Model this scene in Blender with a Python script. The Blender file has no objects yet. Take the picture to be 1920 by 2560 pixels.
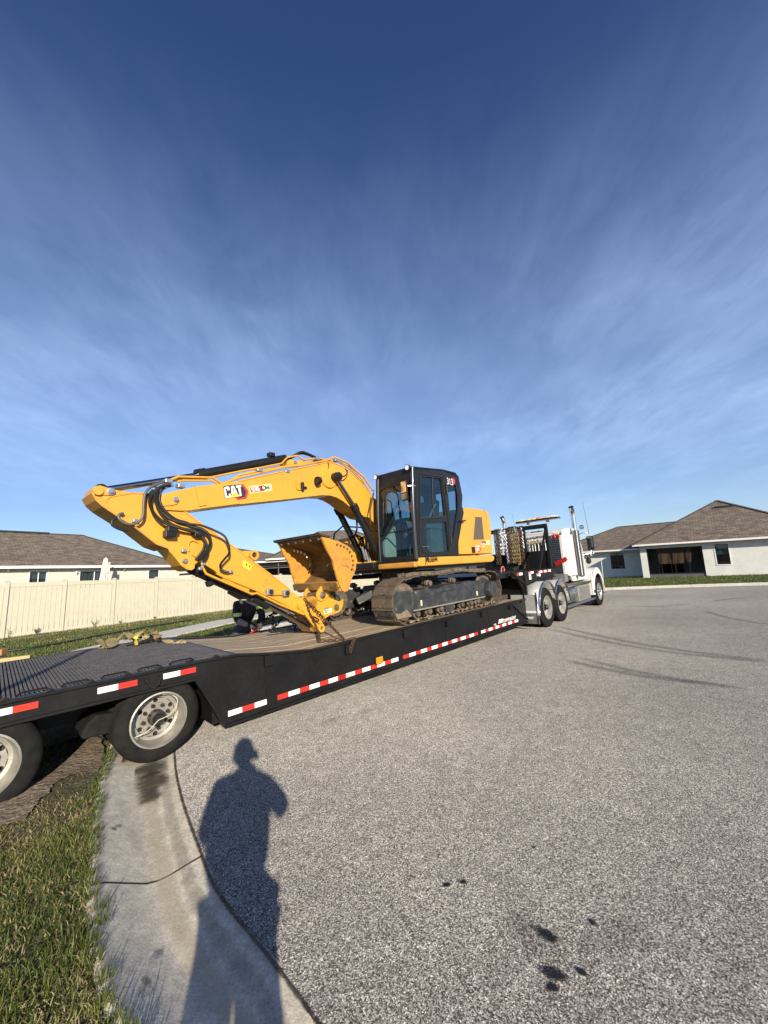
import bpy, math, random
import numpy as np
from mathutils import Matrix, Vector
random.seed(4)
rng = np.random.default_rng(7)
S = bpy.context.scene
COL = S.collection
PI = math.pi
rad = math.radians

# ---------------------------------------------------------------- camera
cd = bpy.data.cameras.new('camera')
cam = bpy.data.objects.new('camera', cd)
COL.objects.link(cam)
cd.sensor_fit = 'VERTICAL'
cd.sensor_height = 36.0
cd.lens = 36.0 * 961.0 / 2560.0
cd.clip_start = 0.02
cd.clip_end = 3000
CR, CU, CF = [0.997894, 0.009657, -0.06414], [0.064863, -0.148575, 0.986772], [0.0, 0.988854, 0.148889]
m = Matrix(((CR[0], CU[0], -CF[0], 0), (CR[1], CU[1], -CF[1], 0), (CR[2], CU[2], -CF[2], 1.65), (0, 0, 0, 1)))
cam.matrix_world = m
S.camera = cam
# ---------------------------------------------------------------- sun and sky
SUN_EL, SUN_AZ = 20.5, 159.5          # azimuth clockwise from +Y
sd = bpy.data.lights.new('sun', 'SUN')
sd.energy = 5.0
sd.angle = rad(0.55)
sd.color = (1.0, 0.89, 0.73)
sun = bpy.data.objects.new('sun', sd)
COL.objects.link(sun)
e, a = rad(SUN_EL), rad(SUN_AZ)
D = Vector((math.cos(e) * math.sin(a), math.cos(e) * math.cos(a), math.sin(e)))
sun.rotation_euler = D.to_track_quat('Z', 'Y').to_euler()
sun.location = D * 60
W = bpy.data.worlds.new('World')
S.world = W
W.use_nodes = True
nt = W.node_tree
nt.nodes.clear()
def wn(t, **k):
    n = nt.nodes.new(t)
    for q, v in k.items():
        setattr(n, q, v)
    return n
sky = wn('ShaderNodeTexSky', sky_type='NISHITA', sun_disc=False, sun_elevation=rad(SUN_EL), sun_rotation=rad(SUN_AZ),
         air_density=1.0, dust_density=0.25, ozone_density=4.0, altitude=10)
bg = wn('ShaderNodeBackground')
bg.inputs['Strength'].default_value = 0.08
wo = wn('ShaderNodeOutputWorld')
tc = wn('ShaderNodeTexCoord')
sp = wn('ShaderNodeSeparateXYZ')
nt.links.new(tc.outputs['Generated'], sp.inputs[0])
def wm(op, a_, b_=None, clamp=False):
    n = wn('ShaderNodeMath', operation=op)
    n.use_clamp = clamp
    for i, q in enumerate((a_, b_)):
        if q is None: continue
        if isinstance(q, (int, float)): n.inputs[i].default_value = q
        else: nt.links.new(q, n.inputs[i])
    return n.outputs[0]
# thin cirrus on a high flat layer: direction divided by its height
den = wm('ADD', wm('MAXIMUM', sp.outputs['Z'], 0.0), 0.16)
px_, py_ = wm('DIVIDE', sp.outputs['X'], den), wm('DIVIDE', sp.outputs['Y'], den)
cb = wn('ShaderNodeCombineXYZ')
nt.links.new(px_, cb.inputs[0]); nt.links.new(py_, cb.inputs[1])
def cirrus(scale, rot, stretch, detail, lo, hi, off=0.0, dist=0.4):
    mp = wn('ShaderNodeMapping')
    mp.inputs['Rotation'].default_value = (0, 0, rad(rot))
    mp.inputs['Scale'].default_value = (1.0, stretch, 1.0)
    mp.inputs['Location'].default_value = (off, off * .7, off)
    nt.links.new(cb.outputs[0], mp.inputs[0])
    n = wn('ShaderNodeTexNoise')
    n.inputs['Scale'].default_value = scale
    n.inputs['Detail'].default_value = detail
    n.inputs['Roughness'].default_value = 0.62
    n.inputs['Distortion'].default_value = dist
    nt.links.new(mp.outputs[0], n.inputs['Vector'])
    r = wn('ShaderNodeMapRange')
    r.inputs['From Min'].default_value = lo
    r.inputs['From Max'].default_value = hi
    nt.links.new(n.outputs['Fac'], r.inputs['Value'])
    r.clamp = True
    return r.outputs[0]
big = cirrus(0.8, 12, .9, 4, .30, .72, 3.1, .2)
fine = cirrus(4.2, -20, .55, 10, .28, .84, 7.7, .35)
fib = cirrus(15.0, 40, .35, 7, .34, .76, 1.3, .4)
cl = wm('MULTIPLY', big, wm('ADD', wm('MULTIPLY', fine, .62), wm('MULTIPLY', fib, .22)))
cl = wm('ADD', cl, wm('MULTIPLY', fine, .10), True)
fade = wn('ShaderNodeMapRange')
fade.inputs['From Min'].default_value = -0.02
fade.inputs['From Max'].default_value = 0.25
nt.links.new(sp.outputs['Z'], fade.inputs['Value'])
high = wn('ShaderNodeMapRange')       # the sheet thins out towards the zenith
high.inputs['From Min'].default_value = 0.45
high.inputs['From Max'].default_value = 0.84
high.inputs['To Min'].default_value = 1.0
high.inputs['To Max'].default_value = 0.0
nt.links.new(sp.outputs['Z'], high.inputs['Value'])
cl = wm('MULTIPLY', wm('MULTIPLY', cl, wm('ADD', wm('MULTIPLY', fade.outputs[0], .6), .4)), high.outputs[0])
hs = wn('ShaderNodeHueSaturation')
hs.inputs['Saturation'].default_value = 1.12
hs.inputs['Hue'].default_value = 0.514
nt.links.new(sky.outputs[0], hs.inputs['Color'])
mx = wn('ShaderNodeMix', data_type='RGBA')
mx.inputs['B'].default_value = (6.6, 8.9, 12.8, 1)
veil = wn('ShaderNodeMapRange')
veil.inputs['From Min'].default_value = 0.78
veil.inputs['From Max'].default_value = 0.30
veil.inputs['To Max'].default_value = 0.21
nt.links.new(sp.outputs['Z'], veil.inputs['Value'])
nt.links.new(wm('ADD', wm('MULTIPLY', cl, .46), veil.outputs[0]), mx.inputs['Factor'])
nt.links.new(hs.outputs[0], mx.inputs['A'])
nt.links.new(mx.outputs['Result'], bg.inputs['Color'])
nt.links.new(bg.outputs[0], wo.inputs[0])
S.view_settings.view_transform = 'Standard'
S.view_settings.look = 'None'
S.view_settings.exposure = 0.54
S.view_settings.gamma = 1.0
S.view_settings.use_curve_mapping = False
S.render.engine = 'CYCLES'

# ---------------------------------------------------------------- frames of reference (origin, azimuth, tilt)
def frame(o, az, tilt=0):
    a_, t_ = rad(az), rad(tilt)
    X = Vector((math.sin(a_) * math.cos(t_), math.cos(a_) * math.cos(t_), math.sin(t_)))
    Y = Vector((-math.cos(a_), math.sin(a_), 0))
    Z = X.cross(Y)
    return Matrix(((X.x, Y.x, Z.x, o[0]), (X.y, Y.y, Z.y, o[1]), (X.z, Y.z, Z.z, o[2]), (0, 0, 0, 1)))
FT = frame(*((-2.3273,3.8384,0.0),44.6,0.5))      # trailer
FU = frame(*((0.4402,8.4964,0.0459),40,0))      # excavator house
FK = frame(*((3.7294,9.6184,0.0),42.65,0))      # tractor truck
FF = frame(*((-13.0356,15.5785,0.1),41.3,-1.3))      # fence
FL = frame(*((-17.9188,19.8685,0.1),38,-1.4))      # house beyond the fence
FR = frame(*((16.4831,24.7659,0.1),130,-0.9))      # house across the street
FB = frame(*((-20.5694,36.6183,0.1),60,0))
FC = frame(*((-8.3034,28.828,0.1),80,0))
FG = Matrix.Identity(4)

# ---------------------------------------------------------------- materials
def mat(name, col, rough=.6, metal=0., col2=None, scale=4., detail=4., bump=0., bscale=40., spec=.5, coat=0., lo=.35, hi=.65, stretch=None, bdist=.02, col3=None, s3=1., lo3=.5, hi3=.7):
    M_ = bpy.data.materials.new(name)
    M_.use_nodes = True
    t = M_.node_tree
    b = t.nodes['Principled BSDF']
    b.inputs['Base Color'].default_value = (*col, 1)
    b.inputs['Roughness'].default_value = rough
    b.inputs['Metallic'].default_value = metal
    b.inputs['Specular IOR Level'].default_value = spec
    b.inputs['Coat Weight'].default_value = coat
    co = t.nodes.new('ShaderNodeTexCoord')
    vec = co.outputs['Object']
    if stretch:
        mp = t.nodes.new('ShaderNodeMapping')
        mp.inputs['Scale'].default_value = stretch
        t.links.new(vec, mp.inputs[0])
        vec = mp.outputs[0]
    def layer(base, c2, sc, l, h, det):
        n = t.nodes.new('ShaderNodeTexNoise')
        n.inputs['Scale'].default_value = sc
        n.inputs['Detail'].default_value = det
        n.inputs['Roughness'].default_value = .6
        t.links.new(vec, n.inputs['Vector'])
        r = t.nodes.new('ShaderNodeMapRange')
        r.inputs['From Min'].default_value = l
        r.inputs['From Max'].default_value = h
        t.links.new(n.outputs['Fac'], r.inputs['Value'])
        x = t.nodes.new('ShaderNodeMix')
        x.data_type = 'RGBA'
        t.links.new(r.outputs[0], x.inputs['Factor'])
        if isinstance(base, tuple): x.inputs['A'].default_value = (*base, 1)
        else: t.links.new(base, x.inputs['A'])
        x.inputs['B'].default_value = (*c2, 1)
        return x.outputs['Result']
    c = None
    if col2:
        c = layer(col, col2, scale, lo, hi, detail)
    if col3:
        c = layer(c, col3, s3, lo3, hi3, 6)
    if c is not None:
        t.links.new(c, b.inputs['Base Color'])
    if bump:
        n = t.nodes.new('ShaderNodeTexNoise')
        n.inputs['Scale'].default_value = bscale
        n.inputs['Detail'].default_value = 4
        t.links.new(vec, n.inputs['Vector'])
        u = t.nodes.new('ShaderNodeBump')
        u.inputs['Strength'].default_value = bump
        u.inputs['Distance'].default_value = bdist
        t.links.new(n.outputs['Fac'], u.inputs['Height'])
        t.links.new(u.outputs[0], b.inputs['Normal'])
    return M_
def glass(name, tint, rough=.02, opac=0.):
    M_ = bpy.data.materials.new(name)
    M_.use_nodes = True
    t = M_.node_tree
    t.nodes.clear()
    o = t.nodes.new('ShaderNodeOutputMaterial')
    tr = t.nodes.new('ShaderNodeBsdfTransparent')
    tr.inputs[0].default_value = (*tint, 1)
    g = t.nodes.new('ShaderNodeBsdfGlossy')
    g.inputs['Roughness'].default_value = rough
    g.inputs['Color'].default_value = (.9, .95, 1, 1)
    lw = t.nodes.new('ShaderNodeLayerWeight')
    lw.inputs['Blend'].default_value = .5
    f = t.nodes.new('ShaderNodeMath')
    f.operation = 'POWER'
    f.inputs[1].default_value = 5
    t.links.new(lw.outputs['Facing'], f.inputs[0])
    x = t.nodes.new('ShaderNodeMixShader')
    ad = t.nodes.new('ShaderNodeMath')
    ad.operation = 'ADD'
    ad.inputs[1].default_value = opac
    t.links.new(f.outputs[0], ad.inputs[0])
    t.links.new(ad.outputs[0], x.inputs[0])
    t.links.new(tr.outputs[0], x.inputs[1])
    t.links.new(g.outputs[0], x.inputs[2])
    t.links.new(x.outputs[0], o.inputs[0])
    return M_
YEL = mat('yellow_paint', (.67, .330, .033), .42, col2=(.62, .30, .030), scale=1.5, coat=.2, bump=.05, bscale=25, col3=(.42, .23, .06), s3=5, lo3=.60, hi3=.82)
YELD = mat('yellow_paint_worn', (.54, .265, .035), .55, col2=(.36, .19, .06), scale=3.2, lo=.46, hi=.8, bump=.15, bscale=30, bdist=.006, col3=(.16, .10, .05), s3=11, lo3=.58, hi3=.75)
BLK = mat('black_paint', (.010, .010, .0115), .38, spec=.35, col2=(.016, .0155, .015), scale=6, bump=.05, bscale=60)
BLKT = mat('black_trailer_paint', (.009, .009, .0098), .45, spec=.28, col2=(.016, .0155, .0155), scale=2.2, bump=.08, bscale=7, bdist=.01, col3=(.035, .033, .030), s3=13, lo3=.66, hi3=.82)
RUB = mat('tyre_rubber', (.008, .0078, .0075), .85, col2=(.017, .016, .015), scale=9, bump=.25, bscale=70, bdist=.004, spec=.18)
HOSE = mat('hose_rubber', (.018, .018, .018), .5, bump=.1)
CHR = mat('chrome', (.75, .76, .78), .12, 1.)
ALU = mat('aluminium', (.62, .62, .61), .34, 1., col2=(.42, .42, .40), scale=7, bump=.08, bscale=40)
ALUD = mat('dull_aluminium_rim', (.42, .40, .35), .5, .55, col2=(.30, .28, .24), scale=9, bump=.1, bscale=40)
STEEL = mat('dark_steel', (.09, .088, .085), .45, .8, col2=(.05, .048, .045), scale=8, bump=.1)
ROD = mat('polished_rod', (.38, .37, .36), .18, 1.)
TRK = mat('track_steel', (.17, .135, .10), .62, .35, col2=(.10, .08, .062), scale=5, bump=.4, bscale=30, bdist=.006, col3=(.27, .20, .13), s3=9, lo3=.5, hi3=.7)
TRKF = mat('muddy_track_frame', (.03, .034, .037), .5, .1, col2=(.075, .075, .07), scale=7, lo=.45, hi=.7, bump=.2, bscale=40, bdist=.004, col3=(.26, .22, .17), s3=6, lo3=.62, hi3=.72)
MUD = mat('dried_mud', (.25, .19, .125), .95, col2=(.15, .11, .075), scale=14, bump=.9, bscale=45, bdist=.02)
RUST = mat('rusty_steel', (.13, .065, .035), .75, .4, col2=(.07, .045, .03), scale=30, bump=.3)
GOLD = mat('yellow_chromate_chain', (.25, .19, .085), .5, .5, col2=(.13, .10, .05), scale=25)
GALV = mat('galvanised_steel', (.42, .45, .50), .4, .7, col2=(.28, .30, .34), scale=25)
WHT = mat('white_truck_paint', (.74, .73, .69), .3, coat=.4, col2=(.66, .645, .60), scale=3, col3=(.42, .39, .33), s3=5, lo3=.64, hi3=.8)
WTAPE = mat('white_reflective_tape', (.86, .85, .82), .42, bump=.1, bscale=200)
RTAPE = mat('red_reflective_tape', (.62, .03, .018), .42, bump=.15, bscale=160)
REDL = mat('red_lens', (.42, .012, .012), .15, coat=.6)
AMB = mat('amber_lens', (.85, .26, .01), .18, coat=.6)
AMBW = mat('amber_clear_lens', (.90, .66, .22), .2, coat=.6)
GLS = glass('cab_glass', (.50, .66, .70), .015, .06)
GLSD = glass('cab_glass_dark', (.20, .27, .32), .015, .07)
WGL = mat('window_glass_dark', (.02, .023, .026), .06, spec=.8)
SCR = glass('insect_screen', (.42, .42, .43), .6, .0)
DARK = mat('interior_black', (.02, .02, .022), .7)
GREYI = mat('interior_grey', (.22, .225, .22), .7, col2=(.15, .155, .16), scale=6)
HIV = mat('hi_vis_green_tape', (.50, .72, .12), .5)
SILV = mat('reflective_silver', (.72, .75, .74), .4)
JKT = mat('black_jacket', (.012, .011, .015), .8, col2=(.022, .018, .026), scale=14, bump=.6, bscale=14, bdist=.04)
TROU = mat('grey_trousers', (.085, .08, .075), .9, col2=(.055, .052, .05), scale=12, bump=.6, bscale=12, bdist=.03)
GLOVE = mat('cream_work_glove', (.72, .66, .45), .8, col2=(.55, .50, .32), scale=25, bump=.4, bscale=60, bdist=.01)
SKIN = mat('skin', (.38, .20, .13), .55)
REDP = mat('red_paint', (.45, .02, .015), .4)
WEB = mat('olive_yellow_webbing', (.42, .33, .15), .75, col2=(.24, .18, .07), scale=16, bump=.3, bscale=150, bdist=.003)
WEBY = mat('bright_yellow_webbing', (.52, .43, .07), .7)
WOOD = mat('weathered_deck_wood', (.44, .345, .22), .8, col2=(.30, .235, .155), scale=2.2, stretch=(1.0, 22, 8), detail=6, bump=.35, bscale=3, bdist=.006, col3=(.17, .13, .09), s3=1.1, lo3=.52, hi3=.66)
GRAT = mat('worn_black_grating', (.10, .092, .085), .7, .1, col2=(.15, .135, .12), scale=9, bump=.2, col3=(.15, .125, .10), s3=4, lo3=.58, hi3=.78)
LUMB = mat('raw_pine_lumber', (.62, .42, .20), .7, col2=(.50, .32, .14), scale=3, stretch=(1, 14, 14), bump=.1)
STUC = mat('cream_stucco', (.56, .53, .46), .9, col2=(.53, .50, .43), scale=3, bump=.25, bscale=90, bdist=.006)
STUW = mat('white_stucco', (.62, .62, .58), .9, col2=(.58, .585, .545), scale=2, bump=.25, bscale=90, bdist=.006)
TRIM = mat('white_trim', (.72, .71, .68), .5)
VINYL = mat('beige_vinyl', (.48, .455, .355), .42, col2=(.46, .435, .335), scale=1.2, bump=.03, bscale=12)
CURT = mat('pale_curtain', (.55, .55, .44), .9, col2=(.40, .42, .33), scale=9, stretch=(6, 1, .15))
CLOTH = mat('tan_shade_cloth', (.36, .245, .15), .9, col2=(.31, .205, .12), scale=6, bump=.3, bscale=8, bdist=.04)
UMB = mat('cream_umbrella_fabric', (.72, .66, .52), .9, bump=.1, bscale=20)
CONC = None
def speckle(M_, scale, lo, hi, l=.35, h=.65, det=3, bump=0.):
    """multiply the base colour by a fine grain"""
    t = M_.node_tree; b = t.nodes['Principled BSDF']
    co = t.nodes.new('ShaderNodeTexCoord')
    n = t.nodes.new('ShaderNodeTexNoise')
    n.inputs['Scale'].default_value = scale; n.inputs['Detail'].default_value = det; n.inputs['Roughness'].default_value = .7
    t.links.new(co.outputs['Object'], n.inputs['Vector'])
    r = t.nodes.new('ShaderNodeMapRange')
    r.inputs['From Min'].default_value = l; r.inputs['From Max'].default_value = h
    r.inputs['To Min'].default_value = lo; r.inputs['To Max'].default_value = hi
    t.links.new(n.outputs['Fac'], r.inputs['Value'])
    x = t.nodes.new('ShaderNodeMix'); x.data_type = 'RGBA'; x.blend_type = 'MULTIPLY'; x.inputs['Factor'].default_value = 1
    s_ = b.inputs['Base Color']
    if s_.links: t.links.new(s_.links[0].from_socket, x.inputs['A'])
    else: x.inputs['A'].default_value = s_.default_value
    t.links.new(r.outputs[0], x.inputs['B']); t.links.new(x.outputs['Result'], s_)
    return M_
def shingle():
    M_ = mat('asphalt_shingle_roof', (.13, .105, .085), .95)
    t = M_.node_tree
    b = t.nodes['Principled BSDF']
    uv = t.nodes.new('ShaderNodeUVMap')
    br = t.nodes.new('ShaderNodeTexBrick')
    br.inputs['Scale'].default_value = 1.0
    br.inputs['Brick Width'].default_value = .30
    br.inputs['Row Height'].default_value = .14
    br.inputs['Mortar Size'].default_value = .012
    br.inputs['Mortar Smooth'].default_value = .3
    br.inputs['Bias'].default_value = -.1
    br.inputs['Color1'].default_value = (.215, .170, .130, 1)
    br.inputs['Color2'].default_value = (.105, .084, .068, 1)
    br.inputs['Mortar'].default_value = (.055, .045, .038, 1)
    n = t.nodes.new('ShaderNodeTexNoise')
    n.inputs['Scale'].default_value = 3.5
    n.inputs['Detail'].default_value = 7
    n.inputs['Roughness'].default_value = .75
    dm = t.nodes.new('ShaderNodeVectorMath')
    dm.operation = 'MULTIPLY_ADD'
    dm.inputs[1].default_value = (.12, .05, 0)
    t.links.new(uv.outputs[0], n.inputs['Vector'])
    t.links.new(n.outputs['Color'], dm.inputs[0])
    t.links.new(uv.outputs[0], dm.inputs[2])
    t.links.new(dm.outputs[0], br.inputs['Vector'])
    mxx = t.nodes.new('ShaderNodeMix')
    mxx.data_type = 'RGBA'
    mxx.blend_type = 'MULTIPLY'
    mxx.inputs['Factor'].default_value = .8
    rr = t.nodes.new('ShaderNodeMapRange')
    rr.inputs['From Min'].default_value = .35
    rr.inputs['From Max'].default_value = .65
    rr.inputs['To Min'].default_value = .6
    rr.inputs['To Max'].default_value = 1.3
    t.links.new(n.outputs['Fac'], rr.inputs['Value'])
    t.links.new(br.outputs['Color'], mxx.inputs['A'])
    t.links.new(rr.outputs[0], mxx.inputs['B'])
    t.links.new(mxx.outputs['Result'], b.inputs['Base Color'])
    u = t.nodes.new('ShaderNodeBump')
    u.inputs['Strength'].default_value = .5
    u.inputs['Distance'].default_value = .02
    t.links.new(br.outputs['Color'], u.inputs['Height'])
    t.links.new(u.outputs[0], b.inputs['Normal'])
    return M_
SHIN = shingle()
def diamond():
    M_ = mat('diamond_plate', (.60, .60, .57), .3, .9)
    t = M_.node_tree
    b = t.nodes['Principled BSDF']
    co = t.nodes.new('ShaderNodeTexCoord')
    v = t.nodes.new('ShaderNodeTexVoronoi')
    v.inputs['Scale'].default_value = 38
    v.inputs['Randomness'].default_value = .12
    t.links.new(co.outputs['Object'], v.inputs['Vector'])
    r = t.nodes.new('ShaderNodeMapRange')
    r.inputs['From Min'].default_value = .15
    r.inputs['From Max'].default_value = .55
    r.inputs['To Min'].default_value = 1.
    r.inputs['To Max'].default_value = .35
    t.links.new(v.outputs['Distance'], r.inputs['Value'])
    x = t.nodes.new('ShaderNodeMix')
    x.data_type = 'RGBA'
    x.inputs['A'].default_value = (.22, .22, .21, 1)
    x.inputs['B'].default_value = (.66, .66, .63, 1)
    t.links.new(r.outputs[0], x.inputs['Factor'])
    t.links.new(x.outputs['Result'], b.inputs['Base Color'])
    u = t.nodes.new('ShaderNodeBump')
    u.inputs['Strength'].default_value = .6
    u.inputs['Distance'].default_value = .01
    t.links.new(r.outputs[0], u.inputs['Height'])
    t.links.new(u.outputs[0], b.inputs['Normal'])
    return M_
DIA = diamond()
DIA.node_tree.nodes['Principled BSDF'].inputs['Metallic'].default_value = .35
DIA.node_tree.nodes['Principled BSDF'].inputs['Roughness'].default_value = .45
BKT = mat('bucket_inner_shaded_steel', (.20, .115, .04), .6, .2, col2=(.11, .07, .035), scale=3, bump=.2, bscale=20, bdist=.008, col3=(.36, .20, .05), s3=2.2, lo3=.5, hi3=.7)  # worn brown steel, colour darkened for the shade inside the bucket

# ---------------------------------------------------------------- mesh builders
class MB:
    def __init__(s):
        s.v, s.f, s.mi, s.cur, s.uv = [], [], [], 0, None
    def add(s, vs, fs):
        n = len(s.v)
        s.v += [tuple(q) for q in vs]
        for f in fs:
            s.f.append(tuple(n + i for i in f)); s.mi.append(s.cur)
        return s
    def m(s, i): s.cur = i; return s
    def box(s, x0, x1, y0, y1, z0, z1):
        return s.add([(x0,y0,z0),(x1,y0,z0),(x1,y1,z0),(x0,y1,z0),(x0,y0,z1),(x1,y0,z1),(x1,y1,z1),(x0,y1,z1)],
                     [(0,3,2,1),(4,5,6,7),(0,1,5,4),(1,2,6,5),(2,3,7,6),(3,0,4,7)])
    def _pr(s, poly, fn, c0, c1):
        A = sum(poly[i][0]*poly[(i+1)%len(poly)][1]-poly[(i+1)%len(poly)][0]*poly[i][1] for i in range(len(poly)))
        if A < 0: poly = poly[::-1]
        n = len(poly)
        vs = [fn(p, c0) for p in poly] + [fn(p, c1) for p in poly]
        return s.add(vs, [tuple(range(n)), tuple(range(2*n-1, n-1, -1))] + [(i, n+i, n+(i+1)%n, (i+1)%n) for i in range(n)])
    def pxz(s, poly, y0, y1): return s._pr(poly, lambda p, c: (p[0], c, p[1]), min(y0,y1), max(y0,y1))
    def pyz(s, poly, x0, x1): return s._pr(poly, lambda p, c: (c, p[0], p[1]), max(x0,x1), min(x0,x1))
    def pxy(s, poly, z0, z1): return s._pr(poly, lambda p, c: (p[0], p[1], c), max(z0,z1), min(z0,z1))
    def tube(s, path, r, seg=8, closed=False, cap=True):
        P = [Vector(p) for p in path]
        n = len(P)
        rs = r if isinstance(r, (list, tuple)) else [r]*n
        vs, fs = [], []
        ref = None
        for i in range(n):
            if closed: d = (P[(i+1)%n]-P[i-1])
            elif i == 0: d = P[1]-P[0]
            elif i == n-1: d = P[-1]-P[-2]
            else: d = (P[i+1]-P[i]).normalized()+(P[i]-P[i-1]).normalized()
            d = d.normalized() if d.length > 1e-9 else Vector((0,0,1))
            if ref is None:
                ref = Vector((0,0,1)) if abs(d.z) < .9 else Vector((1,0,0))
                ref = (ref - d*ref.dot(d)).normalized()
            else:
                q = ref - d*ref.dot(d)
                ref = q.normalized() if q.length > 1e-6 else ref
            b = d.cross(ref)
            for k in range(seg):
                t = 2*PI*k/seg
                vs.append(P[i] + (ref*math.cos(t)+b*math.sin(t))*rs[i])
        for i in range(n if closed else n-1):
            for k in range(seg):
                j = (i+1) % n
                fs.append((i*seg+k, i*seg+(k+1)%seg, j*seg+(k+1)%seg, j*seg+k))
        if cap and not closed:
            fs.append(tuple(range(seg-1, -1, -1)))
            fs.append(tuple((n-1)*seg+k for k in range(seg)))
        return s.add(vs, fs)
    def beam(s, p0, p1, w, h, up=(0,0,1)):
        p0, p1 = Vector(p0), Vector(p1)
        d = (p1-p0).normalized()
        u = Vector(up)
        u = (u-d*u.dot(d))
        if u.length < 1e-5: u = Vector((1,0,0)); u = u-d*u.dot(d)
        u.normalize()
        l = d.cross(u)
        vs = [p+l*a*w/2+u*b*h/2 for p in (p0, p1) for a, b in ((-1,-1),(1,-1),(1,1),(-1,1))]
        return s.add(vs, [(3,2,1,0),(4,5,6,7),(0,1,5,4),(1,2,6,5),(2,3,7,6),(3,0,4,7)])
    def lathe(s, prof, c, ax='y', seg=32, sgn=1):
        vs, fs = [], []
        for r, h in prof:
            for k in range(seg):
                t = 2*PI*k/seg
                a_, b_ = r*math.cos(t), r*math.sin(t)
                vs.append({'y': (c[0]+a_, c[1]+h*sgn, c[2]+b_), 'x': (c[0]+h*sgn, c[1]+a_, c[2]+b_), 'z': (c[0]+a_, c[1]+b_, c[2]+h*sgn)}[ax])
        for i in range(len(prof)-1):
            for k in range(seg):
                fs.append((i*seg+k, i*seg+(k+1)%seg, (i+1)*seg+(k+1)%seg, (i+1)*seg+k))
        return s.add(vs, fs)
    def ell(s, c, rx, ry, rz, seg=12, rings=8):
        vs, fs = [], []
        for i in range(rings+1):
            p = PI*i/rings
            for k in range(seg):
                t = 2*PI*k/seg
                vs.append((c[0]+rx*math.sin(p)*math.cos(t), c[1]+ry*math.sin(p)*math.sin(t), c[2]+rz*math.cos(p)))
        for i in range(rings):
            for k in range(seg):
                fs.append((i*seg+k, (i+1)*seg+k, (i+1)*seg+(k+1)%seg, i*seg+(k+1)%seg))
        return s.add(vs, fs)
    def chain(s, path, pitch=.05, r=.006, wide=.017, seg=4, ns=10):
        P = [Vector(p) for p in path]
        L = [0]
        for i in range(len(P)-1): L.append(L[-1]+(P[i+1]-P[i]).length)
        n = max(1, int(L[-1]/pitch))
        def at(d):
            for i in range(len(P)-1):
                if d <= L[i+1] or i == len(P)-2:
                    k = (d-L[i])/max(1e-9, L[i+1]-L[i]); return P[i].lerp(P[i+1], k), (P[i+1]-P[i]).normalized()
        for q in range(n):
            c, d = at((q+.5)*pitch)
            ref = Vector((0,0,1)) if abs(d.z) < .8 else Vector((1,0,0))
            u = (ref-d*ref.dot(d)).normalized(); w = d.cross(u)
            if q % 2: u = w
            u = (u + w*.35*random.uniform(-1,1)).normalized(); u=(u-d*u.dot(d)).normalized()
            pts = []
            hl = pitch*.68
            for k in range(ns):
                t = 2*PI*k/ns
                cx = math.cos(t)
                pts.append(c + d*(math.copysign(hl-wide, cx)*(abs(cx) > .15) + wide*cx) + u*wide*math.sin(t))
            s.tube(pts, r, seg, closed=True)
        return s
    def grid(s, pts, uvs=None):
        R, Cn = len(pts), len(pts[0])
        return s.add([p for row in pts for p in row], [(i*Cn+j, i*Cn+j+1, (i+1)*Cn+j+1, (i+1)*Cn+j) for i in range(R-1) for j in range(Cn-1)])
    def obj(s, name, mats, parent=None, base=(0,0,0), smooth=None, bevel=0, bseg=2):
        me = bpy.data.meshes.new(name)
        me.from_pydata([(v[0]-base[0], v[1]-base[1], v[2]-base[2]) for v in s.v], [], s.f)
        for q in (mats if isinstance(mats, (list, tuple)) else [mats]): me.materials.append(q)
        if any(s.mi): me.polygons.foreach_set('material_index', s.mi)
        me.validate()
        if smooth is not None:
            me.polygons.foreach_set('use_smooth', [True]*len(me.polygons))
            me.update()
            me.set_sharp_from_angle(angle=rad(smooth))
        o = bpy.data.objects.new(name, me)
        COL.objects.link(o)
        if parent: o.parent = parent
        if bevel:
            bm_ = o.modifiers.new('bevel', 'BEVEL'); bm_.width = bevel; bm_.segments = bseg; bm_.limit_method = 'ANGLE'; bm_.angle_limit = rad(35)
        return o

class TH:
    """a top-level thing: an Empty at its base, parts built in the frame's own coordinates"""
    def __init__(s, name, label, cat, fr, base=(0,0,0), group=None):
        s.e = bpy.data.objects.new(name, None)
        s.e.empty_display_size = .2
        COL.objects.link(s.e)
        s.b = base
        s.e.matrix_world = fr @ Matrix.Translation(base)
        s.e['label'] = label; s.e['category'] = cat
        if group: s.e['group'] = group
    def p(s, name, mb, mats, parent=None, **k):
        return mb.obj(name, mats, parent or s.e, s.b, **k)
    def text(s, name, txt, size, pos, mats, xd=(1,0,0), up=(0,0,1), parent=None, ext=.001, off=0., shear=0., sx=1., align='LEFT', space=1.):
        c = bpy.data.curves.new(name, 'FONT')
        c.body = txt; c.size = size; c.extrude = ext; c.offset = off; c.shear = shear; c.align_x = align; c.space_character = space
        c.resolution_u = 3
        o = bpy.data.objects.new(name+'_tmp', c)
        COL.objects.link(o)
        me = bpy.data.meshes.new_from_object(o.evaluated_get(bpy.context.evaluated_depsgraph_get()))
        COL.objects.unlink(o); bpy.data.objects.remove(o)
        me.name = name
        me.materials.clear(); me.materials.append(mats)
        n = bpy.data.objects.new(name, me)
        COL.objects.link(n)
        n.parent = parent or s.e
        x, u = Vector(xd).normalized(), Vector(up).normalized()
        w = x.cross(u)
        p = Vector(pos)-Vector(s.b)
        n.matrix_local = Matrix(((x.x*sx,u.x,w.x,p.x),(x.y*sx,u.y,w.y,p.y),(x.z*sx,u.z,w.z,p.z),(0,0,0,1)))
        return n
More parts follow.
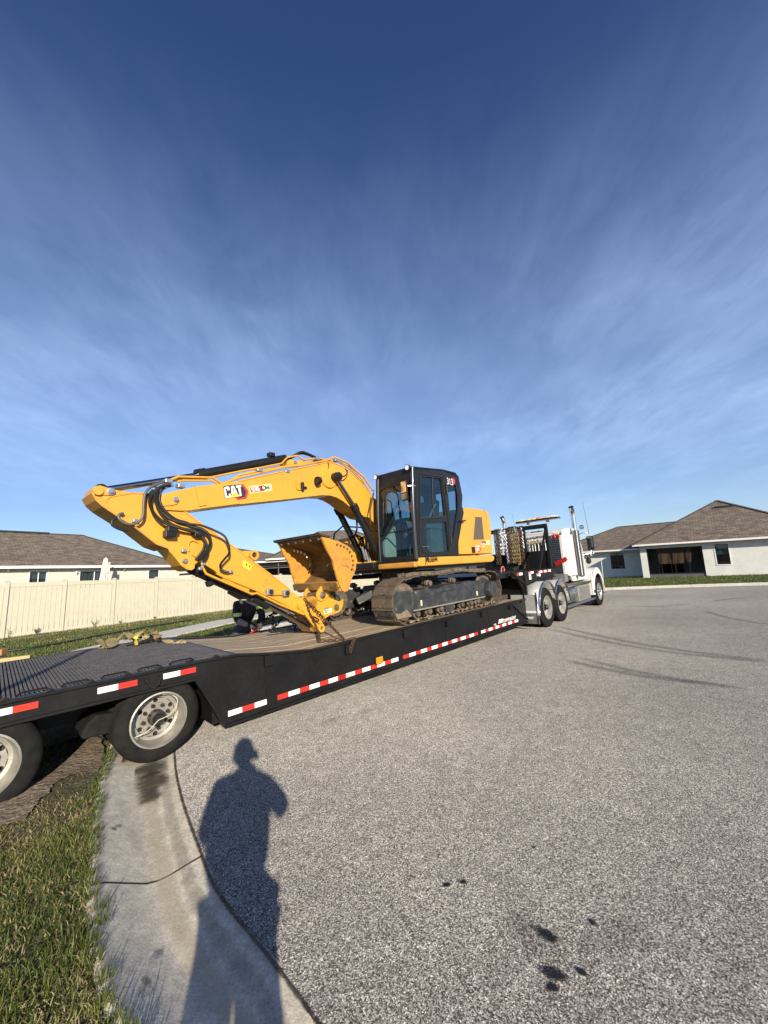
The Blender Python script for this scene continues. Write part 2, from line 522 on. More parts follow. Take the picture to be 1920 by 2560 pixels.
def solo(name, mb, mats, fr, base, label=None, cat=None, group=None, kind=None, **k):
    o = mb.obj(name, mats, None, base, **k)
    o.matrix_world = fr @ Matrix.Translation(base)
    if label: o['label'] = label
    if cat: o['category'] = cat
    if group: o['group'] = group
    if kind: o['kind'] = kind
    return o
def inst(me, name, parent, loc, rot=None, mat_=None):
    o = bpy.data.objects.new(name, me)
    COL.objects.link(o)
    o.parent = parent
    o.location = loc
    if rot: o.rotation_euler = rot
    return o
def skin(name, verts, edges, radii, mt, parent=None, sub=2, fr=None, base=(0,0,0)):
    me = bpy.data.meshes.new(name)
    me.from_pydata([tuple(Vector(v)-Vector(base)) for v in verts], edges, [])
    me.materials.append(mt)
    o = bpy.data.objects.new(name, me)
    COL.objects.link(o)
    k = o.modifiers.new('skin', 'SKIN')
    k.use_smooth_shade = True
    sv = me.skin_vertices[0].data
    for i, r in enumerate(radii):
        sv[i].radius = r if isinstance(r, tuple) else (r, r)
        sv[i].use_root = (i == 0)
    q = o.modifiers.new('sub', 'SUBSURF'); q.levels = sub; q.render_levels = sub
    if parent: o.parent = parent
    elif fr is not None: o.matrix_world = fr @ Matrix.Translation(base)
    return o
def circ(cx, cz, r, n=16, a0=0, a1=360):
    return [(cx+r*math.cos(rad(a0+(a1-a0)*i/n)), cz+r*math.sin(rad(a0+(a1-a0)*i/n))) for i in range(n+(0 if a1-a0 == 360 else 1))]
def spline(pts, n=8, closed=False):
    P = [Vector(p) for p in pts]
    out = []
    N = len(P)
    for i in range(N if closed else N-1):
        a_, b_, c_, d_ = (P[(i-1) % N], P[i], P[(i+1) % N], P[(i+2) % N]) if closed else (P[max(0,i-1)], P[i], P[i+1], P[min(N-1,i+2)])
        for k in range(n):
            t = k/n
            out.append(.5*((2*b_)+(c_-a_)*t+(2*a_-5*b_+4*c_-d_)*t*t+(3*b_-a_-3*c_+d_)*t**3))
    if not closed: out.append(P[-1])
    return out

# ================================================================ THE SETTING
def asphalt():
    M_ = mat('asphalt', (.2, .2, .2), .85, spec=.35)
    t = M_.node_tree; b = t.nodes['Principled BSDF']; N = t.nodes.new; L_ = t.links.new
    b.inputs['Diffuse Roughness'].default_value = 1.
    co = N('ShaderNodeTexCoord')
    def noise(sc, det, ro=.6):
        n = N('ShaderNodeTexNoise'); n.inputs['Scale'].default_value = sc; n.inputs['Detail'].default_value = det; n.inputs['Roughness'].default_value = ro
        L_(co.outputs['Object'], n.inputs['Vector']); return n
    v = N('ShaderNodeTexVoronoi'); v.inputs['Scale'].default_value = 215
    dn = noise(60, 2)
    ad = N('ShaderNodeVectorMath'); ad.operation = 'MULTIPLY_ADD'; ad.inputs[1].default_value = (.008, .008, 0)
    L_(dn.outputs['Color'], ad.inputs[0]); L_(co.outputs['Object'], ad.inputs[2]); L_(ad.outputs[0], v.inputs['Vector'])
    sp_ = N('ShaderNodeSeparateColor'); L_(v.outputs['Color'], sp_.inputs[0])
    r = N('ShaderNodeValToRGB')
    el = r.color_ramp.elements
    el[0].position = 0; el[0].color = (.03, .028, .026, 1)
    el[1].position = 1; el[1].color = (.80, .74, .64, 1)
    for p, c in ((.22, .09), (.45, .21), (.72, .37), (.9, .50)):
        q = el.new(p); q.color = (c*.9, c*.9*.95, c*.9*.86, 1)
    L_(sp_.outputs[0], r.inputs[0])
    big_ = noise(.35, 5); fin = noise(7, 4)
    def mul(c, nf, lo, hi, a_, b_):
        mr = N('ShaderNodeMapRange'); mr.inputs['From Min'].default_value = lo; mr.inputs['From Max'].default_value = hi
        mr.inputs['To Min'].default_value = a_; mr.inputs['To Max'].default_value = b_; L_(nf, mr.inputs['Value'])
        x = N('ShaderNodeMix'); x.data_type = 'RGBA'; x.blend_type = 'MULTIPLY'; x.inputs['Factor'].default_value = 1
        L_(c, x.inputs['A']); L_(mr.outputs[0], x.inputs['B']); return x.outputs['Result']
    c = mul(r.outputs[0], big_.outputs['Fac'], .3, .7, .86, 1.22)
    c = mul(c, fin.outputs['Fac'], .3, .7, .86, 1.12)
    L_(c, b.inputs['Base Color'])
    u = N('ShaderNodeBump'); u.inputs['Strength'].default_value = .75; u.inputs['Distance'].default_value = .006
    L_(sp_.outputs[1], u.inputs['Height'])
    u2 = N('ShaderNodeBump'); u2.inputs['Strength'].default_value = .3; u2.inputs['Distance'].default_value = .02
    L_(fin.outputs['Fac'], u2.inputs['Height']); L_(u2.outputs[0], u.inputs['Normal'])
    L_(u.outputs[0], b.inputs['Normal'])
    return M_
ASPH = asphalt()
CONC = mat('gutter_concrete', (.69, .635, .50), .9, col2=(.54, .50, .40), scale=9, detail=12, bump=.35, bscale=160, bdist=.004, col3=(.38, .35, .28), s3=2.3, lo3=.55, hi3=.8)
SIDE = mat('sidewalk_concrete', (.62, .58, .50), .9, col2=(.54, .51, .44), scale=3, bump=.2, bscale=90, bdist=.004)
SOIL = mat('dry_soil', (.20, .15, .105), .95, col2=(.12, .09, .062), scale=7, detail=8, bump=1., bscale=26, bdist=.03, col3=(.28, .215, .15), s3=4.3, lo3=.45, hi3=.7)
SOILD = mat('dark_joint', (.03,.026,.02), .95)
LAWN = mat('lawn_ground', (.050, .055, .020), .95, col2=(.095, .08, .04), scale=2.1, detail=9, bump=1., bscale=35, bdist=.04, col3=(.19, .155, .085), s3=3.1, lo3=.56, hi3=.74)

speckle(CONC, 75, .78, 1.16); speckle(CONC, 17, .84, 1.12, det=6); speckle(CONC, 320, .82, 1.14, det=1)
speckle(SIDE, 60, .85, 1.1); speckle(SOIL, 60, .6, 1.35); speckle(LAWN, 45, .5, 1.5)
speckle(BLKT, 28, .7, 1.2, .4, .8, 6); speckle(GRAT, 35, .6, 1.4, det=5); speckle(WOOD, 40, .8, 1.15, det=5); speckle(STUW, 2.2, .93, 1.05, det=6); speckle(STUC, 2.2, .93, 1.05, det=6)
speckle(VINYL, 2.5, .94, 1.05, det=6)
curve = [(.6,.75),(-.35,1.69),(-.62,1.97),(-.97,2.30),(-1.39,2.85),(-2.08,3.89),(-3.3,6.2),(-4.1,9.2),(-3.75,12.3),(-2.6,15.0),
         (.6,18.0),(5,19.4),(10.4,18.75),(15.8,16.2),(20.5,12),(23.5,6),(22.5,-1),(17,-6),(9,-7),(4.2,-4.6),(2.2,-1.3)]
cc = np.array([(p.x, p.y) for p in spline([(x,y,0) for x, y in curve], 24, True)])
# resample evenly
seg = np.linalg.norm(np.roll(cc,-1,0)-cc, axis=1); cum = np.concatenate([[0], np.cumsum(seg)])
NS = 900
ss = np.linspace(0, cum[-1], NS, endpoint=False)
cl_ = np.vstack([cc, cc[:1]])
cx_ = np.interp(ss, cum, cl_[:,0]); cy_ = np.interp(ss, cum, cl_[:,1])
tx = np.roll(cx_,-1)-np.roll(cx_,1); ty = np.roll(cy_,-1)-np.roll(cy_,1)
tl = np.hypot(tx,ty); tx/=tl; ty/=tl
nx, ny = -ty, tx                       # outward? the outline runs clockwise seen from above -> left is outward
area = np.sum(cx_*np.roll(cy_,-1)-np.roll(cx_,-1)*cy_)
if area > 0: nx, ny = -nx, -ny
DS = cum[-1]/NS
# road sheet with a ragged edge lapping over the concrete
mb = MB()
jag = .004*np.sin(ss*5.1)+.004*np.sin(ss*23.7+1)+rng.normal(0,.007,NS)
ring = [(float(cx_[i]+nx[i]*(.012+jag[i])), float(cy_[i]+ny[i]*(.012+jag[i])), .012) for i in range(NS)]
low = [(x, y, -.03) for x, y, z in ring]
mb.add(ring, [tuple(range(NS))[::-1 if area < 0 else 1]])
mb.add(low+ring, [(i, (i+1)%NS, NS+(i+1)%NS, NS+i) for i in range(NS)])
road = solo('road', mb, ASPH, FG, (0,0,0), kind='structure')
# kerb and gutter slabs
PROF = [(-.02,-.055),(-.02,.006),(.10,-.008),(.21,-.024),(.28,-.026),(.35,-.014),(.47,.038),(.57,.082),(.63,.098),(.66,.09),(.66,-.055)]
PROF = [(a_*.87, b_) for a_, b_ in PROF]
gut = bpy.data.objects.new('gutter', None); COL.objects.link(gut); gut['kind'] = 'structure'
j0 = int(np.argmin((cx_+1.26)**2+(cy_-2.63)**2))
step = int(round(3.05/DS))
NSL = int(round(NS/step)); bnd = [round(NS*i/NSL) for i in range(NSL+1)]
for k, k2 in zip(bnd[:-1], bnd[1:]):
    n_ = k2-k
    rows = []
    for q in range(n_+1):
        i = (j0+k+q) % NS
        w_ = .006/DS if q in (0, n_) else 0
        off = (w_ if q == 0 else -w_)*DS
        rows.append([(float(cx_[i]+tx[i]*off+nx[i]*o_), float(cy_[i]+ty[i]*off+ny[i]*o_), z_) for o_, z_ in PROF])
    mb = MB(); mb.grid(rows)
    m_ = len(PROF)
    mb.add(rows[0], [tuple(range(m_))]); mb.add(rows[-1], [tuple(range(m_-1,-1,-1))])
    mb.obj('concrete_slab', CONC, gut, smooth=30)
    i = (j0+k) % NS
    jr_ = [[(float(cx_[i]+tx[i]*w_+nx[i]*o_), float(cy_[i]+ty[i]*w_+ny[i]*o_), z_+.001) for o_, z_ in PROF[1:-1]] for w_ in (-.008+.002*math.sin(i), .008)]
    mb = MB(); mb.grid(jr_); mb.obj('joint_filler', SOILD, gut)
# soil and turf outside the kerb, out to the horizon
mb = MB()
ths = np.arctan2(cy_-6, cx_-9)
rows = []
for t_, r_ in ((.555,0),(.9,0),(1.6,0),(3.5,0),(.2,1),(.5,1),(1,1)):
    row = []
    for i in range(0, NS, 3):
        if not r_: row.append((float(cx_[i]+nx[i]*t_), float(cy_[i]+ny[i]*t_), .075 if t_ < .7 else .082+.01*math.sin(ss[i]*2.3+t_*5)))
        else:
            R_ = {.2: 60, .5: 250, 1: 1500}[t_]
            row.append((9+R_*math.cos(ths[i]), 6+R_*math.sin(ths[i]), .08))
    row.append(row[0]); rows.append(row)
mb.grid(rows)
lawn = solo('lawn', mb, LAWN, FG, (0,0,0), kind='structure')
# ground under the road and slabs
mb = MB().box(-6, 26, -9, 21, -.4, -.06)
solo('subsoil', mb, SOIL, FG, (0,0,0), kind='structure')
# bare earth where the wheels left the road
def patch(name, pts, z, mt, wob=.05, parent=None, kind=None):
    P_ = spline([(x,y,0) for x,y in pts], 6, True)
    mb = MB(); n_ = len(P_)
    c = sum((p for p in P_), Vector())/n_
    vs = [(c.x,c.y,z)]+[(p.x+random.uniform(-wob,wob), p.y+random.uniform(-wob,wob), z-.006) for p in P_]
    mb.add(vs, [(0, i+1, (i+1)%n_+1) for i in range(n_)])
    if parent: return mb.obj(name, mt, parent)
    return solo(name, mb, mt, FG, (0,0,0), kind=kind)
patch('bare_soil', [(-3.143,3.277),(-2.977,3.309),(-3.046,3.642),(-3.116,3.975),(-3.232,4.386),(-2.891,4.048),(-2.585,3.584),(-2.764,3.565),(-2.814,3.397),(-2.704,3.117),(-2.661,2.906),(-2.909,2.872),(-3.437,3.276)], .112, SOIL, .03, kind='structure')
patch('bare_soil', [(-5.6,2.6),(-3.6,4.2),(-3.0,5.2),(-3.4,6.8),(-4.6,7.2),(-6.5,5.5),(-7,3.5)], .104, SOIL, .05, kind='structure')
# sidewalk slabs
swf = [(-8.192,9.887),(-8.106,10.804),(-7.915,12.549),(-6.945,14.999)] + [(-6.417,15.925)]
swf = [(-9.2,6.2),(-8.9,8.6)] + [swf[0], swf[1], swf[3]] + [swf[4], (-3.6,19.4), (-.2,21.7), (4.5,23.0)]
SW = np.array([(p.x,p.y) for p in spline([(x,y,0) for x,y in swf], 16)])
sws = np.concatenate([[0], np.cumsum(np.linalg.norm(np.diff(SW,axis=0),axis=1))])
sq = np.arange(0, sws[-1], .25)
sx_, sy_ = np.interp(sq,sws,SW[:,0]), np.interp(sq,sws,SW[:,1])
gx, gy = np.gradient(sx_), np.gradient(sy_); gl = np.hypot(gx,gy); gx/=gl; gy/=gl
walk = bpy.data.objects.new('sidewalk', None); COL.objects.link(walk); walk['kind'] = 'structure'
for k in range(0, len(sq)-6, 6):
    rows = []
    for q in range(7):
        i = k+q
        o_ = .008 if q == 0 else (-.008 if q == 6 else 0)
        rows.append([(float(sx_[i]+gx[i]*o_+gy[i]*w_), float(sy_[i]+gy[i]*o_-gx[i]*w_), z_) for w_, z_ in ((0,.02),(0,.125),(1.30,.125),(1.30,.02))])
    mb = MB(); mb.grid(rows); mb.add(rows[0], [(0,1,2,3)]); mb.add(rows[-1], [(3,2,1,0)])
    mb.obj('concrete_slab', SIDE, walk)

# stains and marks lying on the road and gutter (see-through sheets with ragged edges)
def stain_mat(name, col, dens, nsc=3., rag=.7, rough=.6):
    M_ = mat(name, col, rough)
    t = M_.node_tree; b = t.nodes['Principled BSDF']; N = t.nodes.new; L_ = t.links.new
    uv = N('ShaderNodeUVMap'); sp_ = N('ShaderNodeSeparateXYZ'); L_(uv.outputs[0], sp_.inputs[0])
    co = N('ShaderNodeTexCoord')
    n = N('ShaderNodeTexNoise'); n.inputs['Scale'].default_value = nsc; n.inputs['Detail'].default_value = 8; n.inputs['Roughness'].default_value = .75
    L_(co.outputs['Object'], n.inputs['Vector'])
    a_ = N('ShaderNodeMath'); a_.operation = 'MULTIPLY_ADD'; a_.inputs[1].default_value = rag*2; L_(n.outputs['Fac'], a_.inputs[0])
    s_ = N('ShaderNodeMath'); s_.operation = 'SUBTRACT'; L_(sp_.outputs[0], s_.inputs[0]); s_.inputs[1].default_value = rag
    L_(s_.outputs[0], a_.inputs[2])
    r = N('ShaderNodeMapRange'); r.inputs['From Min'].default_value = .35; r.inputs['From Max'].default_value = .95
    r.inputs['To Min'].default_value = 0; r.inputs['To Max'].default_value = dens
    L_(a_.outputs[0], r.inputs['Value']); L_(r.outputs[0], b.inputs['Alpha'])
    return M_
def add_uv(o, us):
    l = o.data.uv_layers.new(name='uv')
    for lp in o.data.loops: l.data[lp.index].uv = (us[lp.vertex_index], 0)
def stain(c, rx, ry, ang, mt, z=.016, name='oil_stain'):
    mb = MB(); n_ = 20
    vs, us = [(c[0],c[1],z)], [1.25]
    for rr_, u_ in ((.5,.8),(1.,.0)):
        for k in range(n_):
            t_ = 2*PI*k/n_; x, y = rx*rr_*math.cos(t_), ry*rr_*math.sin(t_)
            vs.append((c[0]+x*math.cos(ang)-y*math.sin(ang), c[1]+x*math.sin(ang)+y*math.cos(ang), z)); us.append(u_)
    mb.add(vs, [(0,1+k,1+(k+1)%n_) for k in range(n_)]+[(1+k,1+n_+k,1+n_+(k+1)%n_,1+(k+1)%n_) for k in range(n_)])
    o = mb.obj(name, mt, road if name != 'damp_patch' else gut); add_uv(o, us); return o
OIL = stain_mat('oil', (.012,.012,.012), .93, 30, .45)
OILF = stain_mat('oil_faint', (.03,.03,.03), .16, 12, .5)
BROWN = stain_mat('brown_seep', (.16,.09,.06), .16, 6, .6)
DAMP = stain_mat('damp_mud', (.05,.038,.026), .72, 11, .75)
SILT = stain_mat('silt', (.60,.51,.36), .34, 30, .6)
GRIME = stain_mat('grime', (.22,.20,.165), .26, 14, .9)
CRACK = stain_mat('edge_crack', (.03,.027,.024), .8, 30, .9)
TYM = stain_mat('tyre_rub', (.035,.034,.032), .25, 5, .6)
s_l = [(0.597,1.959),(0.821,2.006),(0.558,1.798),(0.669,1.798),(0.73,1.814),(0.53,1.749),(0.896,1.935),(0.528,1.96),(0.736,2.492)]
for c, (rx, ry, a_) in zip(s_l, ((.085,.04,2.4),(.032,.022,2.2),(.085,.04,2.7),(.035,.024,2.5),(.03,.02,2.5),(.04,.03,0),(.25,.12,.2),(.22,.12,2),(.02,.015,0),(.35,.25,.3))):
    stain(c, rx, ry, a_, OIL if rx < .1 and rx > .03 or rx == .02 else OILF)
for c, r_ in zip([(0.201,2.265),(0.288,2.278),(-0.144,2.278),(0.021,2.335),(0.198,3.036)], (.034,.032,.014,.012,.014)): stain(c, r_, r_*.7, .3, OIL)
for c, r_ in zip([(-0.721,4.625),(-0.382,4.849)], (.22,.2)): stain(c, r_, r_*.5, .7, BROWN)
for c, rx, ry, z_ in zip([(-2.281,3.78),(-2.118,3.549),(-2.006,3.333),(-2.604,3.868),(-2.733,3.885)], (.26,.30,.20,.16,.18), (.20,.19,.12,.14,.12), (.004,.006,.002,.06,.088)):
    stain(c, rx, ry, -.98, DAMP, z_, 'damp_patch')
for c in [(-1.908,2.793),(-1.071,1.794)]: stain(c, .05, .02, -.6, DAMP, .085, 'damp_patch')
def mark(pts, w_, mt=None, z=.0155, name='tyre_mark', par=None):
    P_ = spline([(x,y,0) for x,y in pts], 8)
    rows, us = [], []
    for i, p in enumerate(P_):
        d = (P_[min(i+1,len(P_)-1)]-P_[max(i-1,0)]).normalized(); n_ = Vector((-d.y,d.x,0))
        en = min(1, min(i, len(P_)-1-i)/6)
        for o_, u_ in ((-.5,0),(-.15,1),(.15,1),(.5,0)):
            rows.append((p.x+n_.x*o_*w_, p.y+n_.y*o_*w_, z)); us.append(u_*en)
    mb = MB(); mb.add(rows, [(i*4+j, i*4+j+1, i*4+j+5, i*4+j+4) for i in range(len(P_)-1) for j in range(3)])
    o = mb.obj(name, mt or TYM, par or road); add_uv(o, us)
for l_ in ([(3.929,10.606),(4.177,8.984),(4.462,7.563),(4.791,6.703),(5.141,6.125),(5.495,5.702)],
           [(3.656,9.905),(3.929,8.48),(4.269,7.255),(4.637,6.501),(5.05,6.023),(5.405,5.614)],
           [(2.678,6.83),(2.977,6.136),(3.337,5.481),(3.833,5.019),(4.248,4.632)],
           [(2.995,7.041),(3.28,5.98),(3.599,5.358),(4.023,4.873)],
           [(8.59,11.04),(8.147,10.042),(7.934,9.252),(7.85,8.534),(8.093,8.23)],
           [(9.513,11.989),(10.542,12.636),(11.314,12.8),(11.935,12.534)],
           [(7.287,13.123),(7.83,12.307),(8.709,12.128),(9.543,12.425)]):
    mark(l_, .26)

ci = [i for i in range(0, 260, 6)]
def offp(o_): return [(float(cx_[i]+nx[i]*o_), float(cy_[i]+ny[i]*o_)) for i in ci]
mark(offp(.215), .15, SILT, -.018, 'silt_streak', gut)
mark(offp(.115), .12, GRIME, .001, 'grime_streak', gut)
mark(offp(.022), .034, CRACK, .0135, 'edge_crack', road)
mark(offp(.525), .06, GRIME, .103, 'grime_streak', gut)
# ---------------------------------------------------------------- walls with openings, windows, roofs
def wall(mb, x0, x1, z0, z1, holes, y0, y1):
    xs = sorted({x0, x1, *[h[0] for h in holes], *[h[1] for h in holes]})
    for i in range(len(xs)-1):
        a_, b_ = xs[i], xs[i+1]; mid = (a_+b_)/2
        hs_ = sorted([(h[2],h[3]) for h in holes if h[0] < mid < h[1]])
        z = z0
        for h0, h1 in hs_:
            if h0 > z: mb.box(a_, b_, y0, y1, z, h0)
            z = h1
        if z < z1: mb.box(a_, b_, y0, y1, z, z1)
def window(th, x0, x1, z0, z1, y=0, split='v', curtain=1., frame_m=None, trim=True):
    fm = frame_m or BLK
    w_ = .035
    mb = MB()
    mb.box(x0,x1,y+.06,y+.10,z0,z0+w_).box(x0,x1,y+.06,y+.10,z1-w_,z1).box(x0,x0+w_,y+.06,y+.10,z0+w_,z1-w_).box(x1-w_,x1,y+.06,y+.10,z0+w_,z1-w_)
    if split == 'v': mb.box((x0+x1)/2-.02,(x0+x1)/2+.02,y+.055,y+.10,z0+w_,z1-w_)
    if split == 'h': mb.box(x0+w_,x1-w_,y+.055,y+.10,(z0+z1)/2-.02,(z0+z1)/2+.02)
    if split == 'x': mb.box((x0+x1)/2-.02,(x0+x1)/2+.02,y+.055,y+.10,z0+w_,z1-w_).box(x0+w_,x1-w_,y+.056,y+.099,(z0+z1)/2-.015,(z0+z1)/2+.015)
    f = th.p('window', mb, fm)
    mb = MB().add([(x0+w_,y+.08,z0+w_),(x1-w_,y+.08,z0+w_),(x1-w_,y+.08,z1-w_),(x0+w_,y+.08,z1-w_)], [(0,1,2,3)])
    th.p('pane', mb, GLSD, f)
    mb = MB().box(x0-.02,x1+.02,y+.55,y+.56,z0-.02,z1+.02)
    th.p('room_shadow', mb, DARK, f)
    if curtain:
        n_ = 40; xa = x0+w_; xb = x0+w_+(x1-x0-2*w_)*curtain
        rows = [[(xa+(xb-xa)*i/n_, y+.2+.025*math.sin(i*1.1)+.012*math.sin(i*2.7), z) for i in range(n_+1)] for z in (z0, z1)]
        th.p('curtain', MB().grid(rows), CURT, f, smooth=60)
    if trim:
        t_ = .05
        mb = MB().box(x0-t_,x1+t_,y-.03,y+.01,z0-t_,z0).box(x0-t_,x1+t_,y-.02,y+.01,z1,z1+t_).box(x0-t_,x0,y-.02,y+.01,z0,z1).box(x1,x1+t_,y-.02,y+.01,z0,z1)
        th.p('window_trim', mb, TRIM, f)
    return f
def roof_obj(th, faces, name='roof', parent=None):
    """faces: lists of points; first two are the eave"""
    mb = MB(); uvs = []
    for f in faces:
        P_ = [Vector(p) for p in f]
        mb.add(P_, [tuple(range(len(P_)))])
        u = (P_[1]-P_[0]).normalized(); nrm = (P_[1]-P_[0]).cross(P_[2]-P_[0]).normalized(); v_ = nrm.cross(u)
        for p in P_: uvs.append(((p-P_[0]).dot(u)+P_[0].x, (p-P_[0]).dot(v_)))
    o = th.p(name, mb, SHIN, parent)
    l = o.data.uv_layers.new(name='UVMap')
    for lp in o.data.loops: l.data[lp.index].uv = uvs[lp.vertex_index]
    return o
def hip(th, x0, x1, y0, y1, ze, rx0, rx1, ry, zr, fas=.13, soff=True):
    a_, b_, c_, d_ = (x0,y0,ze), (x1,y0,ze), (x1,y1,ze), (x0,y1,ze)
    r0, r1 = (rx0,ry,zr), (rx1,ry,zr)
    o = roof_obj(th, [[a_,b_,r1,r0] if rx1 > rx0+.01 else [a_,b_,r0], [b_,c_,r1], [c_,d_,r0,r1] if rx1 > rx0+.01 else [c_,d_,r0], [d_,a_,r0]])
    # ridge and hip caps
    mb = MB()
    for p, q in ((a_,r0),(b_,r1),(c_,r1),(d_,r0),(r0,r1)):
        if (Vector(p)-Vector(q)).length > .05: mb.beam(Vector(p)+Vector((0,0,.005)), Vector(q)+Vector((0,0,.005)), .24, .03)
    th.p('ridge_cap', mb, mat('ridge_shingle', (.09,.072,.058), .95) if 'ridge_shingle' not in bpy.data.materials else bpy.data.materials['ridge_shingle'], o)
    mb = MB()
    e_ = .03
    mb.box(x0-e_,x1+e_,y0-e_,y0,ze-fas,ze+.005).box(x0-e_,x1+e_,y1,y1+e_,ze-fas,ze+.005).box(x0-e_,x0,y0,y1,ze-fas,ze+.005).box(x1,x1+e_,y0,y1,ze-fas,ze+.005)
    th.p('fascia', mb, TRIM)
    if soff: th.p('soffit', MB().box(x0,x1,y0,y1,ze-fas+.02,ze-fas+.03), TRIM)
    return o

# ---- cream house beyond the fence
th = TH('house', 'cream stucco house with brown hip roof and curtained windows, left beyond the fence', 'house', FL, (0,0,-.1))
wl = (-0.423,0.268,2.031,2.636), (1.641,2.983,1.638,2.606), (5.082,5.639,2.045,2.584)
mb = MB(); wall(mb, -11, 6.9, -.4, 2.76, wl, 0, .16)
mb.box(6.74, 6.9, .16, 8, -.4, 2.76)
th.p('wall', mb, STUC)
window(th, *wl[0], split='v', curtain=1., frame_m=TRIM)
window(th, *wl[1], split='v', curtain=1., frame_m=TRIM)
window(th, *wl[2], split=None, curtain=1., frame_m=BLK)
hip(th, -15, 7.3, -.4, 8.4, 2.88, -10.8, 2.55, 4, 5.06)
th.p('ridge_vent', MB().box(-4,.9,3.85,4.15,5.05,5.13), DARK)
for x, z, in [(1.464,2.571),(3.717,2.704),(-1.238,2.743)]:
    l_ = th.p('wall_lamp', MB().lathe([(.0,0),(.05,0),(.055,-.05),(.03,-.09),(0,-.09)], (x,-.12,z), 'z', 12).box(x-.03,x+.03,-.05,0,z-.02,z+.05), TRIM, smooth=50)
    th.p('lamp_lens', MB().ell((x,-.12,z-.095),.035,.035,.03), CHR, l_, smooth=60)

# ---- folded patio umbrella between the fence and the house
(ux,uz),(u0,_),(u1,_2) = [(2.365,3.221),(2.204,1.973),(2.597,1.958)]
th = TH('patio_umbrella', 'tall folded cream patio umbrella standing between the fence and the cream house', 'umbrella', FL, (ux,-1.5,0))
rows = []
for z, r_ in ((uz,.02),(uz-.05,.07),(uz-.35,.10),(uz-.9,.135),(uz-1.3,.16),(uz-1.9,.15),(uz-2.1,.13)):
    rows.append([(ux-.03*(uz-z)+r_*(1+.28*math.cos(8*t_))*math.cos(t_), -1.5+r_*(1+.28*math.cos(8*t_))*math.sin(t_), z) for t_ in [2*PI*k/48 for k in range(49)]])
th.p('canopy', MB().grid(rows), UMB, smooth=50)
th.p('pole', MB().tube([(ux-.06,-1.5,0),(ux,-1.5,uz+.03)], .025), TRIM, smooth=50)
xp, zp = [(2.54,2.998)][0]
th.p('side_mast', MB().box(xp-.03,xp+.03,-1.53,-1.47,0,zp), TRIM)
th.p('crank', MB().box(xp-.10,xp-.03,-1.56,-1.5,zp-.62,zp-.54), BLK)
th.p('base_plate', MB().box(ux-.4,xp+.15,-1.9,-1.1,-.05,.03), STEEL)

# ---- white house across the street
th = TH('house', 'white stucco house with brown hip roof and screened porch, right beyond the road', 'house', FR, (0,0,-.05))
wm_ = (3.32,3.947,0.68,1.845)
por = (0, 2.77, -.3, 1.80)
mb = MB(); wall(mb, -.34, 8.2, -.3, 1.98, [wm_, por], 0, .16)
mb.box(8.04,8.2,.16,8,-.3,1.98)
wgw = (-2.416,-1.565,0.536,1.667)
wall(mb, -6.6, -.18, -.3, 1.80, [wgw], 2, 2.16)
mb.box(-6.6,-6.44,2.16,9,-.3,1.8)
mb.box(-.34,3.2,2.5,2.62,-.3,1.98)     # back wall of the porch
mb.box(2.93,3.05,.16,2.5,-.3,1.98)
th.p('wall', mb, STUW)
window(th, wm_[0]+.02, wm_[1]-.02, wm_[2], wm_[3], split='h', curtain=0)
window(th, *wgw, y=2, split='x', curtain=0)
th.p('blind', MB().box(wm_[0]+.05,wm_[1]-.06,.14,.15,(wm_[2]+wm_[3])/2,wm_[3]), CURT)
hip(th, -.62, 8.36, -.5, 8.4, 2.09, 3.87, 3.87, 3.96, 4.74, .10)
hip(th, -6.9, 3.0, 1.5, 10.5, 1.88, -2.3, 2.2, 6.0, 3.72, .10)
(v0,vz),(v1,vz1) = [(3.667,4.253),(4.612,4.203)]
th.p('roof_vent', MB().beam((v0,3.02,vz),(v1,3.02,vz1),.22,.09), DARK)
mb = MB()
for x in (.03,.70,1.38,2.07,2.74): mb.box(x-.022,x+.022,.05,.09,.22,1.80)
mb.box(.0,2.77,.045,.095,.20,.26).box(0,2.77,.046,.094,1.76,1.8)
f = th.p('porch_frame', mb, BLK)
th.p('kick_panel', MB().box(.005,2.765,.06,.08,-.3,.20), mat('grey_kick_panel', (.09,.09,.095), .7), f)
th.p('porch_screen', MB().add([(0,.07,.26),(2.77,.07,.26),(2.77,.07,1.76),(0,.07,1.76)], [(0,1,2,3)]), SCR, f)
mb = MB()
for y in (.5,1.2): mb.box(-.345,-.30,y-.02,y+.02,-.3,1.8)
fs_ = th.p('side_screen_frame', mb, TRIM)
th.p('side_screen', MB().add([(-.32,.16,-.3),(-.32,2,-.3),(-.32,2,1.8),(-.32,.16,1.8)], [(0,1,2,3)]), SCR, fs_)
d0 = .35
fd = th.p('sliding_door', MB().box(d0,d0+.04,2.44,2.5,-.1,1.7).box(d0+1.3,d0+1.34,2.44,2.5,-.1,1.7).box(d0+.65,d0+.69,2.43,2.5,-.1,1.7).box(d0+.04,d0+1.3,2.44,2.5,1.66,1.7).box(d0+.69,d0+1.3,2.43,2.5,.7,.74), TRIM)
th.p('door_pane', MB().box(d0+.04,d0+1.3,2.46,2.47,-.1,1.66), WGL, fd)
c_ = [(0.502,1.709),(2.274,1.73),(2.153,0.87),(0.542,0.822)]
rows = []
for i in range(7):
    t_ = i/6
    rows.append([((1-t_)*(c_[0][0]+(c_[1][0]-c_[0][0])*s_)+t_*(c_[3][0]+(c_[2][0]-c_[3][0])*s_), .16+.02*math.sin(s_*23+t_*2)*(.4+t_), (1-t_)*(c_[0][1]+(c_[1][1]-c_[0][1])*s_)+t_*(c_[3][1]+(c_[2][1]-c_[3][1])*s_)-.03*t_*math.sin(PI*s_)) for s_ in [j/24 for j in range(25)]])
solo('shade_cloth', MB().grid(rows), CLOTH, FR, (c_[3][0],.16,c_[3][1]), 'tan shade cloth hanging behind the screen of the white house porch', 'cloth', smooth=60)

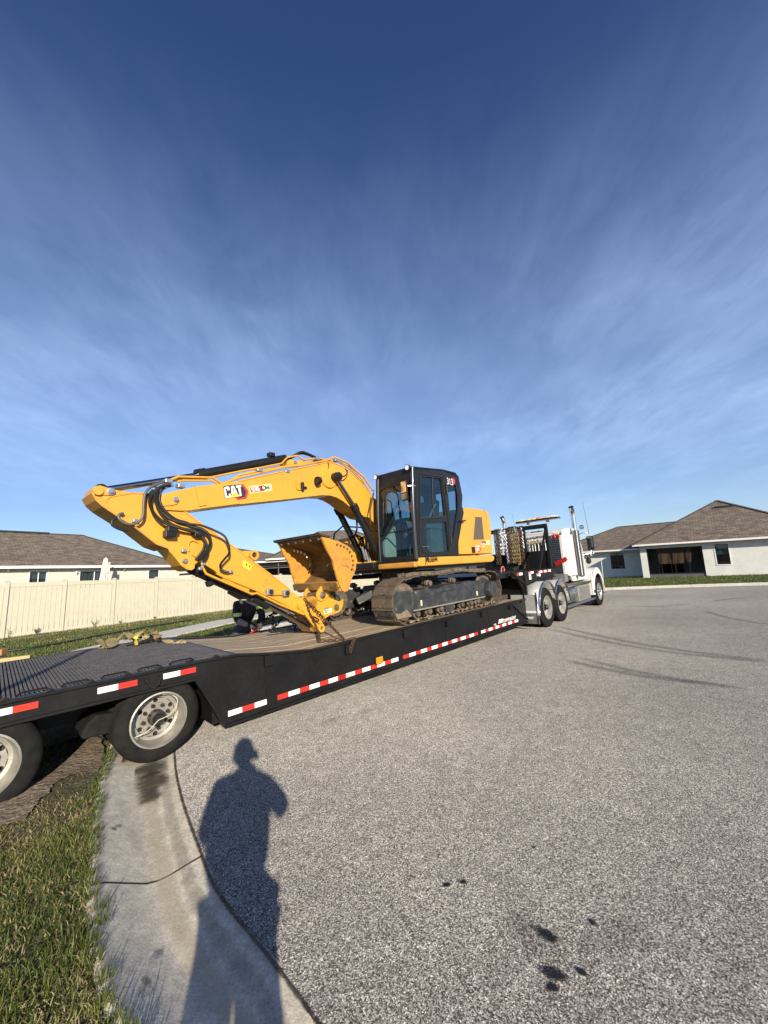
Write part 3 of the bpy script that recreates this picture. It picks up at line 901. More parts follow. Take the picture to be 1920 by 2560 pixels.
# ---- two more houses in the distance
th = TH('house', 'distant house with dark roof and pale wall, half hidden behind the digger arm', 'house', FB, (0,0,0))
mb = MB().box(-2,11,0,.2,-.3,2.5).box(10.8,11,.2,7,-.3,2.5).box(-2,-1.8,.2,7,-.3,2.5)
th.p('wall', mb, STUC)
hip(th, -2.5, 11.5, -.5, 7.5, 2.6, 1.8, 7.4, 3.5, 4.4)
th = TH('house', 'distant house with brown roof and black screened porch behind the bucket', 'house', FC, (0,0,0))
th.p('wall', MB().box(-6.5,9,2.5,2.7,-.3,2.4).box(-6.5,-6.3,2.7,8,-.3,2.4).box(8.8,9,2.7,8,-.3,2.4), mat('brown_grey_stucco', (.20,.175,.15), .9))
cR = [(-4.005,4.412),(-2.254,3.844),(-0.327,3.144),(0.297,3.33)]
cE = [(-1.109,2.469),(0.086,2.578),(0.85,2.715)]
hip(th, -7.5, 2.2, -.3, 8.5, 2.75, cR[0][0]-.2, cR[0][0], 4, cR[0][1]-.2, .1)
hip(th, -.6, 10.5, -.6, 8.8, 2.9, 3.2, 6.2, 4, 5.2, .1)
mb = MB()
for x in (-2.5,-1.2,.2,1.6,3,4.4,5.8,7.2,8.6): mb.box(x-.035,x+.035,-.1,-.03,-.3,2.75)
mb.box(-2.5,8.6,-.1,-.03,2.2,2.26).box(-2.5,8.6,-.1,-.03,2.68,2.76)
f = th.p('lanai_frame', mb, STEEL)
th.p('lanai_screen', MB().add([(-2.5,-.05,-.3),(8.6,-.05,-.3),(8.6,-.05,2.7),(-2.5,-.05,2.7)], [(0,1,2,3)]), SCR, f)

# ---------------------------------------------------------------- fence
fe = TH('privacy_fence', 'long beige vinyl privacy fence with square posts along the sidewalk', 'fence', FF, (0,0,0))
def ftop(x): return float(np.interp(x, [-6,5,10,17.5,34], [1.94,1.915,1.88,1.67,1.2]))
def fbot(x): return .0227*x-.05
SP = 1.668
bw = (SP-.125)/10
post_bm = {}
for k in range(-3, 17):
    x = k*SP
    zb, zt = fbot(x), ftop(x)
    mb = MB().box(-.063,.063,-.063,.063,0,zt-zb+.03)
    o = fe.p('post', mb, VINYL); o.location = (x, 0, zb)
    mb = MB(); mb.add([(-.075,-.075,0),(.075,-.075,0),(.075,.075,0),(-.075,.075,0),(-.075,-.075,.025),(.075,-.075,.025),(.075,.075,.025),(-.075,.075,.025),(0,0,.06)],
        [(3,2,1,0),(0,1,5,4),(1,2,6,5),(2,3,7,6),(3,0,4,7),(4,5,8),(5,6,8),(6,7,8),(7,4,8)])
    c = mb.obj('post_cap', VINYL, o); c.location = (0,0,zt-zb+.03)
    if k == 16: break
    x2 = x+SP
    for nm, h0, h1 in (('top_rail', -.17, 0.), ('bottom_rail', None, None)):
        mb = MB()
        if nm == 'top_rail': za, zb2, zc, zd = ftop(x)-.16, ftop(x2)-.16, ftop(x), ftop(x2)
        else: za, zb2, zc, zd = fbot(x)+.06, fbot(x2)+.06, fbot(x)+.16, fbot(x2)+.16
        y_ = .026
        a0, a1 = x+.063, x2-.063
        mb.add([(a0,-y_,za),(a1,-y_,zb2),(a1,y_,zb2),(a0,y_,za),(a0,-y_,zc),(a1,-y_,zd),(a1,y_,zd),(a0,y_,zc)],
               [(0,3,2,1),(4,5,6,7),(0,1,5,4),(1,2,6,5),(2,3,7,6),(3,0,4,7)])
        fe.p(nm, mb, VINYL)
    for j in range(10):
        a0 = x+.063+j*bw+.003; a1 = a0+bw-.006
        za, zc = fbot((a0+a1)/2)-.02, ftop((a0+a1)/2)-.10
        q = .010
        prof_ = [(a0,.0),(a0+q,-.011),(a1-q,-.011),(a1,.0),(a1-q,.011),(a0+q,.011)]
        mb = MB(); mb.pxy(prof_, za, zc)
        o = fe.p('board', mb, VINYL)

# ---------------------------------------------------------------- grass
def gmat(name, g1, g2, dry):
    M_ = mat(name, g1, .55, spec=.3)
    t = M_.node_tree; b = t.nodes['Principled BSDF']
    at = t.nodes.new('ShaderNodeAttribute'); at.attribute_name = 'tint'
    r = t.nodes.new('ShaderNodeValToRGB'); el = r.color_ramp.elements
    el[0].position = 0; el[0].color = (*g1,1); el[1].position = 1; el[1].color = (*dry,1)
    q = el.new(.5); q.color = (*g2,1)
    t.links.new(at.outputs['Fac'], r.inputs[0]); t.links.new(r.outputs[0], b.inputs['Base Color'])
    tr = t.nodes.new('ShaderNodeBsdfTranslucent'); mx_ = t.nodes.new('ShaderNodeMixShader'); mx_.inputs[0].default_value = .3
    t.links.new(r.outputs[0], tr.inputs[0]); t.links.new(b.outputs[0], mx_.inputs[1]); t.links.new(tr.outputs[0], mx_.inputs[2])
    t.links.new(mx_.outputs[0], t.nodes['Material Output'].inputs[0])
    return M_
GRS = gmat('grass_blade', (.058,.105,.018), (.15,.175,.040), (.50,.41,.21))
CV = np.stack([cx_, cy_], 1)
def outside(P_):
    """signed distance outside the road outline"""
    d = np.empty(len(P_)); ins = np.zeros(len(P_), bool)
    for s_ in range(0, len(P_), 4000):
        q = P_[s_:s_+4000]
        d[s_:s_+4000] = np.sqrt(((q[:,None,:]-CV[None])**2).sum(2).min(1))
    x, y = P_[:,0], P_[:,1]
    X0, Y0 = CV[:,0], CV[:,1]; X1, Y1 = np.roll(X0,-1), np.roll(Y0,-1)
    for i in range(0, NS, 3):
        j = (i+3) % NS
        c_ = ((Y0[i] > y) != (Y0[j] > y))
        with np.errstate(divide='ignore', invalid='ignore'):
            xi = (X0[j]-X0[i])*(y-Y0[i])/(Y0[j]-Y0[i])+X0[i]
        ins ^= c_ & (x < xi)
    return np.where(ins, -d, d)
def wn2(x, y, s_, seed=0):
    r_ = np.random.default_rng(seed); v = np.zeros_like(x)
    for o_ in range(5):
        a_, p1, p2 = r_.uniform(0,6.28), r_.uniform(0,6.28), r_.uniform(0,6.28); f_ = s_*1.7**o_
        v += np.sin((x*np.cos(a_)+y*np.sin(a_))*f_+p1+1.7*np.sin((x*np.sin(a_)-y*np.cos(a_))*f_*.8+p2))/1.25**o_
    return v/2.6
def blades(name, P_, z0, hmin, hmax, wd, tint, label=None, lean=.55, flat=0., fr=FG, hm=1.):
    n_ = len(P_)
    az_ = rng.uniform(0, 2*np.pi, n_); fa = rng.uniform(0, 2*np.pi, n_)
    h = rng.uniform(hmin, hmax, n_)*rng.uniform(.6,1.1,n_)*hm
    ln = rng.uniform(.1, 1, n_)*lean+flat
    w_ = wd*rng.uniform(.6,1.3,n_)
    dx, dy = np.cos(az_), np.sin(az_); wx, wy = np.cos(fa)*w_, np.sin(fa)*w_
    V = np.empty((n_,5,3), np.float32)
    x, y = P_[:,0], P_[:,1]
    V[:,0] = np.stack([x-wx, y-wy, z0+0*x], 1); V[:,1] = np.stack([x+wx, y+wy, z0+0*x], 1)
    mx_, mz = h*ln*.4, h*np.sqrt(np.maximum(.05,1-(ln*.6)**2))*.55
    V[:,2] = np.stack([x+dx*mx_+wx*.8, y+dy*mx_+wy*.8, z0+mz], 1); V[:,3] = np.stack([x+dx*mx_-wx*.8, y+dy*mx_-wy*.8, z0+mz], 1)
    V[:,4] = np.stack([x+dx*h*ln, y+dy*h*ln, z0+h*np.maximum(.12, 1-ln*ln*.75)], 1)
    me = bpy.data.meshes.new(name)
    me.vertices.add(n_*5); me.vertices.foreach_set('co', V.reshape(-1))
    base = (np.arange(n_)*5)[:,None]
    li = np.concatenate([base+np.array([0,1,2,3]), base+np.array([3,2,4])], 1).reshape(-1)
    me.loops.add(n_*7); me.loops.foreach_set('vertex_index', li.astype(np.int32))
    me.polygons.add(n_*2)
    ls = np.stack([np.arange(n_)*7, np.arange(n_)*7+4], 1).reshape(-1)
    me.polygons.foreach_set('loop_start', ls.astype(np.int32))
    me.update(calc_edges=True)
    at = me.attributes.new('tint', 'FLOAT', 'POINT')
    at.data.foreach_set('value', np.repeat(tint, 5).astype(np.float32))
    me.materials.append(GRS)
    o = bpy.data.objects.new(name, me); COL.objects.link(o)
    o['kind'] = 'stuff'
    o['label'] = label; o['category'] = 'grass'
    return o
bare = np.array([(-2.965,3.099),(-2.876,3.15),(-2.905,3.408),(-3.036,3.818),(-3.11,4.189),(-2.759,3.585)]+[(-4.6,5.6),(-4.9,4.4),(-5.2,3.6),(-4.0,6.0)])
def near(P_, pts, r_): return np.sqrt(((P_[:,None,:]-pts[None])**2).sum(2).min(1)) < r_
def samp(n_, x0, x1, y0, y1): return np.stack([rng.uniform(x0,x1,n_), rng.uniform(y0,y1,n_)], 1)
# foreground turf beside the gutter
P_ = np.concatenate([samp(150000,-3.1,-.2,.5,3.2), samp(60000,-5.2,-1.4,2.2,6.6)])
d_ = outside(P_)
P_ = P_[d_ > .535]; d_ = d_[d_ > .535]
g = wn2(P_[:,0], P_[:,1], 3.1, 3)
dirt = near(P_, bare, .30) | (near(P_, bare, .62) & (g > -.1)) | (g > .98)
hol_ = wn2(P_[:,0],P_[:,1],11,41) > .55
keep = (~dirt & ~hol_) | (rng.random(len(P_)) < .14)
P_, d_, g, dirt = P_[keep], d_[keep], g[keep], dirt[keep]
t_ = np.clip(.36+.24*g+rng.normal(0,.2,len(P_))+.25*dirt+.10*(wn2(P_[:,0],P_[:,1],9,5)), 0, 1)
dryb = rng.random(len(P_)) < (.20+.3*np.clip(g,0,1)+.4*dirt)
t_[dryb] = rng.uniform(.75,1,dryb.sum())
hl = np.where(dryb, .4, 1.)
blades('grass', P_[~dryb], .082, .02, .075, .0019, t_[~dryb], 'ragged green turf beside the gutter in the foreground', 1.25, hm=np.clip(.75+.55*wn2(P_[~dryb][:,0],P_[~dryb][:,1],5.5,31),.25,1.5))
blades('dry_grass', P_[dryb], .086, .02, .06, .0022, t_[dryb], 'dry straw blades lying among the foreground turf', .6, .6)
# longer blades hanging over the gutter
i_ = rng.integers(0, NS, 60000)
sel = (cx_[i_] < -.1) & (cy_[i_] < 4.3) & (cy_[i_] > .6) & (cx_[i_] > -3)
i_ = i_[sel]; o_ = .53+.06*rng.random(len(i_)) + .05*wn2(cx_[i_], cy_[i_], 6, 8)
P_ = np.stack([cx_[i_]+nx[i_]*o_+rng.normal(0,.01,len(i_)), cy_[i_]+ny[i_]*o_+rng.normal(0,.01,len(i_))], 1)
blades('grass', P_, .08, .03, .095, .0020, np.clip(rng.normal(.3,.22,len(P_)),0,1), 'longer grass fringe hanging over the edge of the gutter', 1.0)
# lawn between the road and the fence
def fdist(P_):
    q = np.array(FF.inverted())
    loc_ = P_ @ q[:2,:2].T + q[:2,3]
    return loc_[:,1]
SWm = np.stack([sx_+gy*.65, sy_-gx*.65], 1)
P_ = samp(230000, -17, 2, 5, 26)
dd = np.hypot(P_[:,0], P_[:,1])
P_ = P_[(fdist(P_) < -.02) & (rng.random(len(P_)) < np.clip(11/dd,.25,1)) & ~near(P_, SWm, .70)]
P_ = P_[outside(P_) > .64]
g = wn2(P_[:,0], P_[:,1], 1.6, 11)
fd_ = fdist(P_)
strip = np.exp(-((fd_+1.0)/.55)**2)
P_ = P_[rng.random(len(P_)) > strip*.5*(g > -.2)] if False else P_
t_ = np.clip(.34+.26*g+.32*strip+rng.normal(0,.2,len(P_)), 0, 1)
shade_line = np.abs(fd_+1.75+.08*np.sin(P_[:,0]*.8)) < .09  # blades left out for the shadow line of the lawn step
k_ = ~shade_line & (rng.random(len(P_)) > .35*strip)
blades('grass', P_[k_], .08, .03, .09, .009, t_[k_], 'mown lawn strip between the sidewalk and the beige fence', .8)
P_ = samp(60000, 3, 27, 14, 31)
q = np.array(FR.inverted()); lr = P_ @ q[:2,:2].T + q[:2,3]
P_ = P_[(lr[:,1] < 2.0) & ((lr[:,1] < -.02) | (lr[:,0] < -.4))]
P_ = P_[outside(P_) > .62]
t_ = np.clip(.25+.2*wn2(P_[:,0],P_[:,1],1.2,21)+rng.normal(0,.15,len(P_)), 0, 1)
blades('grass', P_, .08, .04, .11, .014, t_, 'green lawn in front of the white house', .8)
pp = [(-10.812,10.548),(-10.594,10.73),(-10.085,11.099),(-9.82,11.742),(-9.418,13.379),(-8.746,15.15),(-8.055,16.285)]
solo('shadow_line_tube', MB().tube([(x,y,.135) for x,y in [(p.x,p.y) for p in spline([(a_,b_,0) for a_,b_ in pp],6)]], .026, 8), HOSE, FG, (pp[1][0],pp[1][1],.1), 'thin black tube drawn in as the shadow line of a lawn step before the fence', 'shadow line', smooth=60)  # black tube added to stand for the shadow line of a lawn step
# weeds growing at the foot of the fence
for k, (wx_, hgt, n_) in enumerate(((-.75,.22,26),(1.05,.30,10),(1.95,.14,8),(-1.5,.34,5),(3.3,.12,10))):
    w0 = Vector((wx_, -.12, .0227*wx_))
    mb = MB()
    for j in range(n_):
        a_ = random.uniform(0,2*PI); l_ = hgt*random.uniform(.6,1.1); tl_ = Vector((math.cos(a_)*.5*l_, math.sin(a_)*.2*l_, l_))
        mb.tube([w0, w0+tl_*.5+Vector((0,0,.03)), w0+tl_], [.004,.003,.001], 4)
        for s_ in (.5,.7,.9):
            p_ = w0+tl_*s_; b_ = random.uniform(0,2*PI); v_ = Vector((math.cos(b_),math.sin(b_),.3))*.05
            s2 = Vector((-math.sin(b_),math.cos(b_),0))*.014
            mb.add([p_, p_+v_*.5+s2, p_+v_, p_+v_*.5-s2], [(0,1,2,3)])
    solo('weed', mb, mat('weed_leaf%d' % k, (.05,.085,.02), .6), FF, tuple(w0), ['bushy dark green weed at the foot of the fence, the leafiest of them','tall thin weed standing against the fence boards','small low weed at the fence foot, middle one','tallest bare stalks by the fence foot at the far left','short weed tuft beside a fence post, nearest the digger arm'][k], 'weed', 'weeds along the foot of the fence')

# ================================================================ THE TRAILER
def wheel(th, x, z, y0, r, rr, wd, name='wheel', dual=True, rimm=None, lugs=8, dish=.11, front=False, gap=.29, far=False, hose=False):
    """y0 = outer side plane; sgn points towards the middle of the vehicle"""
    s_ = -1 if far else 1
    def tyre(ya):
        mb = MB()
        pr = [(rr,.012),(rr+.012,.002),(rr+.35*(r-rr),-.004),(rr+.7*(r-rr),.002),(r-.02,.018),(r-.006,.03),(r,.045)]
        n_ = 5; tw = wd-.09
        for i in range(n_):
            a0 = .045+tw*i/n_; a1 = .045+tw*(i+1)/n_
            pr += [(r,a0+.004),(r,a1-.012),(r-.010,a1-.010),(r-.010,a1-.002)]
        pr += [(r,wd-.045),(r-.006,wd-.03),(r-.02,wd-.018),(rr+.5*(r-rr),wd+.003),(rr,wd-.012)]
        return mb.lathe(pr, (x,ya,z), 'y', 56, s_)
    w_ = TH.__new__(TH); w_.b = th.b
    o = th.p(name, tyre(y0), RUB, smooth=32)
    rm = rimm or ALUD
    mb = MB().lathe([(rr+.004,.02),(rr+.010,.004),(rr-.004,.0),(rr-.012,.02),(rr-.016,wd*.30 if not front else .03),(rr-.035,dish),(rr-.06,dish+.006)], (x,y0,z), 'y', 48, s_)
    ri = th.p('rim', mb, rm, o, smooth=35)
    # disc with hand holes
    mb = MB(); nh = 6 if not front else 10
    R1, R0 = rr-.055, rr*.40
    hr = (R1-R0)*.24; hc = R0+(R1-R0)*.66
    seg = nh*8
    # rings: outer ring, hole band split into webs, inner ring
    ra, rb = hc+hr, hc-hr
    def P(rad_, t_, yy): return (x+rad_*math.cos(t_), y0+s_*yy, z+rad_*math.sin(t_))
    yy = lambda r_: dish+.006-(.0 if not front else .03*(1-(r_/R1)))
    for i in range(seg):
        t0, t1 = 2*PI*i/seg, 2*PI*(i+1)/seg
        mb.add([P(ra,t0,yy(ra)),P(ra,t1,yy(ra)),P(R1+.01,t1,yy(R1)),P(R1+.01,t0,yy(R1))], [(0,1,2,3)])
        mb.add([P(R0*.6,t0,yy(R0)),P(R0*.6,t1,yy(R0)),P(rb,t1,yy(rb)),P(rb,t0,yy(rb))], [(0,1,2,3)])
    for j in range(nh):
        tc_ = 2*PI*(j+.5)/nh; hw = hr/hc
        # web between the round holes, its sides following the hole
        n_ = 8
        for side in (-1, 1):
            for q in range(n_):
                u0, u1 = -1+2*q/n_, -1+2*(q+1)/n_
                def edge(u): return math.sqrt(max(0,1-u*u))*hw
                tb = tc_+side*PI/nh
                mb.add([P(hc+u0*hr,tc_+side*edge(u0),yy(hc)),P(hc+u1*hr,tc_+side*edge(u1),yy(hc)),P(hc+u1*hr,tb,yy(hc)),P(hc+u0*hr,tb,yy(hc))], [(0,1,2,3)])
    th.p('wheel_disc', mb, rm, ri)
    th.p('brake_drum', MB().lathe([(0,dish+.05),(R1,dish+.05),(R1,dish+.2)], (x,y0,z), 'y', 24, s_), STEEL, o)
    hubp = [(0,-.0),(R0*.42,.0),(R0*.5,.012),(R0*.5,.05),(R0*.72,.055),(R0*.75,.07),(R0*.75,dish+.01)] if not front else [(0,-.075),(R0*.3,-.075),(R0*.42,-.06),(R0*.45,.0),(R0*.8,.01),(R0*.85,dish)]
    th.p('hub', MB().lathe([(a_, b_+.005) for a_, b_ in hubp], (x,y0,z), 'y', 28, s_), STEEL if not front else ALU, o, smooth=35)
    for j in range(lugs):
        t_ = 2*PI*(j+.3)/lugs; rl = R0*1.02+.012
        c = (x+rl*math.cos(t_), y0, z+rl*math.sin(t_))
        mb = MB().lathe([(0,dish-.035),(.010,dish-.035),(.012,dish-.03),(.018,dish-.012),(.018,dish+.006)], c, 'y', 8, s_)
        th.p('lug_nut', mb, STEEL if not front and rimm is None else CHR, o)
    if hose:
        pts = [(x-.01, y0+.0, z+.0),(x-.10,y0-.002,z-.07),(x-.19,y0+.03,z-.10),(x-.165,y0+.06,z-.13)]
        th.p('inflation_hose', MB().tube(spline(pts,6), .005, 6), CURT, o, smooth=60)
        pts = [(x-.01, y0+.0, z+.0),(x+.10,y0-.002,z+.03),(x+.165,y0+.02,z+.12),(x+.12,y0+.05,z+.19),(x+.04,y0+.06,z+.21)]
        th.p('inflation_hose', MB().tube(spline(pts,6), .005, 6), CURT, o, smooth=60)
    if dual:
        th.p('inner_tyre', tyre(y0+s_*gap), RUB, o, smooth=32)
    return o

TW = 2.40
tr = TH('lowboy_trailer', 'long black lowboy trailer with red and white reflective tape, carrying the yellow digger', 'trailer', FT, (0,1.2,0))
side = [(-3.4,.835),(.44,.825),(.85,.808),(1.28,.735),(1.85,.665),(7.95,.665),(7.95,.15),(.715,.135),(.42,.672),(-3.4,.69)]
for y0, y1 in ((.0,.05),(TW-.05,TW)):
    s_ = tr.p('side_rail', MB().pxz(side, y0, y1), BLKT, bevel=.006)
    a_, b_ = (y0-.03, y1) if y0 < 1 else (y0, y1+.03)
    mb = MB()
    mb.beam((.70,(a_+b_)/2,.125),(7.96,(a_+b_)/2,.14),b_-a_,.025)
    mb.beam((.405,(a_+b_)/2,.68),(.705,(a_+b_)/2,.125),b_-a_,.022)
    mb.beam((-3.4,(a_+b_)/2,.682),(.405,(a_+b_)/2,.668),b_-a_,.022)
    tr.p('bottom_flange', mb, BLKT, s_)
    mb = MB(); tp = [(-3.4,.845),(.44,.835),(.85,.818),(1.28,.745),(1.85,.675),(7.95,.675)]
    for i in range(5): mb.beam((tp[i][0],(a_+b_)/2,tp[i][1]),(tp[i+1][0],(a_+b_)/2,tp[i+1][1]),b_-a_,.022)
    tr.p('top_flange', mb, BLKT, s_)
    if y0 < 1:
        tr.p('weld_seam', MB().beam((1.20,-.002,.17),(1.19,-.002,.72),.008,.012,(1,0,0)), BLKT, s_)
        for sx in (3.0, 4.7, 6.2): tr.p('weld_seam', MB().beam((sx,-.001,.17),(sx,-.001,.64),.006,.008,(1,0,0)), BLKT, s_)
# stake pockets and D-rings on the near rail
for p4 in ((1.165,1.266,0.624,0.743), (2.362,2.49,0.518,0.639), (3.548,3.679,0.53,0.651), (4.7,4.807,0.535,0.625), (5.893,6.001,0.533,0.643), (7.091,7.179,0.532,0.635)):
    x0, x1, z0, z1 = p4
    mb = MB().box(x0,x0+.02,-.05,-.002,z0,z1).box(x1-.02,x1,-.05,-.002,z0,z1).box(x0,x1,-.055,-.045,z0,z1).box(x0+.02,x1-.02,-.045,-.002,z0,z0+.015)
    tr.p('stake_pocket', mb, BLKT, bevel=.004)
x0, x1, z0, z1 = (-0.033,0.101,0.686,0.793)
tr.p('tie_down_ring', MB().tube([(x0+.01,-.012,z1-.03),(x0+.03,-.03,z0+.02),((x0+x1)/2,-.035,z0),(x1-.03,-.03,z0+.02),(x1-.01,-.012,z1-.03)],.010,6).box(x0-.01,x0+.02,-.02,0,z1-.05,z1-.01).box(x1-.02,x1+.01,-.02,0,z1-.05,z1-.01), BLKT, smooth=50)
x0, x1, z0, z1 = (2.918,3.082,0.248,0.368)
o = tr.p('marker_lamp', MB().box(x0,x1,-.012,-.001,z0,z1), BLK, bevel=.02, bseg=3)
tr.p('lens', MB().box(x0+.015,x1-.015,-.03,-.012,z0+.012,z1-.012), AMB, o, bevel=.012, bseg=3)
# reflective tape, each length a part of its own
def tape(xs, cols, zc, h=.05, yy=-.0035, slope=0.):
    for i, c in enumerate(cols):
        a_, b_ = sorted((xs[2*i], xs[2*i+1]))
        zz = zc+slope*(a_-xs[0])
        mb = MB().pxz([(a_+.001,zz-h/2),(b_-.001,zz+slope*(b_-a_)-h/2),(b_-.001,zz+slope*(b_-a_)+h/2),(a_+.001,zz+h/2)], yy-.001, yy)
        tr.p('reflector_strip', mb, WTAPE if c == 'W' else RTAPE)
xs = [-1.082,-0.938,-0.938,-0.788,-0.402,-0.249,-0.249,-0.098,0.116,0.271,0.271,0.42]
tape(xs, 'WRWRWR', .768, .05, slope=-.004)
xs = [0.746,0.902,0.902,1.047,1.047,1.202]
tape(xs, 'WRW', .232, .056)
xs = [1.331,1.477,1.477,1.635,1.635,1.777,1.777,1.932,1.932,2.075,2.075,2.228,2.228,2.365,2.365,2.527]
tape(xs, 'RWRWRWRW', .236, .055)
xs = [2.23,2.369,2.369,2.531,2.531,2.667,2.667,2.825,2.825,2.964,2.964,3.12,3.12,3.258,3.258,3.42]
tape(xs, 'RWRWRWRW', .238, .055)
xs = [3.529,3.679,3.679,3.837,3.837,3.97,3.97,4.13,4.13,4.261,4.261,4.428,4.428,4.561,4.561,4.716,4.716,4.854,4.854,5.019,5.019,5.137,5.137,5.307,5.307,5.433,5.433,5.596,5.596,5.737]
tape(xs, 'RWRWRWRWRWRWRWR', .240, .055)
xs = [5.864,6.022,6.022,6.155,6.155,6.311,6.311,6.442,6.442,6.59,6.59,6.738,6.738,6.889,6.889,7.01,7.01,7.169,7.169,7.308,7.308,7.474]
tape(xs, 'WRWRWRWRWRW', .243, .055)
(lx,lz),(lx2,lz2) = [(6.776,0.287),(7.441,0.269)]
tr.text('maker_lettering', 'towmaster', .150, (lx,-.004,.292), TRIM, off=.0015, sx=(lx2-lx)/.72)
(sx0,_z),(sx1,_z2) = [(6.566,0.293),(6.723,0.287)]
mb = MB()
for q in range(3):
    a_ = sx0+(sx1-sx0)*q/3
    mb.pxz([(a_,.30),(a_+.07,.30),(a_+.12,.38),(a_+.05,.38)], -.005, -.003)
tr.p('maker_logo', mb, TRIM)
(ax,az_),_ = [(6.378,0.296),(6.514,0.288)]
tr.text('model_lettering', 'T-70', .05, (ax,-.004,.285), TRIM, off=.002)
# cross-members, inner beams, mud guard, axles
mb = MB()
for x in [-3.2+.6*i for i in range(6)]: mb.box(x,x+.08,.05,TW-.05,.70,.79)
for x in [1.0+.62*i for i in range(12)]: mb.box(x,x+.08,.05,TW-.05,.50,.62)
mb.box(-3.4,.6,.62,.74,.40,.78).box(-3.4,.6,1.66,1.78,.40,.78).box(.6,.72,.05,TW-.05,.16,.62).box(1.3,7.9,.8,.92,.2,.62).box(1.3,7.9,1.5,1.62,.2,.62)
tr.p('cross_member', mb, BLKT)
for x in (.095,-1.115,-2.32):
    tr.p('axle', MB().tube([(x,.1,.375),(x,TW-.1,.375)], .055, 12), STEEL)
    tr.p('brake_chamber', MB().lathe([(0,0),(.08,0),(.09,.04),(.09,.14),(.07,.18),(0,.18)], (x-.18,.62,.45), 'x', 14), STEEL, smooth=40)
gx0, gx1, gz0, gz1 = (-0.476,-0.313,0.31,0.482)
tr.p('rubber_mudguard', MB().pxz([(gx0,gz0+.05),(gx0+.02,gz0+.01),(gx1+.1,gz0),(gx1+.1,gz1),(gx1-.05,gz1+.02),(gx0+.05,gz1-.03)], .25, .62), RUB, bevel=.015)
wheel(tr, .095, .372, .012, .372, .238, .23, hose=True, dish=.135)
wheel(tr, -1.115, .39, .012, .378, .238, .23, dish=.135)
wheel(tr, -2.32, .40, .012, .378, .238, .23)
for x in (.095, -1.115): wheel(tr, x, .38, TW-.012, .375, .238, .23, far=True)
# rear deck: ridged steel grating, one bar at a time
DZ0 = .845
nb = 130
for i in range(nb):
    x = .83-.028*i
    z = DZ0 if x < .5 else DZ0-.03*(x-.5)/.35
    wv = .004*math.sin(i*.9)
    mb = MB().pxz([(x-.0115,z-.012),(x+.0115,z-.012),(x+.008,z+.006+wv*.4),(x-.008,z+.006+wv*.4)], .05, TW-.05)
    tr.p('grating_bar', mb, GRAT)
tr.p('grating_tray', MB().pxz([(-3.4,.80),(.44,.80),(.85,.79),(.85,.80),(.44,.822),(-3.4,.822)],.05,TW-.05), mat('grating_base', (.02,.018,.016), .9, col2=(.06,.05,.035), scale=5))
for x in [-1.26+.27*i for i in range(8)]:
    z_ = float(np.interp(x,[-3.4,.44,.85],[.85,.84,.825]))
    tr.p('rub_rail_hook', MB().pxz([(x-.045,z_),(x+.035,z_),(x+.03,z_+.014),(x+.0,z_+.03),(x-.03,z_+.012)],-.01,.035), BLKT, bevel=.003)
for xa, xb in ((-1.2,-1.0),(-.92,-.72),(-.65,-.45),(-.38,-.17),(-.1,.1),(.17,.4)):
    tr.p('rope_rail', MB().tube([(xa,.01,.862),(xa+.03,.012,.880),(xb-.03,.012,.880),(xb,.01,.862)], .008, 6), BLKT, smooth=60)
# wooden deck boards: sloping part and the flat well
zs = [(.86,.812),(1.28,.748),(1.85,.685)]
NBD = 11
bwid = (TW-.12)/NBD
for j in range(NBD):
    y0 = .06+j*bwid+.003; y1 = y0+bwid-.006
    dz = random.uniform(-.003,.003)
    mb = MB().pxz([(.86,.79+dz),(1.28,.735+dz),(1.85,.67+dz),(4.4,.67+dz),(4.4,.642),(1.85,.642),(1.28,.70),(.86,.76)], y0, y1)
    o = tr.p('deck_board', mb, WOOD, bevel=.004, bseg=1)
    mb = MB().pxz([(4.406,.67-dz),(7.9,.67-dz),(7.9,.642),(4.406,.642)], y0, y1)
    tr.p('deck_board', mb, WOOD, bevel=.004, bseg=1)
tr.p('deck_edge_plate', MB().pxz([(.84,.775),(.90,.775),(.90,.812),(.84,.815)],.05,TW-.05), BLKT)
# gooseneck
gn = [(7.93,.15),(8.04,.15),(8.06,1.03),(9.88,1.10),(9.90,1.315),(7.45,1.345),(7.45,1.20),(7.70,1.16),(7.93,.9)]
for y0, y1 in ((0,.04),(TW-.04,TW)):
    g_ = tr.p('gooseneck_side', MB().pxz(gn, y0, y1), BLKT, bevel=.005)
    mb = MB()
    ya = -.015 if y0 < 1 else TW+.015
    for p, q in (((8.05,1.02),(9.9,1.09)),((8.05,1.02),(8.04,.13))): mb.beam((p[0],ya,p[1]),(q[0],ya,q[1]),.05,.03)
    mb.beam((7.45,ya,1.31),(8.04,ya,.98),.03,.03).beam((7.25,ya,.62),(8.02,ya,.16),.03,.035).beam((7.70,ya,.63),(8.03,ya,.68),.03,.03)
    mb.beam((8.0,ya-.02,.15),(8.0,ya-.02,1.34),.04,.05,(1,0,0))
    tr.p('gooseneck_brace', mb, BLKT, g_)
mb = MB().box(7.35,9.9,.04,TW-.04,1.25,1.315)
tr.p('gooseneck_deck', mb, BLKT, bevel=.01)
mb = MB().box(7.96,8.03,.04,TW-.04,.15,1.25)
tr.p('gooseneck_plate', mb, BLKT)
for yy in (.5,.95,1.4,1.85): tr.p('hydraulic_hose', MB().tube(spline([(7.5,yy,1.2),(7.55,yy+.05,.95),(7.8,yy,.8),(7.94,yy,.7)],6),.018,6), HOSE, smooth=60)
tr.p('gooseneck_cylinder', MB().tube([(7.94,.7,.35),(7.6,.7,1.2)],.06,12).tube([(7.94,1.6,.35),(7.6,1.6,1.2)],.06,12), BLK, smooth=50)
mb = MB().pxz([(6.9,1.30),(7.46,1.34),(7.46,1.22),(6.9,1.22)], .1, TW-.1)
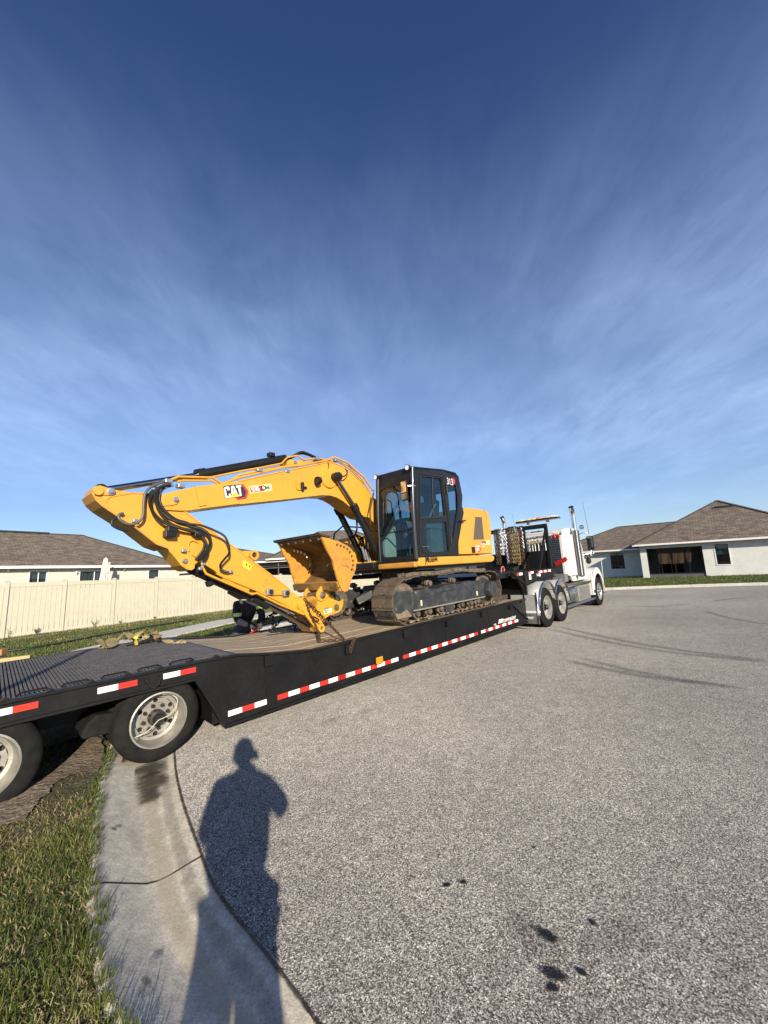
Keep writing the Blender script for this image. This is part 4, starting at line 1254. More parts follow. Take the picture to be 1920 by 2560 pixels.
tr.p('front_tray', mb, BLKT, bevel=.008)
xs = [7.671,7.79,7.79,7.971]; tape(xs,'RW',1.275,.062,-.004)
xs = [8.297,8.428,8.428,8.592]; tape(xs,'RW',1.275,.055,-.004)
xs = [8.851,8.956,8.956,9.117,9.117,9.243,9.243,9.393,9.393,9.524,9.524,9.68]; tape(xs,'RWRWRW',1.262,.055,-.004)
a_, b_, c_, d_ = (8.31,8.423,1.108,1.288)
tr.p('reflector_strip', MB().box(a_,b_,-.005,-.003,c_,d_), WTAPE)
(nx0,nz0),_ = [(8.752,1.151),(8.993,1.158)]
tr.text('number_lettering', '>-86', .13, (nx0,-.005,nz0), TRIM, off=.004)
# front rack (headboard) on the gooseneck
RX = 9.85
rk = [(0.025,2.538),(0.802,2.528),(-0.045,1.316),(0.731,1.354),(0.685,2.443)]
mb = MB()
zt = rk[0][1]-.03
mb.beam((RX-.0,.02,zt),(RX,TW-.02,zt),.10,.12)
mb.beam((RX,.05,1.315),(RX,.05,zt),.08,.08,(1,0,0)).beam((RX,TW-.05,1.315),(RX,TW-.05,zt),.08,.08,(1,0,0))
ym = (rk[4][0]+rk[3][0])/2
mb.beam((RX,ym,1.315),(RX,ym,zt),.07,.07,(1,0,0)).beam((RX,ym+.12,1.315),(RX,ym+.12,2.0),.03,.03,(1,0,0))
mb.beam((RX-.75,.06,1.32),(RX-.02,.06,zt-.1),.045,.045,(0,1,0)).beam((RX-.75,TW-.06,1.32),(RX-.02,TW-.06,zt-.1),.045,.045,(0,1,0))
hb = tr.p('headboard_rack', mb, BLKT)
tr.p('headboard_panel', MB().box(RX-.01,RX+.01,.09,TW-.09,1.32,1.82), BLKT, hb)
# amber light bar on two stalks
lb = [(0.871,2.732),(-0.346,2.698),(0.543,2.669),(0.557,2.555),(-0.028,2.655),(-0.013,2.545)]
y0, y1 = lb[0][0], lb[1][0]; zb = (lb[0][1]+lb[1][1])/2
LBY = lambda s_: y0+(y1-y0)*s_
lbo = tr.p('light_bar', MB().box(RX-.12,RX+.12,y1,y0,zb-.035,zb+.01), BLK, bevel=.02)
tr.p('light_bar_base', MB().box(RX-.10,RX+.10,y1-.02,y0+.02,zb-.055,zb-.036), ALU, lbo)
for s0, s1, m_ in ((.07,.17,AMBW),(.29,.38,AMBW),(.40,.50,AMBW),(.52,.62,AMB),(.74,.85,AMBW),(.86,.96,WTAPE)):
    tr.p('lens', MB().box(RX-.13,RX+.13,LBY(s1),LBY(s0),zb-.005,zb+.045), m_, lbo, bevel=.015)
for yq in (lb[2][0], lb[4][0]):
    tr.p('stalk', MB().box(RX-.03,RX+.03,yq-.035,yq+.035,zt+.06,zb-.03), TRIM, lbo)

# ---- load-securing chains draped over the rack: every one a thing
cols = [(1.627,2.552),(1.576,2.546),(1.518,2.539),(1.467,2.534),(1.431,2.409),(1.381,2.403),(1.331,2.398),(1.274,2.391),(1.212,2.49),(1.163,2.485),(1.094,2.529),(1.046,2.523),(0.998,2.518),(0.937,2.51),(0.889,2.505),(0.814,2.56),(0.767,2.555),(0.744,2.423)]
bots = [(1.729,1.485),(1.67,1.482),(1.614,1.466),(1.515,1.791),(1.457,1.793),(1.421,1.79),(1.364,1.793),(1.355,1.465),(1.311,1.476),(1.271,1.461),(1.186,1.469),(1.132,1.46),(1.076,1.463),(0.996,1.446),(0.956,1.444),(0.874,1.351),(0.823,1.336),(0.744,1.848)]
kinds = [RUST,RUST,RUST,GALV,GALV,WTAPE,GALV,GALV,RUST,RUST,GOLD,GOLD,GOLD,GOLD,GOLD,RUST,RUST,GALV]
kl = ['rusty brown chain','rusty brown chain','rusty brown chain','grey galvanised chain','grey galvanised chain','bright silvery chain','grey galvanised chain','grey galvanised chain','dark rusty chain','dark rusty chain','brass yellow chain','brass yellow chain','brass yellow chain','brass yellow chain','brass yellow chain','rust red chain','rust red chain','pale grey chain']
pos_ = ['nearest the digger','second from the digger','third from the digger, beside the grey ones','leftmost of the grey ones','second of the short grey ones','the brightest of the bunch','just right of the bright one','the longest grey one','left one of the middle pair','right one of the middle pair','leftmost of the brass chains','second brass chain from the left','middle one of the brass chains','fourth brass chain from the left','rightmost brass chain, by the blue hook','left one of the right-hand pair','right one of the right-hand pair','short one at the right edge']
for i, ((yt,_a),(yb,zb_)) in enumerate(zip(cols, bots)):
    m_ = kinds[i]
    dy = (yb-yt)*0
    top = zt+.075
    p = [(RX+.09,yt,top-.35),(RX+.07,yt,top-.02),(RX,yt,top),(RX-.075,yt,top-.05),(RX-.085,yt+.006,(top+zb_)/2),(RX-.08,yt,zb_)]
    mb = MB().chain(p, .056, .0075, .018, 4, 8)
    p2 = [(RX-.10,yt-.035,top-.14),(RX-.105,yt-.03,(top+zb_)/2),(RX-.09,yt-.03,zb_+.05)]
    mb.chain(p2, .056, .0075, .018, 4, 8)
    solo('hanging_chain', mb, m_, FT, (RX-.08,yt,zb_), f'{kl[i]} on the rack, {pos_[i]}', 'chain', 'chains hanging on the trailer rack')
# hooks over the top bar
hk = [(1.135,2.573),(1.086,2.567),(1.038,2.561),(0.988,2.568),(0.954,2.571)]
for i, (yh, zh) in enumerate(hk):
    pts = spline([(RX-.075,yh-.03,zt-.10),(RX-.08,yh-.02,zt+.02),(RX-.05,yh+.01,zt+.085),(RX+.06,yh+.03,zt+.085),(RX+.08,yh+.03,zt-.05)], 5)
    solo('grab_hook', MB().tube(pts, .014, 6), mat('blue_hook', (.08,.45,.55), .4) if i == 4 else STEEL, FT, tuple(pts[0]),
         ['dark steel hook over the rack bar, leftmost of the row','dark steel hook over the rack bar, second from the left','dark steel hook over the rack bar, third from the left','dark steel hook over the rack bar, next to the blue one','light blue hook over the top bar of the rack'][i], 'hook', 'hooks over the rack bar', smooth=60)
# bits lying on the gooseneck tray
bx = [(7.955,1.45),(7.702,1.452),(8.631,1.428)]
solo('red_hook', MB().tube(spline([(bx[0][0]-.08,.5,1.33),(bx[0][0]-.05,.5,1.44),(bx[0][0]+.03,.5,1.47),(bx[0][0]+.09,.5,1.40),(bx[0][0]+.05,.5,1.345)],6),.017,8), mat('faded_red', (.50,.12,.08),.5), FT, (bx[0][0],.5,1.33), 'faded red hook lying on the gooseneck tray under the chains', 'hook', smooth=60)
solo('ratchet_binder', MB().beam((bx[2][0]-.12,.5,1.36),(bx[2][0]+.15,.5,1.40),.06,.07).tube([(bx[2][0],.5,1.4),(bx[2][0]+.22,.5,1.42)],.018,8), STEEL, FT, (bx[2][0],.5,1.33), 'dark steel ratchet binder lying on the tray under the brass chains', 'binder', bevel=.006)

# ---- ratchet straps heaped on the rear deck
def ribbon(pts, w_, mt, name, lab, tw=0, cat='strap', flat=False, group=None):
    P_ = spline(pts, 8)
    mb = MB(); rows = []
    for i, p in enumerate(P_):
        d = (P_[min(i+1,len(P_)-1)]-P_[max(i-1,0)]).normalized()
        a_ = tw*math.sin(i*.33)
        w1 = Vector((-d.y,d.x,0))
        if w1.length < .1: w1 = Vector((0,1,0))
        w1.normalize(); u = (w1*math.cos(a_)+Vector((0,0,1))*math.sin(a_))
        n_ = d.cross(u)*.0022
        rows.append([p-u*w_/2-n_, p+u*w_/2-n_, p+u*w_/2+n_, p-u*w_/2+n_, p-u*w_/2-n_])
    mb.grid(rows)
    return solo(name, mb, mt, FT, tuple(P_[0]), lab, cat, group, smooth=50)
sp0 = [(-0.07,2.374),(-0.008,1.981),(0.156,2.274),(0.315,2.553),(0.303,2.054),(0.354,1.945),(0.557,2.348),(0.513,1.794),(0.596,1.816),(0.673,1.75),(0.773,1.526)]
Z = .875
ribbon([(sp0[0][0]-.02,sp0[0][1],Z+.02),(sp0[0][0]+.03,sp0[0][1]-.05,Z+.075),(sp0[1][0],sp0[1][1]-.05,Z),(sp0[2][0],sp0[2][1],Z+.03),(sp0[2][0]-.04,sp0[2][1]+.14,Z+.05),(sp0[1][0]-.03,sp0[1][1]+.15,Z),(sp0[2][0],sp0[2][1]+.05,Z+.04),(sp0[3][0],sp0[3][1],Z+.1),(sp0[4][0],sp0[4][1],Z+.05)], .07, WEB, 'tie_down_strap', 'loosely coiled olive yellow webbing strap, leftmost coil on the ridged deck', .5)
ribbon([(sp0[3][0],sp0[3][1]-.05,Z+.01),(sp0[4][0],sp0[4][1]-.1,Z+.09),(sp0[5][0],sp0[5][1]-.06,Z+.02),(sp0[4][0]+.02,sp0[4][1]+.1,Z+.05),(sp0[6][0],sp0[6][1],Z+.13),(sp0[7][0],sp0[7][1]-.1,Z+.05),(sp0[6][0],sp0[6][1]-.12,Z+.0),(sp0[7][0]+.05,sp0[7][1],Z+.08)], .075, WEB, 'tie_down_strap', 'bunched webbing strap in the middle of the pile on the ridged deck', .6)
xe, ye = sp0[10]
ribbon([(sp0[6][0],sp0[6][1]+.03,Z+.03),(sp0[7][0],sp0[7][1]+.05,Z+.12),(sp0[8][0],sp0[8][1]+.02,Z+.02),(sp0[9][0],sp0[9][1]-.05,Z-.03),(xe-.1,ye-.0,Z-.07),(xe,ye,Z-.09),(xe+.02,ye+.06,Z-.02),(xe-.08,ye+.09,Z-.06)], .075, WEB, 'tie_down_strap', 'webbing strap trailing right from the pile towards the wooden deck', .5)
q = sp0[5]
ribbon([(q[0]-.05,q[1]-.09,Z-.01),(q[0]-.06,q[1]-.09,Z+.09),(q[0]+.02,q[1]-.02,Z+.13),(q[0]+.08,q[1]+.04,Z+.08),(q[0]+.08,q[1]+.04,Z)], .06, WEBY, 'tie_down_strap', 'bright yellow webbing loop on top of the strap pile', .2)
mb = MB()
for k in range(5):
    q = sp0[3+k % 4]; mb.beam((q[0]+random.uniform(-.05,.05),q[1]-.08,Z+.02),(q[0]+random.uniform(.05,.14),q[1]-.04+random.uniform(-.05,.05),Z+random.uniform(.02,.08)),.035,.03)
mb.tube([(sp0[4][0]-.1,sp0[4][1]-.09,Z),(sp0[4][0]+.09,sp0[4][1]-.12,Z+.02)],.016,8)
solo('ratchet_buckle', mb, BLK, FT, (sp0[4][0],sp0[4][1],Z-.01), 'black steel ratchet buckle tangled in the strap pile', 'buckle', bevel=.004)
# pale timbers beyond the rear deck
tm = [(-1.057,2.843),(-0.698,2.717),(-0.984,3.507),(-0.935,3.412)]
solo('timber', MB().beam((tm[0][0],tm[0][1]+.06,.82),(tm[1][0],tm[1][1]+.06,.82),.09,.05), LUMB, FT, (tm[0][0],tm[0][1],.8), 'long pale pine timber lying along the far edge of the rear deck', 'timber', bevel=.004)
solo('timber', MB().beam((tm[2][0]-.3,tm[2][1]+.35,.85),(tm[3][0],tm[3][1]+.2,.85),.12,.08), mat('reddish_timber', (.42,.20,.09), .8), FT, (tm[3][0],tm[3][1],.8), 'short reddish timber end behind the pale pine one', 'timber', bevel=.004)

# ================================================================ THE EXCAVATOR
from mathutils.geometry import tessellate_polygon
def holed(mb, outer, holes, fn, c0, c1):
    """plate with openings: fn maps a 2D point and a depth to 3D"""
    def area2(p): return sum(p[i][0]*p[(i+1)%len(p)][1]-p[(i+1)%len(p)][0]*p[i][1] for i in range(len(p)))
    outer = outer if area2(outer) > 0 else outer[::-1]
    holes = [h if area2(h) < 0 else h[::-1] for h in holes]
    loops = [outer]+holes
    pts = [p for l in loops for p in l]
    tri = tessellate_polygon([[Vector((p[0],p[1],0)) for p in l] for l in loops])
    n = len(pts)
    fs = []
    for t_ in tri:
        a_, b_, c_ = (pts[i] for i in t_)
        if (b_[0]-a_[0])*(c_[1]-a_[1])-(b_[1]-a_[1])*(c_[0]-a_[0]) < 0: t_ = t_[::-1]
        fs.append(tuple(t_)); fs.append(tuple(n+i for i in t_[::-1]))
    k = 0
    for l in loops:
        m_ = len(l)
        for i in range(m_): fs.append((k+i, n+k+i, n+k+(i+1)%m_, k+(i+1)%m_))
        k += m_
    return mb.add([fn(p,c0) for p in pts]+[fn(p,c1) for p in pts], fs)
def rnd(poly, r=.05, n=4):
    """round the corners of a 2D outline"""
    out = []
    m_ = len(poly)
    for i in range(m_):
        a_, b_, c_ = Vector(poly[i-1]), Vector(poly[i]), Vector(poly[(i+1)%m_])
        u, v_ = (a_-b_), (c_-b_)
        q = min(r, u.length*.45, v_.length*.45)
        p0, p1 = b_+u.normalized()*q, b_+v_.normalized()*q
        for k in range(n+1):
            t_ = k/n
            w_ = p0*(1-t_)**2+b_*2*t_*(1-t_)+p1*t_*t_
            out.append((w_.x, w_.y))
    return out
XZ = lambda p, c: (p[0], c, p[1])
ex = TH('excavator', 'yellow tracked excavator with black cab, boom folded and bucket curled up on the trailer', 'excavator', FU, (0,0,.67))
MTU = FU.inverted() @ FT
def tu(mb):
    mb.v = [tuple(MTU @ Vector(p)) for p in mb.v]; return mb
# ---- tracks
def trackpath():
    P_ = []
    for a_ in range(270, 90, -12): P_.append((3.86+.375*math.cos(rad(a_)), 1.06+.375*math.sin(rad(a_))))
    P_ += [(3.87,1.437),(4.25,1.468),(4.58,1.462),(4.95,1.448),(5.33,1.468),(5.6,1.472),(6.0,1.43),(6.35,1.415),(6.68,1.415)]
    for a_ in range(80, -91, -12): P_.append((6.69+.37*math.cos(rad(a_)), 1.045+.37*math.sin(rad(a_))))
    P_ += [(6.2,.69),(5.2,.69),(4.4,.69)]
    return P_
tp_ = [Vector((x,0,z)) for x, z in trackpath()]
Ls = [0]
for i in range(len(tp_)): Ls.append(Ls[-1]+(tp_[(i+1)%len(tp_)]-tp_[i]).length)
NSH = 39; pit = Ls[-1]/NSH
def tpos(d):
    d %= Ls[-1]
    for i in range(len(tp_)):
        if d <= Ls[i+1]:
            k = (d-Ls[i])/(Ls[i+1]-Ls[i]); return tp_[i].lerp(tp_[(i+1)%len(tp_)], k)
shoe = MB()
hl = pit/2-.004
shoe.pxz([(-hl,-.014),(hl,-.014),(hl,-.002),(hl-.008,.018),(hl-.018,.018),(hl-.030,.002),(-hl+.016,.0),(-hl,-.006)], -.25, .25)
shoe.box(-hl+.02,-hl+.045,-.07,-.04,-.004,.010).box(-hl+.02,-hl+.045,.04,.07,-.004,.010)
shoe_me = None
for side_, yc in (('near', .35), ('far', 2.24)):
    mb = MB()
    for k in range(NSH):
        c = tpos(k*pit); d = (tpos(k*pit+.05)-tpos(k*pit-.05)).normalized()
        n_ = Vector((d.z,0,-d.x)) if False else Vector((0,1,0)).cross(d)
        if (c+n_-Vector((5.25,0,1.05))).length < (c-Vector((5.25,0,1.05))).length: n_ = -n_
        ci = c-n_*.045
        for yy in (yc-.085, yc+.085):
            mb.beam(ci+Vector((0,yy,0))-d*pit*.46, ci+Vector((0,yy,0))+d*pit*.46, .035, .062, n_)
        mb.tube([ci+d*pit*.5+Vector((0,yc-.11,0)), ci+d*pit*.5+Vector((0,yc+.11,0))], .022, 8)
    trk = ex.p('track', tu(mb), TRK)
    for k in range(NSH):
        c = tpos(k*pit); d = (tpos(k*pit+.05)-tpos(k*pit-.05)).normalized()
        n_ = Vector((0,1,0)).cross(d)
        if (c+n_-Vector((5.25,0,1.05))).length < (c-Vector((5.25,0,1.05))).length: n_ = -n_
        y_ = n_.cross(d)
        if shoe_me is None:
            o = shoe.obj('track_shoe', TRK, trk); shoe_me = o.data
        else:
            o = bpy.data.objects.new('track_shoe', shoe_me); COL.objects.link(o); o.parent = trk
        mt_ = Matrix(((d.x,y_.x,n_.x,c.x),(d.y,y_.y,n_.y,c.y+yc),(d.z,y_.z,n_.z,c.z),(0,0,0,1)))
        o.matrix_local = Matrix.Translation((0,0,-.67)) @ MTU @ mt_
    # dirt packed on the bottom links
    mb = MB()
    for k in range(90):
        x = 3.9+2.9*random.random(); yq = yc+random.uniform(-.24,-.1)*(1 if side_ == 'near' else -1)
        mb.ell((x,yq,.715+random.uniform(-.005,.02)), random.uniform(.02,.05), random.uniform(.02,.04), random.uniform(.01,.028), 6, 4)
    cl_o = ex.p('mud_clods', tu(mb), MUD, trk, smooth=60); cl_o['kind'] = 'stuff'
    s_ = -1 if side_ == 'near' else 1
    ya, yb = yc+s_*.20, yc-s_*.12
    f1 = [(3.62,.80),(3.50,.86),(3.50,1.21),(3.62,1.245),(4.02,1.23),(4.02,.80)]
    fr_ = [(4.02,.86),(4.02,1.17),(4.18,1.225),(4.46,1.235),(4.72,1.20),(4.80,1.20),(5.0,1.245),(5.35,1.25),(5.48,1.22),(5.60,1.255),(6.25,1.245),(6.38,1.18),(6.40,.88),(6.2,.86)]
    tf = ex.p('track_frame', tu(MB().pxz(fr_, ya+.0*s_, yb)), TRKF, bevel=.02)
    ex.p('front_guard', tu(MB().pxz(f1, ya, yb)), TRKF, tf, bevel=.015)
    ex.p('frame_rail', tu(MB().box(4.03,6.38,min(ya,ya+s_*.02),max(ya,ya+s_*.02),.878,.900)), mat('worn_rail', (.30,.27,.22), .5, .3) if side_ == 'near' else TRKF, tf)
    ex.p('frame_rib', tu(MB().pxz([(4.25,1.10),(4.45,1.12),(4.8,1.17),(4.83,1.19),(5.35,1.21),(5.35,1.14),(4.95,1.13),(4.8,1.13),(4.5,1.075),(4.25,1.06)], ya+s_*.022, ya)), TRKF, tf, bevel=.006)
    if side_ == 'near':
        for a_, b_, c_, d_ in ((4.244,4.283,0.949,1.042), (6.077,6.118,0.945,1.032)):
            ex.p('reflector', tu(MB().box(a_,b_,ya-.006,ya-.002,c_,d_)), mat('yellow_reflector', (.75,.70,.45), .5), tf)
        a_, b_, c_, d_ = (5.826,5.886,1.01,1.076)
        ex.p('access_hole', tu(MB().box(a_,b_,ya-.003,ya-.001,c_,d_)), DARK, tf)
        ex.p('dried_mud', tu(MB().pxz([(3.56,.80),(3.60,.90),(3.72,.88),(3.86,.93),(3.95,.86),(3.98,.80)], ya-.004, ya-.001)), MUD, tf)
    ex.p('idler', tu(MB().lathe([(.12,-.16),(.31,-.15),(.325,-.05),(.325,.05),(.31,.15),(.12,.16)], (3.86,yc,1.06), 'y', 32)), TRK, trk, smooth=30)
    ex.p('sprocket', tu(MB().lathe([(.1,-.05),(.30,-.04),(.33,.0),(.30,.04),(.1,.05)], (6.69,yc,1.045), 'y', 28)), TRK, trk, smooth=30)
    ex.p('final_drive', tu(MB().lathe([(0,-.02),(.165,-.02),(.18,.0),(.185,.12),(.205,.13),(.21,.19),(.25,.20),(.26,.26)], (6.64,yc+s_*.27,1.03), 'y', 32, -s_)), TRKF, trk, smooth=35)
    mb = MB()
    for j in range(5):
        t_ = 2*PI*j/5+.4; 
        for q_ in (0,): mb.ell((6.69+.335*math.cos(t_), yc+s_*.12, 1.045+.335*math.sin(t_)), .012,.012,.012,6,4)
    for x in (4.58,5.33):
        ex.p('carrier_roller', tu(MB().lathe([(0,0),(.045,0),(.05,.01),(.05,.03),(.035,.035),(.035,.05),(.06,.06),(.06,.12),(.03,.13),(.03,.2)], (x,yc+s_*.20,1.315), 'y', 20, -s_).box(x-.03,x+.03,yc-.1,yc+.1,1.2,1.28)), TRK, trk, smooth=35)
    for x in (4.22,4.56,4.92,5.27,5.62,5.94,6.22):
        ex.p('track_roller', tu(MB().lathe([(0,0),(.05,.0),(.055,.02),(.055,.05),(.085,.06),(.085,.10),(.06,.11),(.06,.22),(.085,.23),(.085,.27)], (x,yc+s_*.16,.815), 'y', 18, -s_)), TRK, trk, smooth=35)
    ex.p('chain_guard', tu(MB().box(4.98,5.24,ya,ya-s_*.06,.74,.88)), TRKF, trk, bevel=.01)
# ---- centre frame and slew ring
mb = MB().box(4.5,6.2,.65,1.95,.98,1.30).box(4.75,5.8,.9,1.7,1.30,1.47)
mb.beam((4.35,.6,1.0),(4.95,1.05,1.30),.34,.16).beam((4.35,2.0,1.0),(4.95,1.55,1.30),.34,.16).beam((6.2,.6,1.0),(5.7,1.05,1.30),.34,.16).beam((6.2,2.0,1.0),(5.7,1.55,1.30),.34,.16)
ex.p('centre_frame', tu(mb), TRKF, bevel=.02)
vs = []
n_ = 160
mb = MB()
rows = []
for z_, dr in ((1.44,.0),(1.56,.0)):
    rows.append([((.56+(.022 if (k//2) % 2 else 0))*math.cos(2*PI*k/n_), (.56+(.022 if (k//2) % 2 else 0))*math.sin(2*PI*k/n_), z_) for k in range(n_+1)])
mb.grid(rows)
mb.lathe([(.50,1.40),(.54,1.40),(.54,1.44),(.585,1.44)], (0,0,0), 'z', 40).lathe([(.585,1.56),(.5,1.56),(.5,1.72),(.3,1.72)], (0,0,0), 'z', 40)
ex.p('slew_ring', mb, TRK)
# ---- upper frame and bodywork
bf = [(-1.228,1.792),(1.785,1.803),(1.88,1.763),(1.855,1.66),(1.718,1.629),(-1.25,1.624)]
X0 = bf[0][0]
zlo, zhi = bf[5][1], bf[0][1]
mb = MB().pxz(rnd([(X0,zlo),(X0,zhi),(bf[1][0]-.03,bf[1][1]-.012),(bf[2][0],bf[2][1]),(bf[3][0],bf[3][1]),(bf[4][0],bf[4][1])], .05), -1.17, 1.14)
base_ = ex.p('upper_frame', mb, YEL, bevel=.025, bseg=3)
ex.p('belly_plate', MB().box(X0+.1,1.6,-1.05,1.05,zlo-.06,zlo+.02), BLK)
hd = [(0.239,1.822),(0.212,1.961),(0.492,2.477),(0.622,2.757),(0.677,2.814),(0.791,2.848),(1.542,2.858),(1.641,2.83),(1.737,2.639),(1.719,2.353),(1.778,1.822)]
eh = ex.p('engine_hood', MB().pxz(rnd(hd,.04), -1.15, 1.12), YEL, bevel=.03, bseg=3)
cw = [(1.648,2.847),(1.773,2.839),(1.862,2.756),(1.895,2.535),(1.806,1.821),(1.785,1.816),(1.727,2.352),(1.745,2.638)]
ex.p('counterweight', MB().pxz(rnd([cw[0],cw[1],cw[2],cw[3],(cw[4][0]+.02,cw[4][1]),(cw[5][0]-.02,cw[5][1]),cw[6],cw[7]],.03), -1.15, 1.13), YEL, bevel=.04, bseg=3)
gr = [(1.119,2.657),(1.457,2.67),(1.452,2.149),(0.927,2.133)]
mb = MB(); holed(mb, rnd([(gr[0][0]-.05,gr[0][1]+.05),(gr[1][0]+.05,gr[1][1]+.05),(gr[2][0]+.05,gr[2][1]-.04),(gr[3][0]-.04,gr[3][1]-.04)],.05), [gr], XZ, -1.156, -1.148)
g_ = ex.p('grille_surround', mb, YEL, eh)
ex.p('grille', MB().pxz(gr, -1.153, -1.151), mat('grille_mesh', (.13,.10,.07), .7, col2=(.08,.065,.05), scale=60), eh)
hs_ = (0.811,0.961,1.846,1.978)
ex.p('vent_flap', MB().box(hs_[0],hs_[1],-1.158,-1.151,hs_[2],hs_[3]), BLK, eh, bevel=.006)
# side panel between the cab and the hood
sp_ = [(0.257,1.826),(0.222,1.962),(0.623,2.755),(0.739,2.723),(0.77,2.362),(0.712,1.825)]
ex.p('side_door', MB().pxz(sp_, -1.160, -1.13), YEL, eh, bevel=.008)
# right-hand bodywork in front: tool box and fuel tank seen past the bucket
ex.p('tool_box', MB().pxz([(-1.35,1.70),(-1.35,1.95),(-1.2,2.02),(-.95,2.35),(.9,2.35),(.9,1.70)], .40, 1.14), YEL, bevel=.03)
ex.p('handrail', MB().tube([(-1.25,1.05,2.0),(-1.15,1.05,2.45),(-.9,1.05,2.62),(.2,1.05,2.62),(.3,1.05,2.35)], .018, 8), BLK, smooth=50)
ex.p('exhaust_pipe', MB().tube([(1.25,.5,2.3),(1.25,.5,2.62)], .05, 12), STEEL, smooth=50)
tx_ = [(-1.021,1.686),(-0.566,1.682),(-1.01,1.767)]
ex.text('painted_number', 'JMh36044', .155, (tx_[0][0],-1.1745,tx_[0][1]+.005), BLK, off=.0035, sx=(tx_[1][0]-tx_[0][0])/.70, ext=.0008)
st = [(1.249,2.132),(1.76,2.141),(1.747,2.028),(1.272,2.033)]
sk = ex.p('rental_sticker', MB().pxz(st, -1.1535, -1.1515), mat('sticker_yellow', (.80,.72,.35), .5), eh)
s2 = [(1.261,2.124),(1.514,2.122),(1.544,2.086),(1.496,2.041),(1.283,2.042)]
ex.p('sticker_field', MB().pxz(s2, -1.1555, -1.1535), mat('sticker_red', (.36,.03,.02), .5), sk)
ex.text('lettering', 'King Power', .062, (s2[0][0]+.02,-1.157,s2[0][1]-.085), TRIM, sx=.62, off=.001, ext=.0004)
ex.text('lettering', '1 888 789', .055, (s2[0][0]+.04,-1.157,s2[0][1]-.16), TRIM, sx=.62, off=.001, ext=.0004)
c2 = [(1.011,1.892),(1.188,1.895),(1.206,1.979),(1.253,1.926),(1.196,1.87),(1.081,1.869),(1.138,1.973)]
ex.p('badge_field', MB().pxz([c2[6],c2[2],c2[3],c2[4],c2[5]], -1.1535,-1.1515), mat('badge_red', (.60,.03,.03), .4), eh)
ex.text('badge_lettering', 'CAT', .165, (c2[0][0],-1.156,c2[0][1]), TRIM, sx=(c2[1][0]-c2[0][0])/.33, off=.006, ext=.0005)

# ---- cab
CY0, CY1 = -1.17, -.30
sd_ = [(-1.165,3.437),(-1.005,3.463),(-0.099,3.537),(0.384,3.553),(0.504,3.502),(0.594,3.07),(0.528,2.853),(0.59,2.718),(0.169,1.959),(0.202,1.813),(-1.23,1.776)]
xt, ztp = sd_[0]; xb, zbt = sd_[10][0]-.02, sd_[10][1]
h1 = rnd([(-0.925,3.293),(-0.228,3.345),(-0.212,3.061),(-0.193,2.587),(-1.082,2.501)], .05)
h2 = rnd([(-0.872,2.428),(-0.177,2.476),(-0.16,1.882),(-0.862,1.87),(-1.051,2.138)], .06)
h3 = rnd([(0.024,3.245),(0.333,3.311),(0.418,2.933),(0.04,2.134),(-0.008,2.272),(-0.002,3.008)], .03)
outer = rnd([(xb,zbt),(xt,ztp)]+sd_[2:10], .03)
mb = MB(); holed(mb, outer, [h1,h2,h3], XZ, CY0, CY0+.05)
cab = ex.p('cab', mb, BLK, bevel=.006)
mb = MB(); holed(mb, outer, [h1,h2,h3], XZ, CY1-.05, CY1); ex.p('cab_side', mb, BLK, cab)
for h_, nm in ((h1,'door_glass'),(h2,'door_glass'),(h3,'quarter_glass')):
    ex.p(nm, MB().pxz([(p[0],p[1]) for p in h_], CY0+.02, CY0+.026), GLS, cab)
    ex.p('far_side_glass', MB().pxz([(p[0],p[1]) for p in h_], CY1-.03, CY1-.024), GLS, cab)
# door outline, handle, sliding window frame
dr_ = [(-0.974,3.341),(-0.175,3.391),(-0.166,3.066),(-0.087,2.51),(-0.145,1.846),(-1.18,1.814)]
mb = MB()
for i in range(6):
    p, q = dr_[i], dr_[(i+1) % 6]
    mb.beam((p[0],CY0-.006,p[1]),(q[0],CY0-.006,q[1]),.018,.02,(0,1,0))
ex.p('door_seam', mb, HOSE, cab)
wf = [(-0.521,3.328),(-0.563,2.985),(-0.59,2.553)]
ex.p('sliding_rail', MB().tube([(p[0],CY0+.015,p[1]) for p in wf], .012, 6), HOSE, cab)
wsl = [(-1.09,2.484),(-0.182,2.572)]
ex.p('window_sill', MB().beam((wsl[0][0],CY0-.008,wsl[0][1]),(wsl[1][0],CY0-.008,wsl[1][1]),.03,.022,(0,1,0)), HOSE, cab)
dh = [(-1.12,1.969),(-0.885,1.982),(-1.058,1.937),(0.326,2.503),(0.514,2.529)]
ex.p('door_handle', MB().tube([(dh[0][0],CY0-.02,dh[0][1]),(dh[1][0],CY0-.025,dh[1][1])],.010,6), ALU, cab)
ex.p('door_latch', MB().box(dh[2][0]-.03,dh[2][0]+.06,CY0-.012,CY0,dh[2][1]-.07,dh[2][1]+.03), BLK, cab, bevel=.005)
ex.p('door_catch', MB().beam((dh[3][0],CY0-.03,dh[3][1]),(dh[4][0],CY0-.05,dh[4][1]),.04,.03), BLK, cab)
for q in [(-0.06,3.173),(-0.08,2.141)]: ex.p('hinge', MB().tube([(q[0],CY0-.015,q[1]-.13),(q[0],CY0-.015,q[1]+.09)],.018,8), BLK, cab, smooth=50)
# curved front corner post with its bright sheen
def fx(z): return xb+(xt-xb)*(z-zbt)/(ztp-zbt)
for yy in (CY0+.015, CY1-.015):
    ex.p('corner_post', MB().tube([(fx(z)-.012+.03*math.sin(PI*(z-zbt)/(ztp-zbt))*-1, yy, z) for z in np.linspace(zbt-.02, ztp-.01, 12)], .036, 14), mat('gloss_post', (.02,.02,.022), .22, coat=.8) if yy < -1 else BLK, cab, smooth=60)
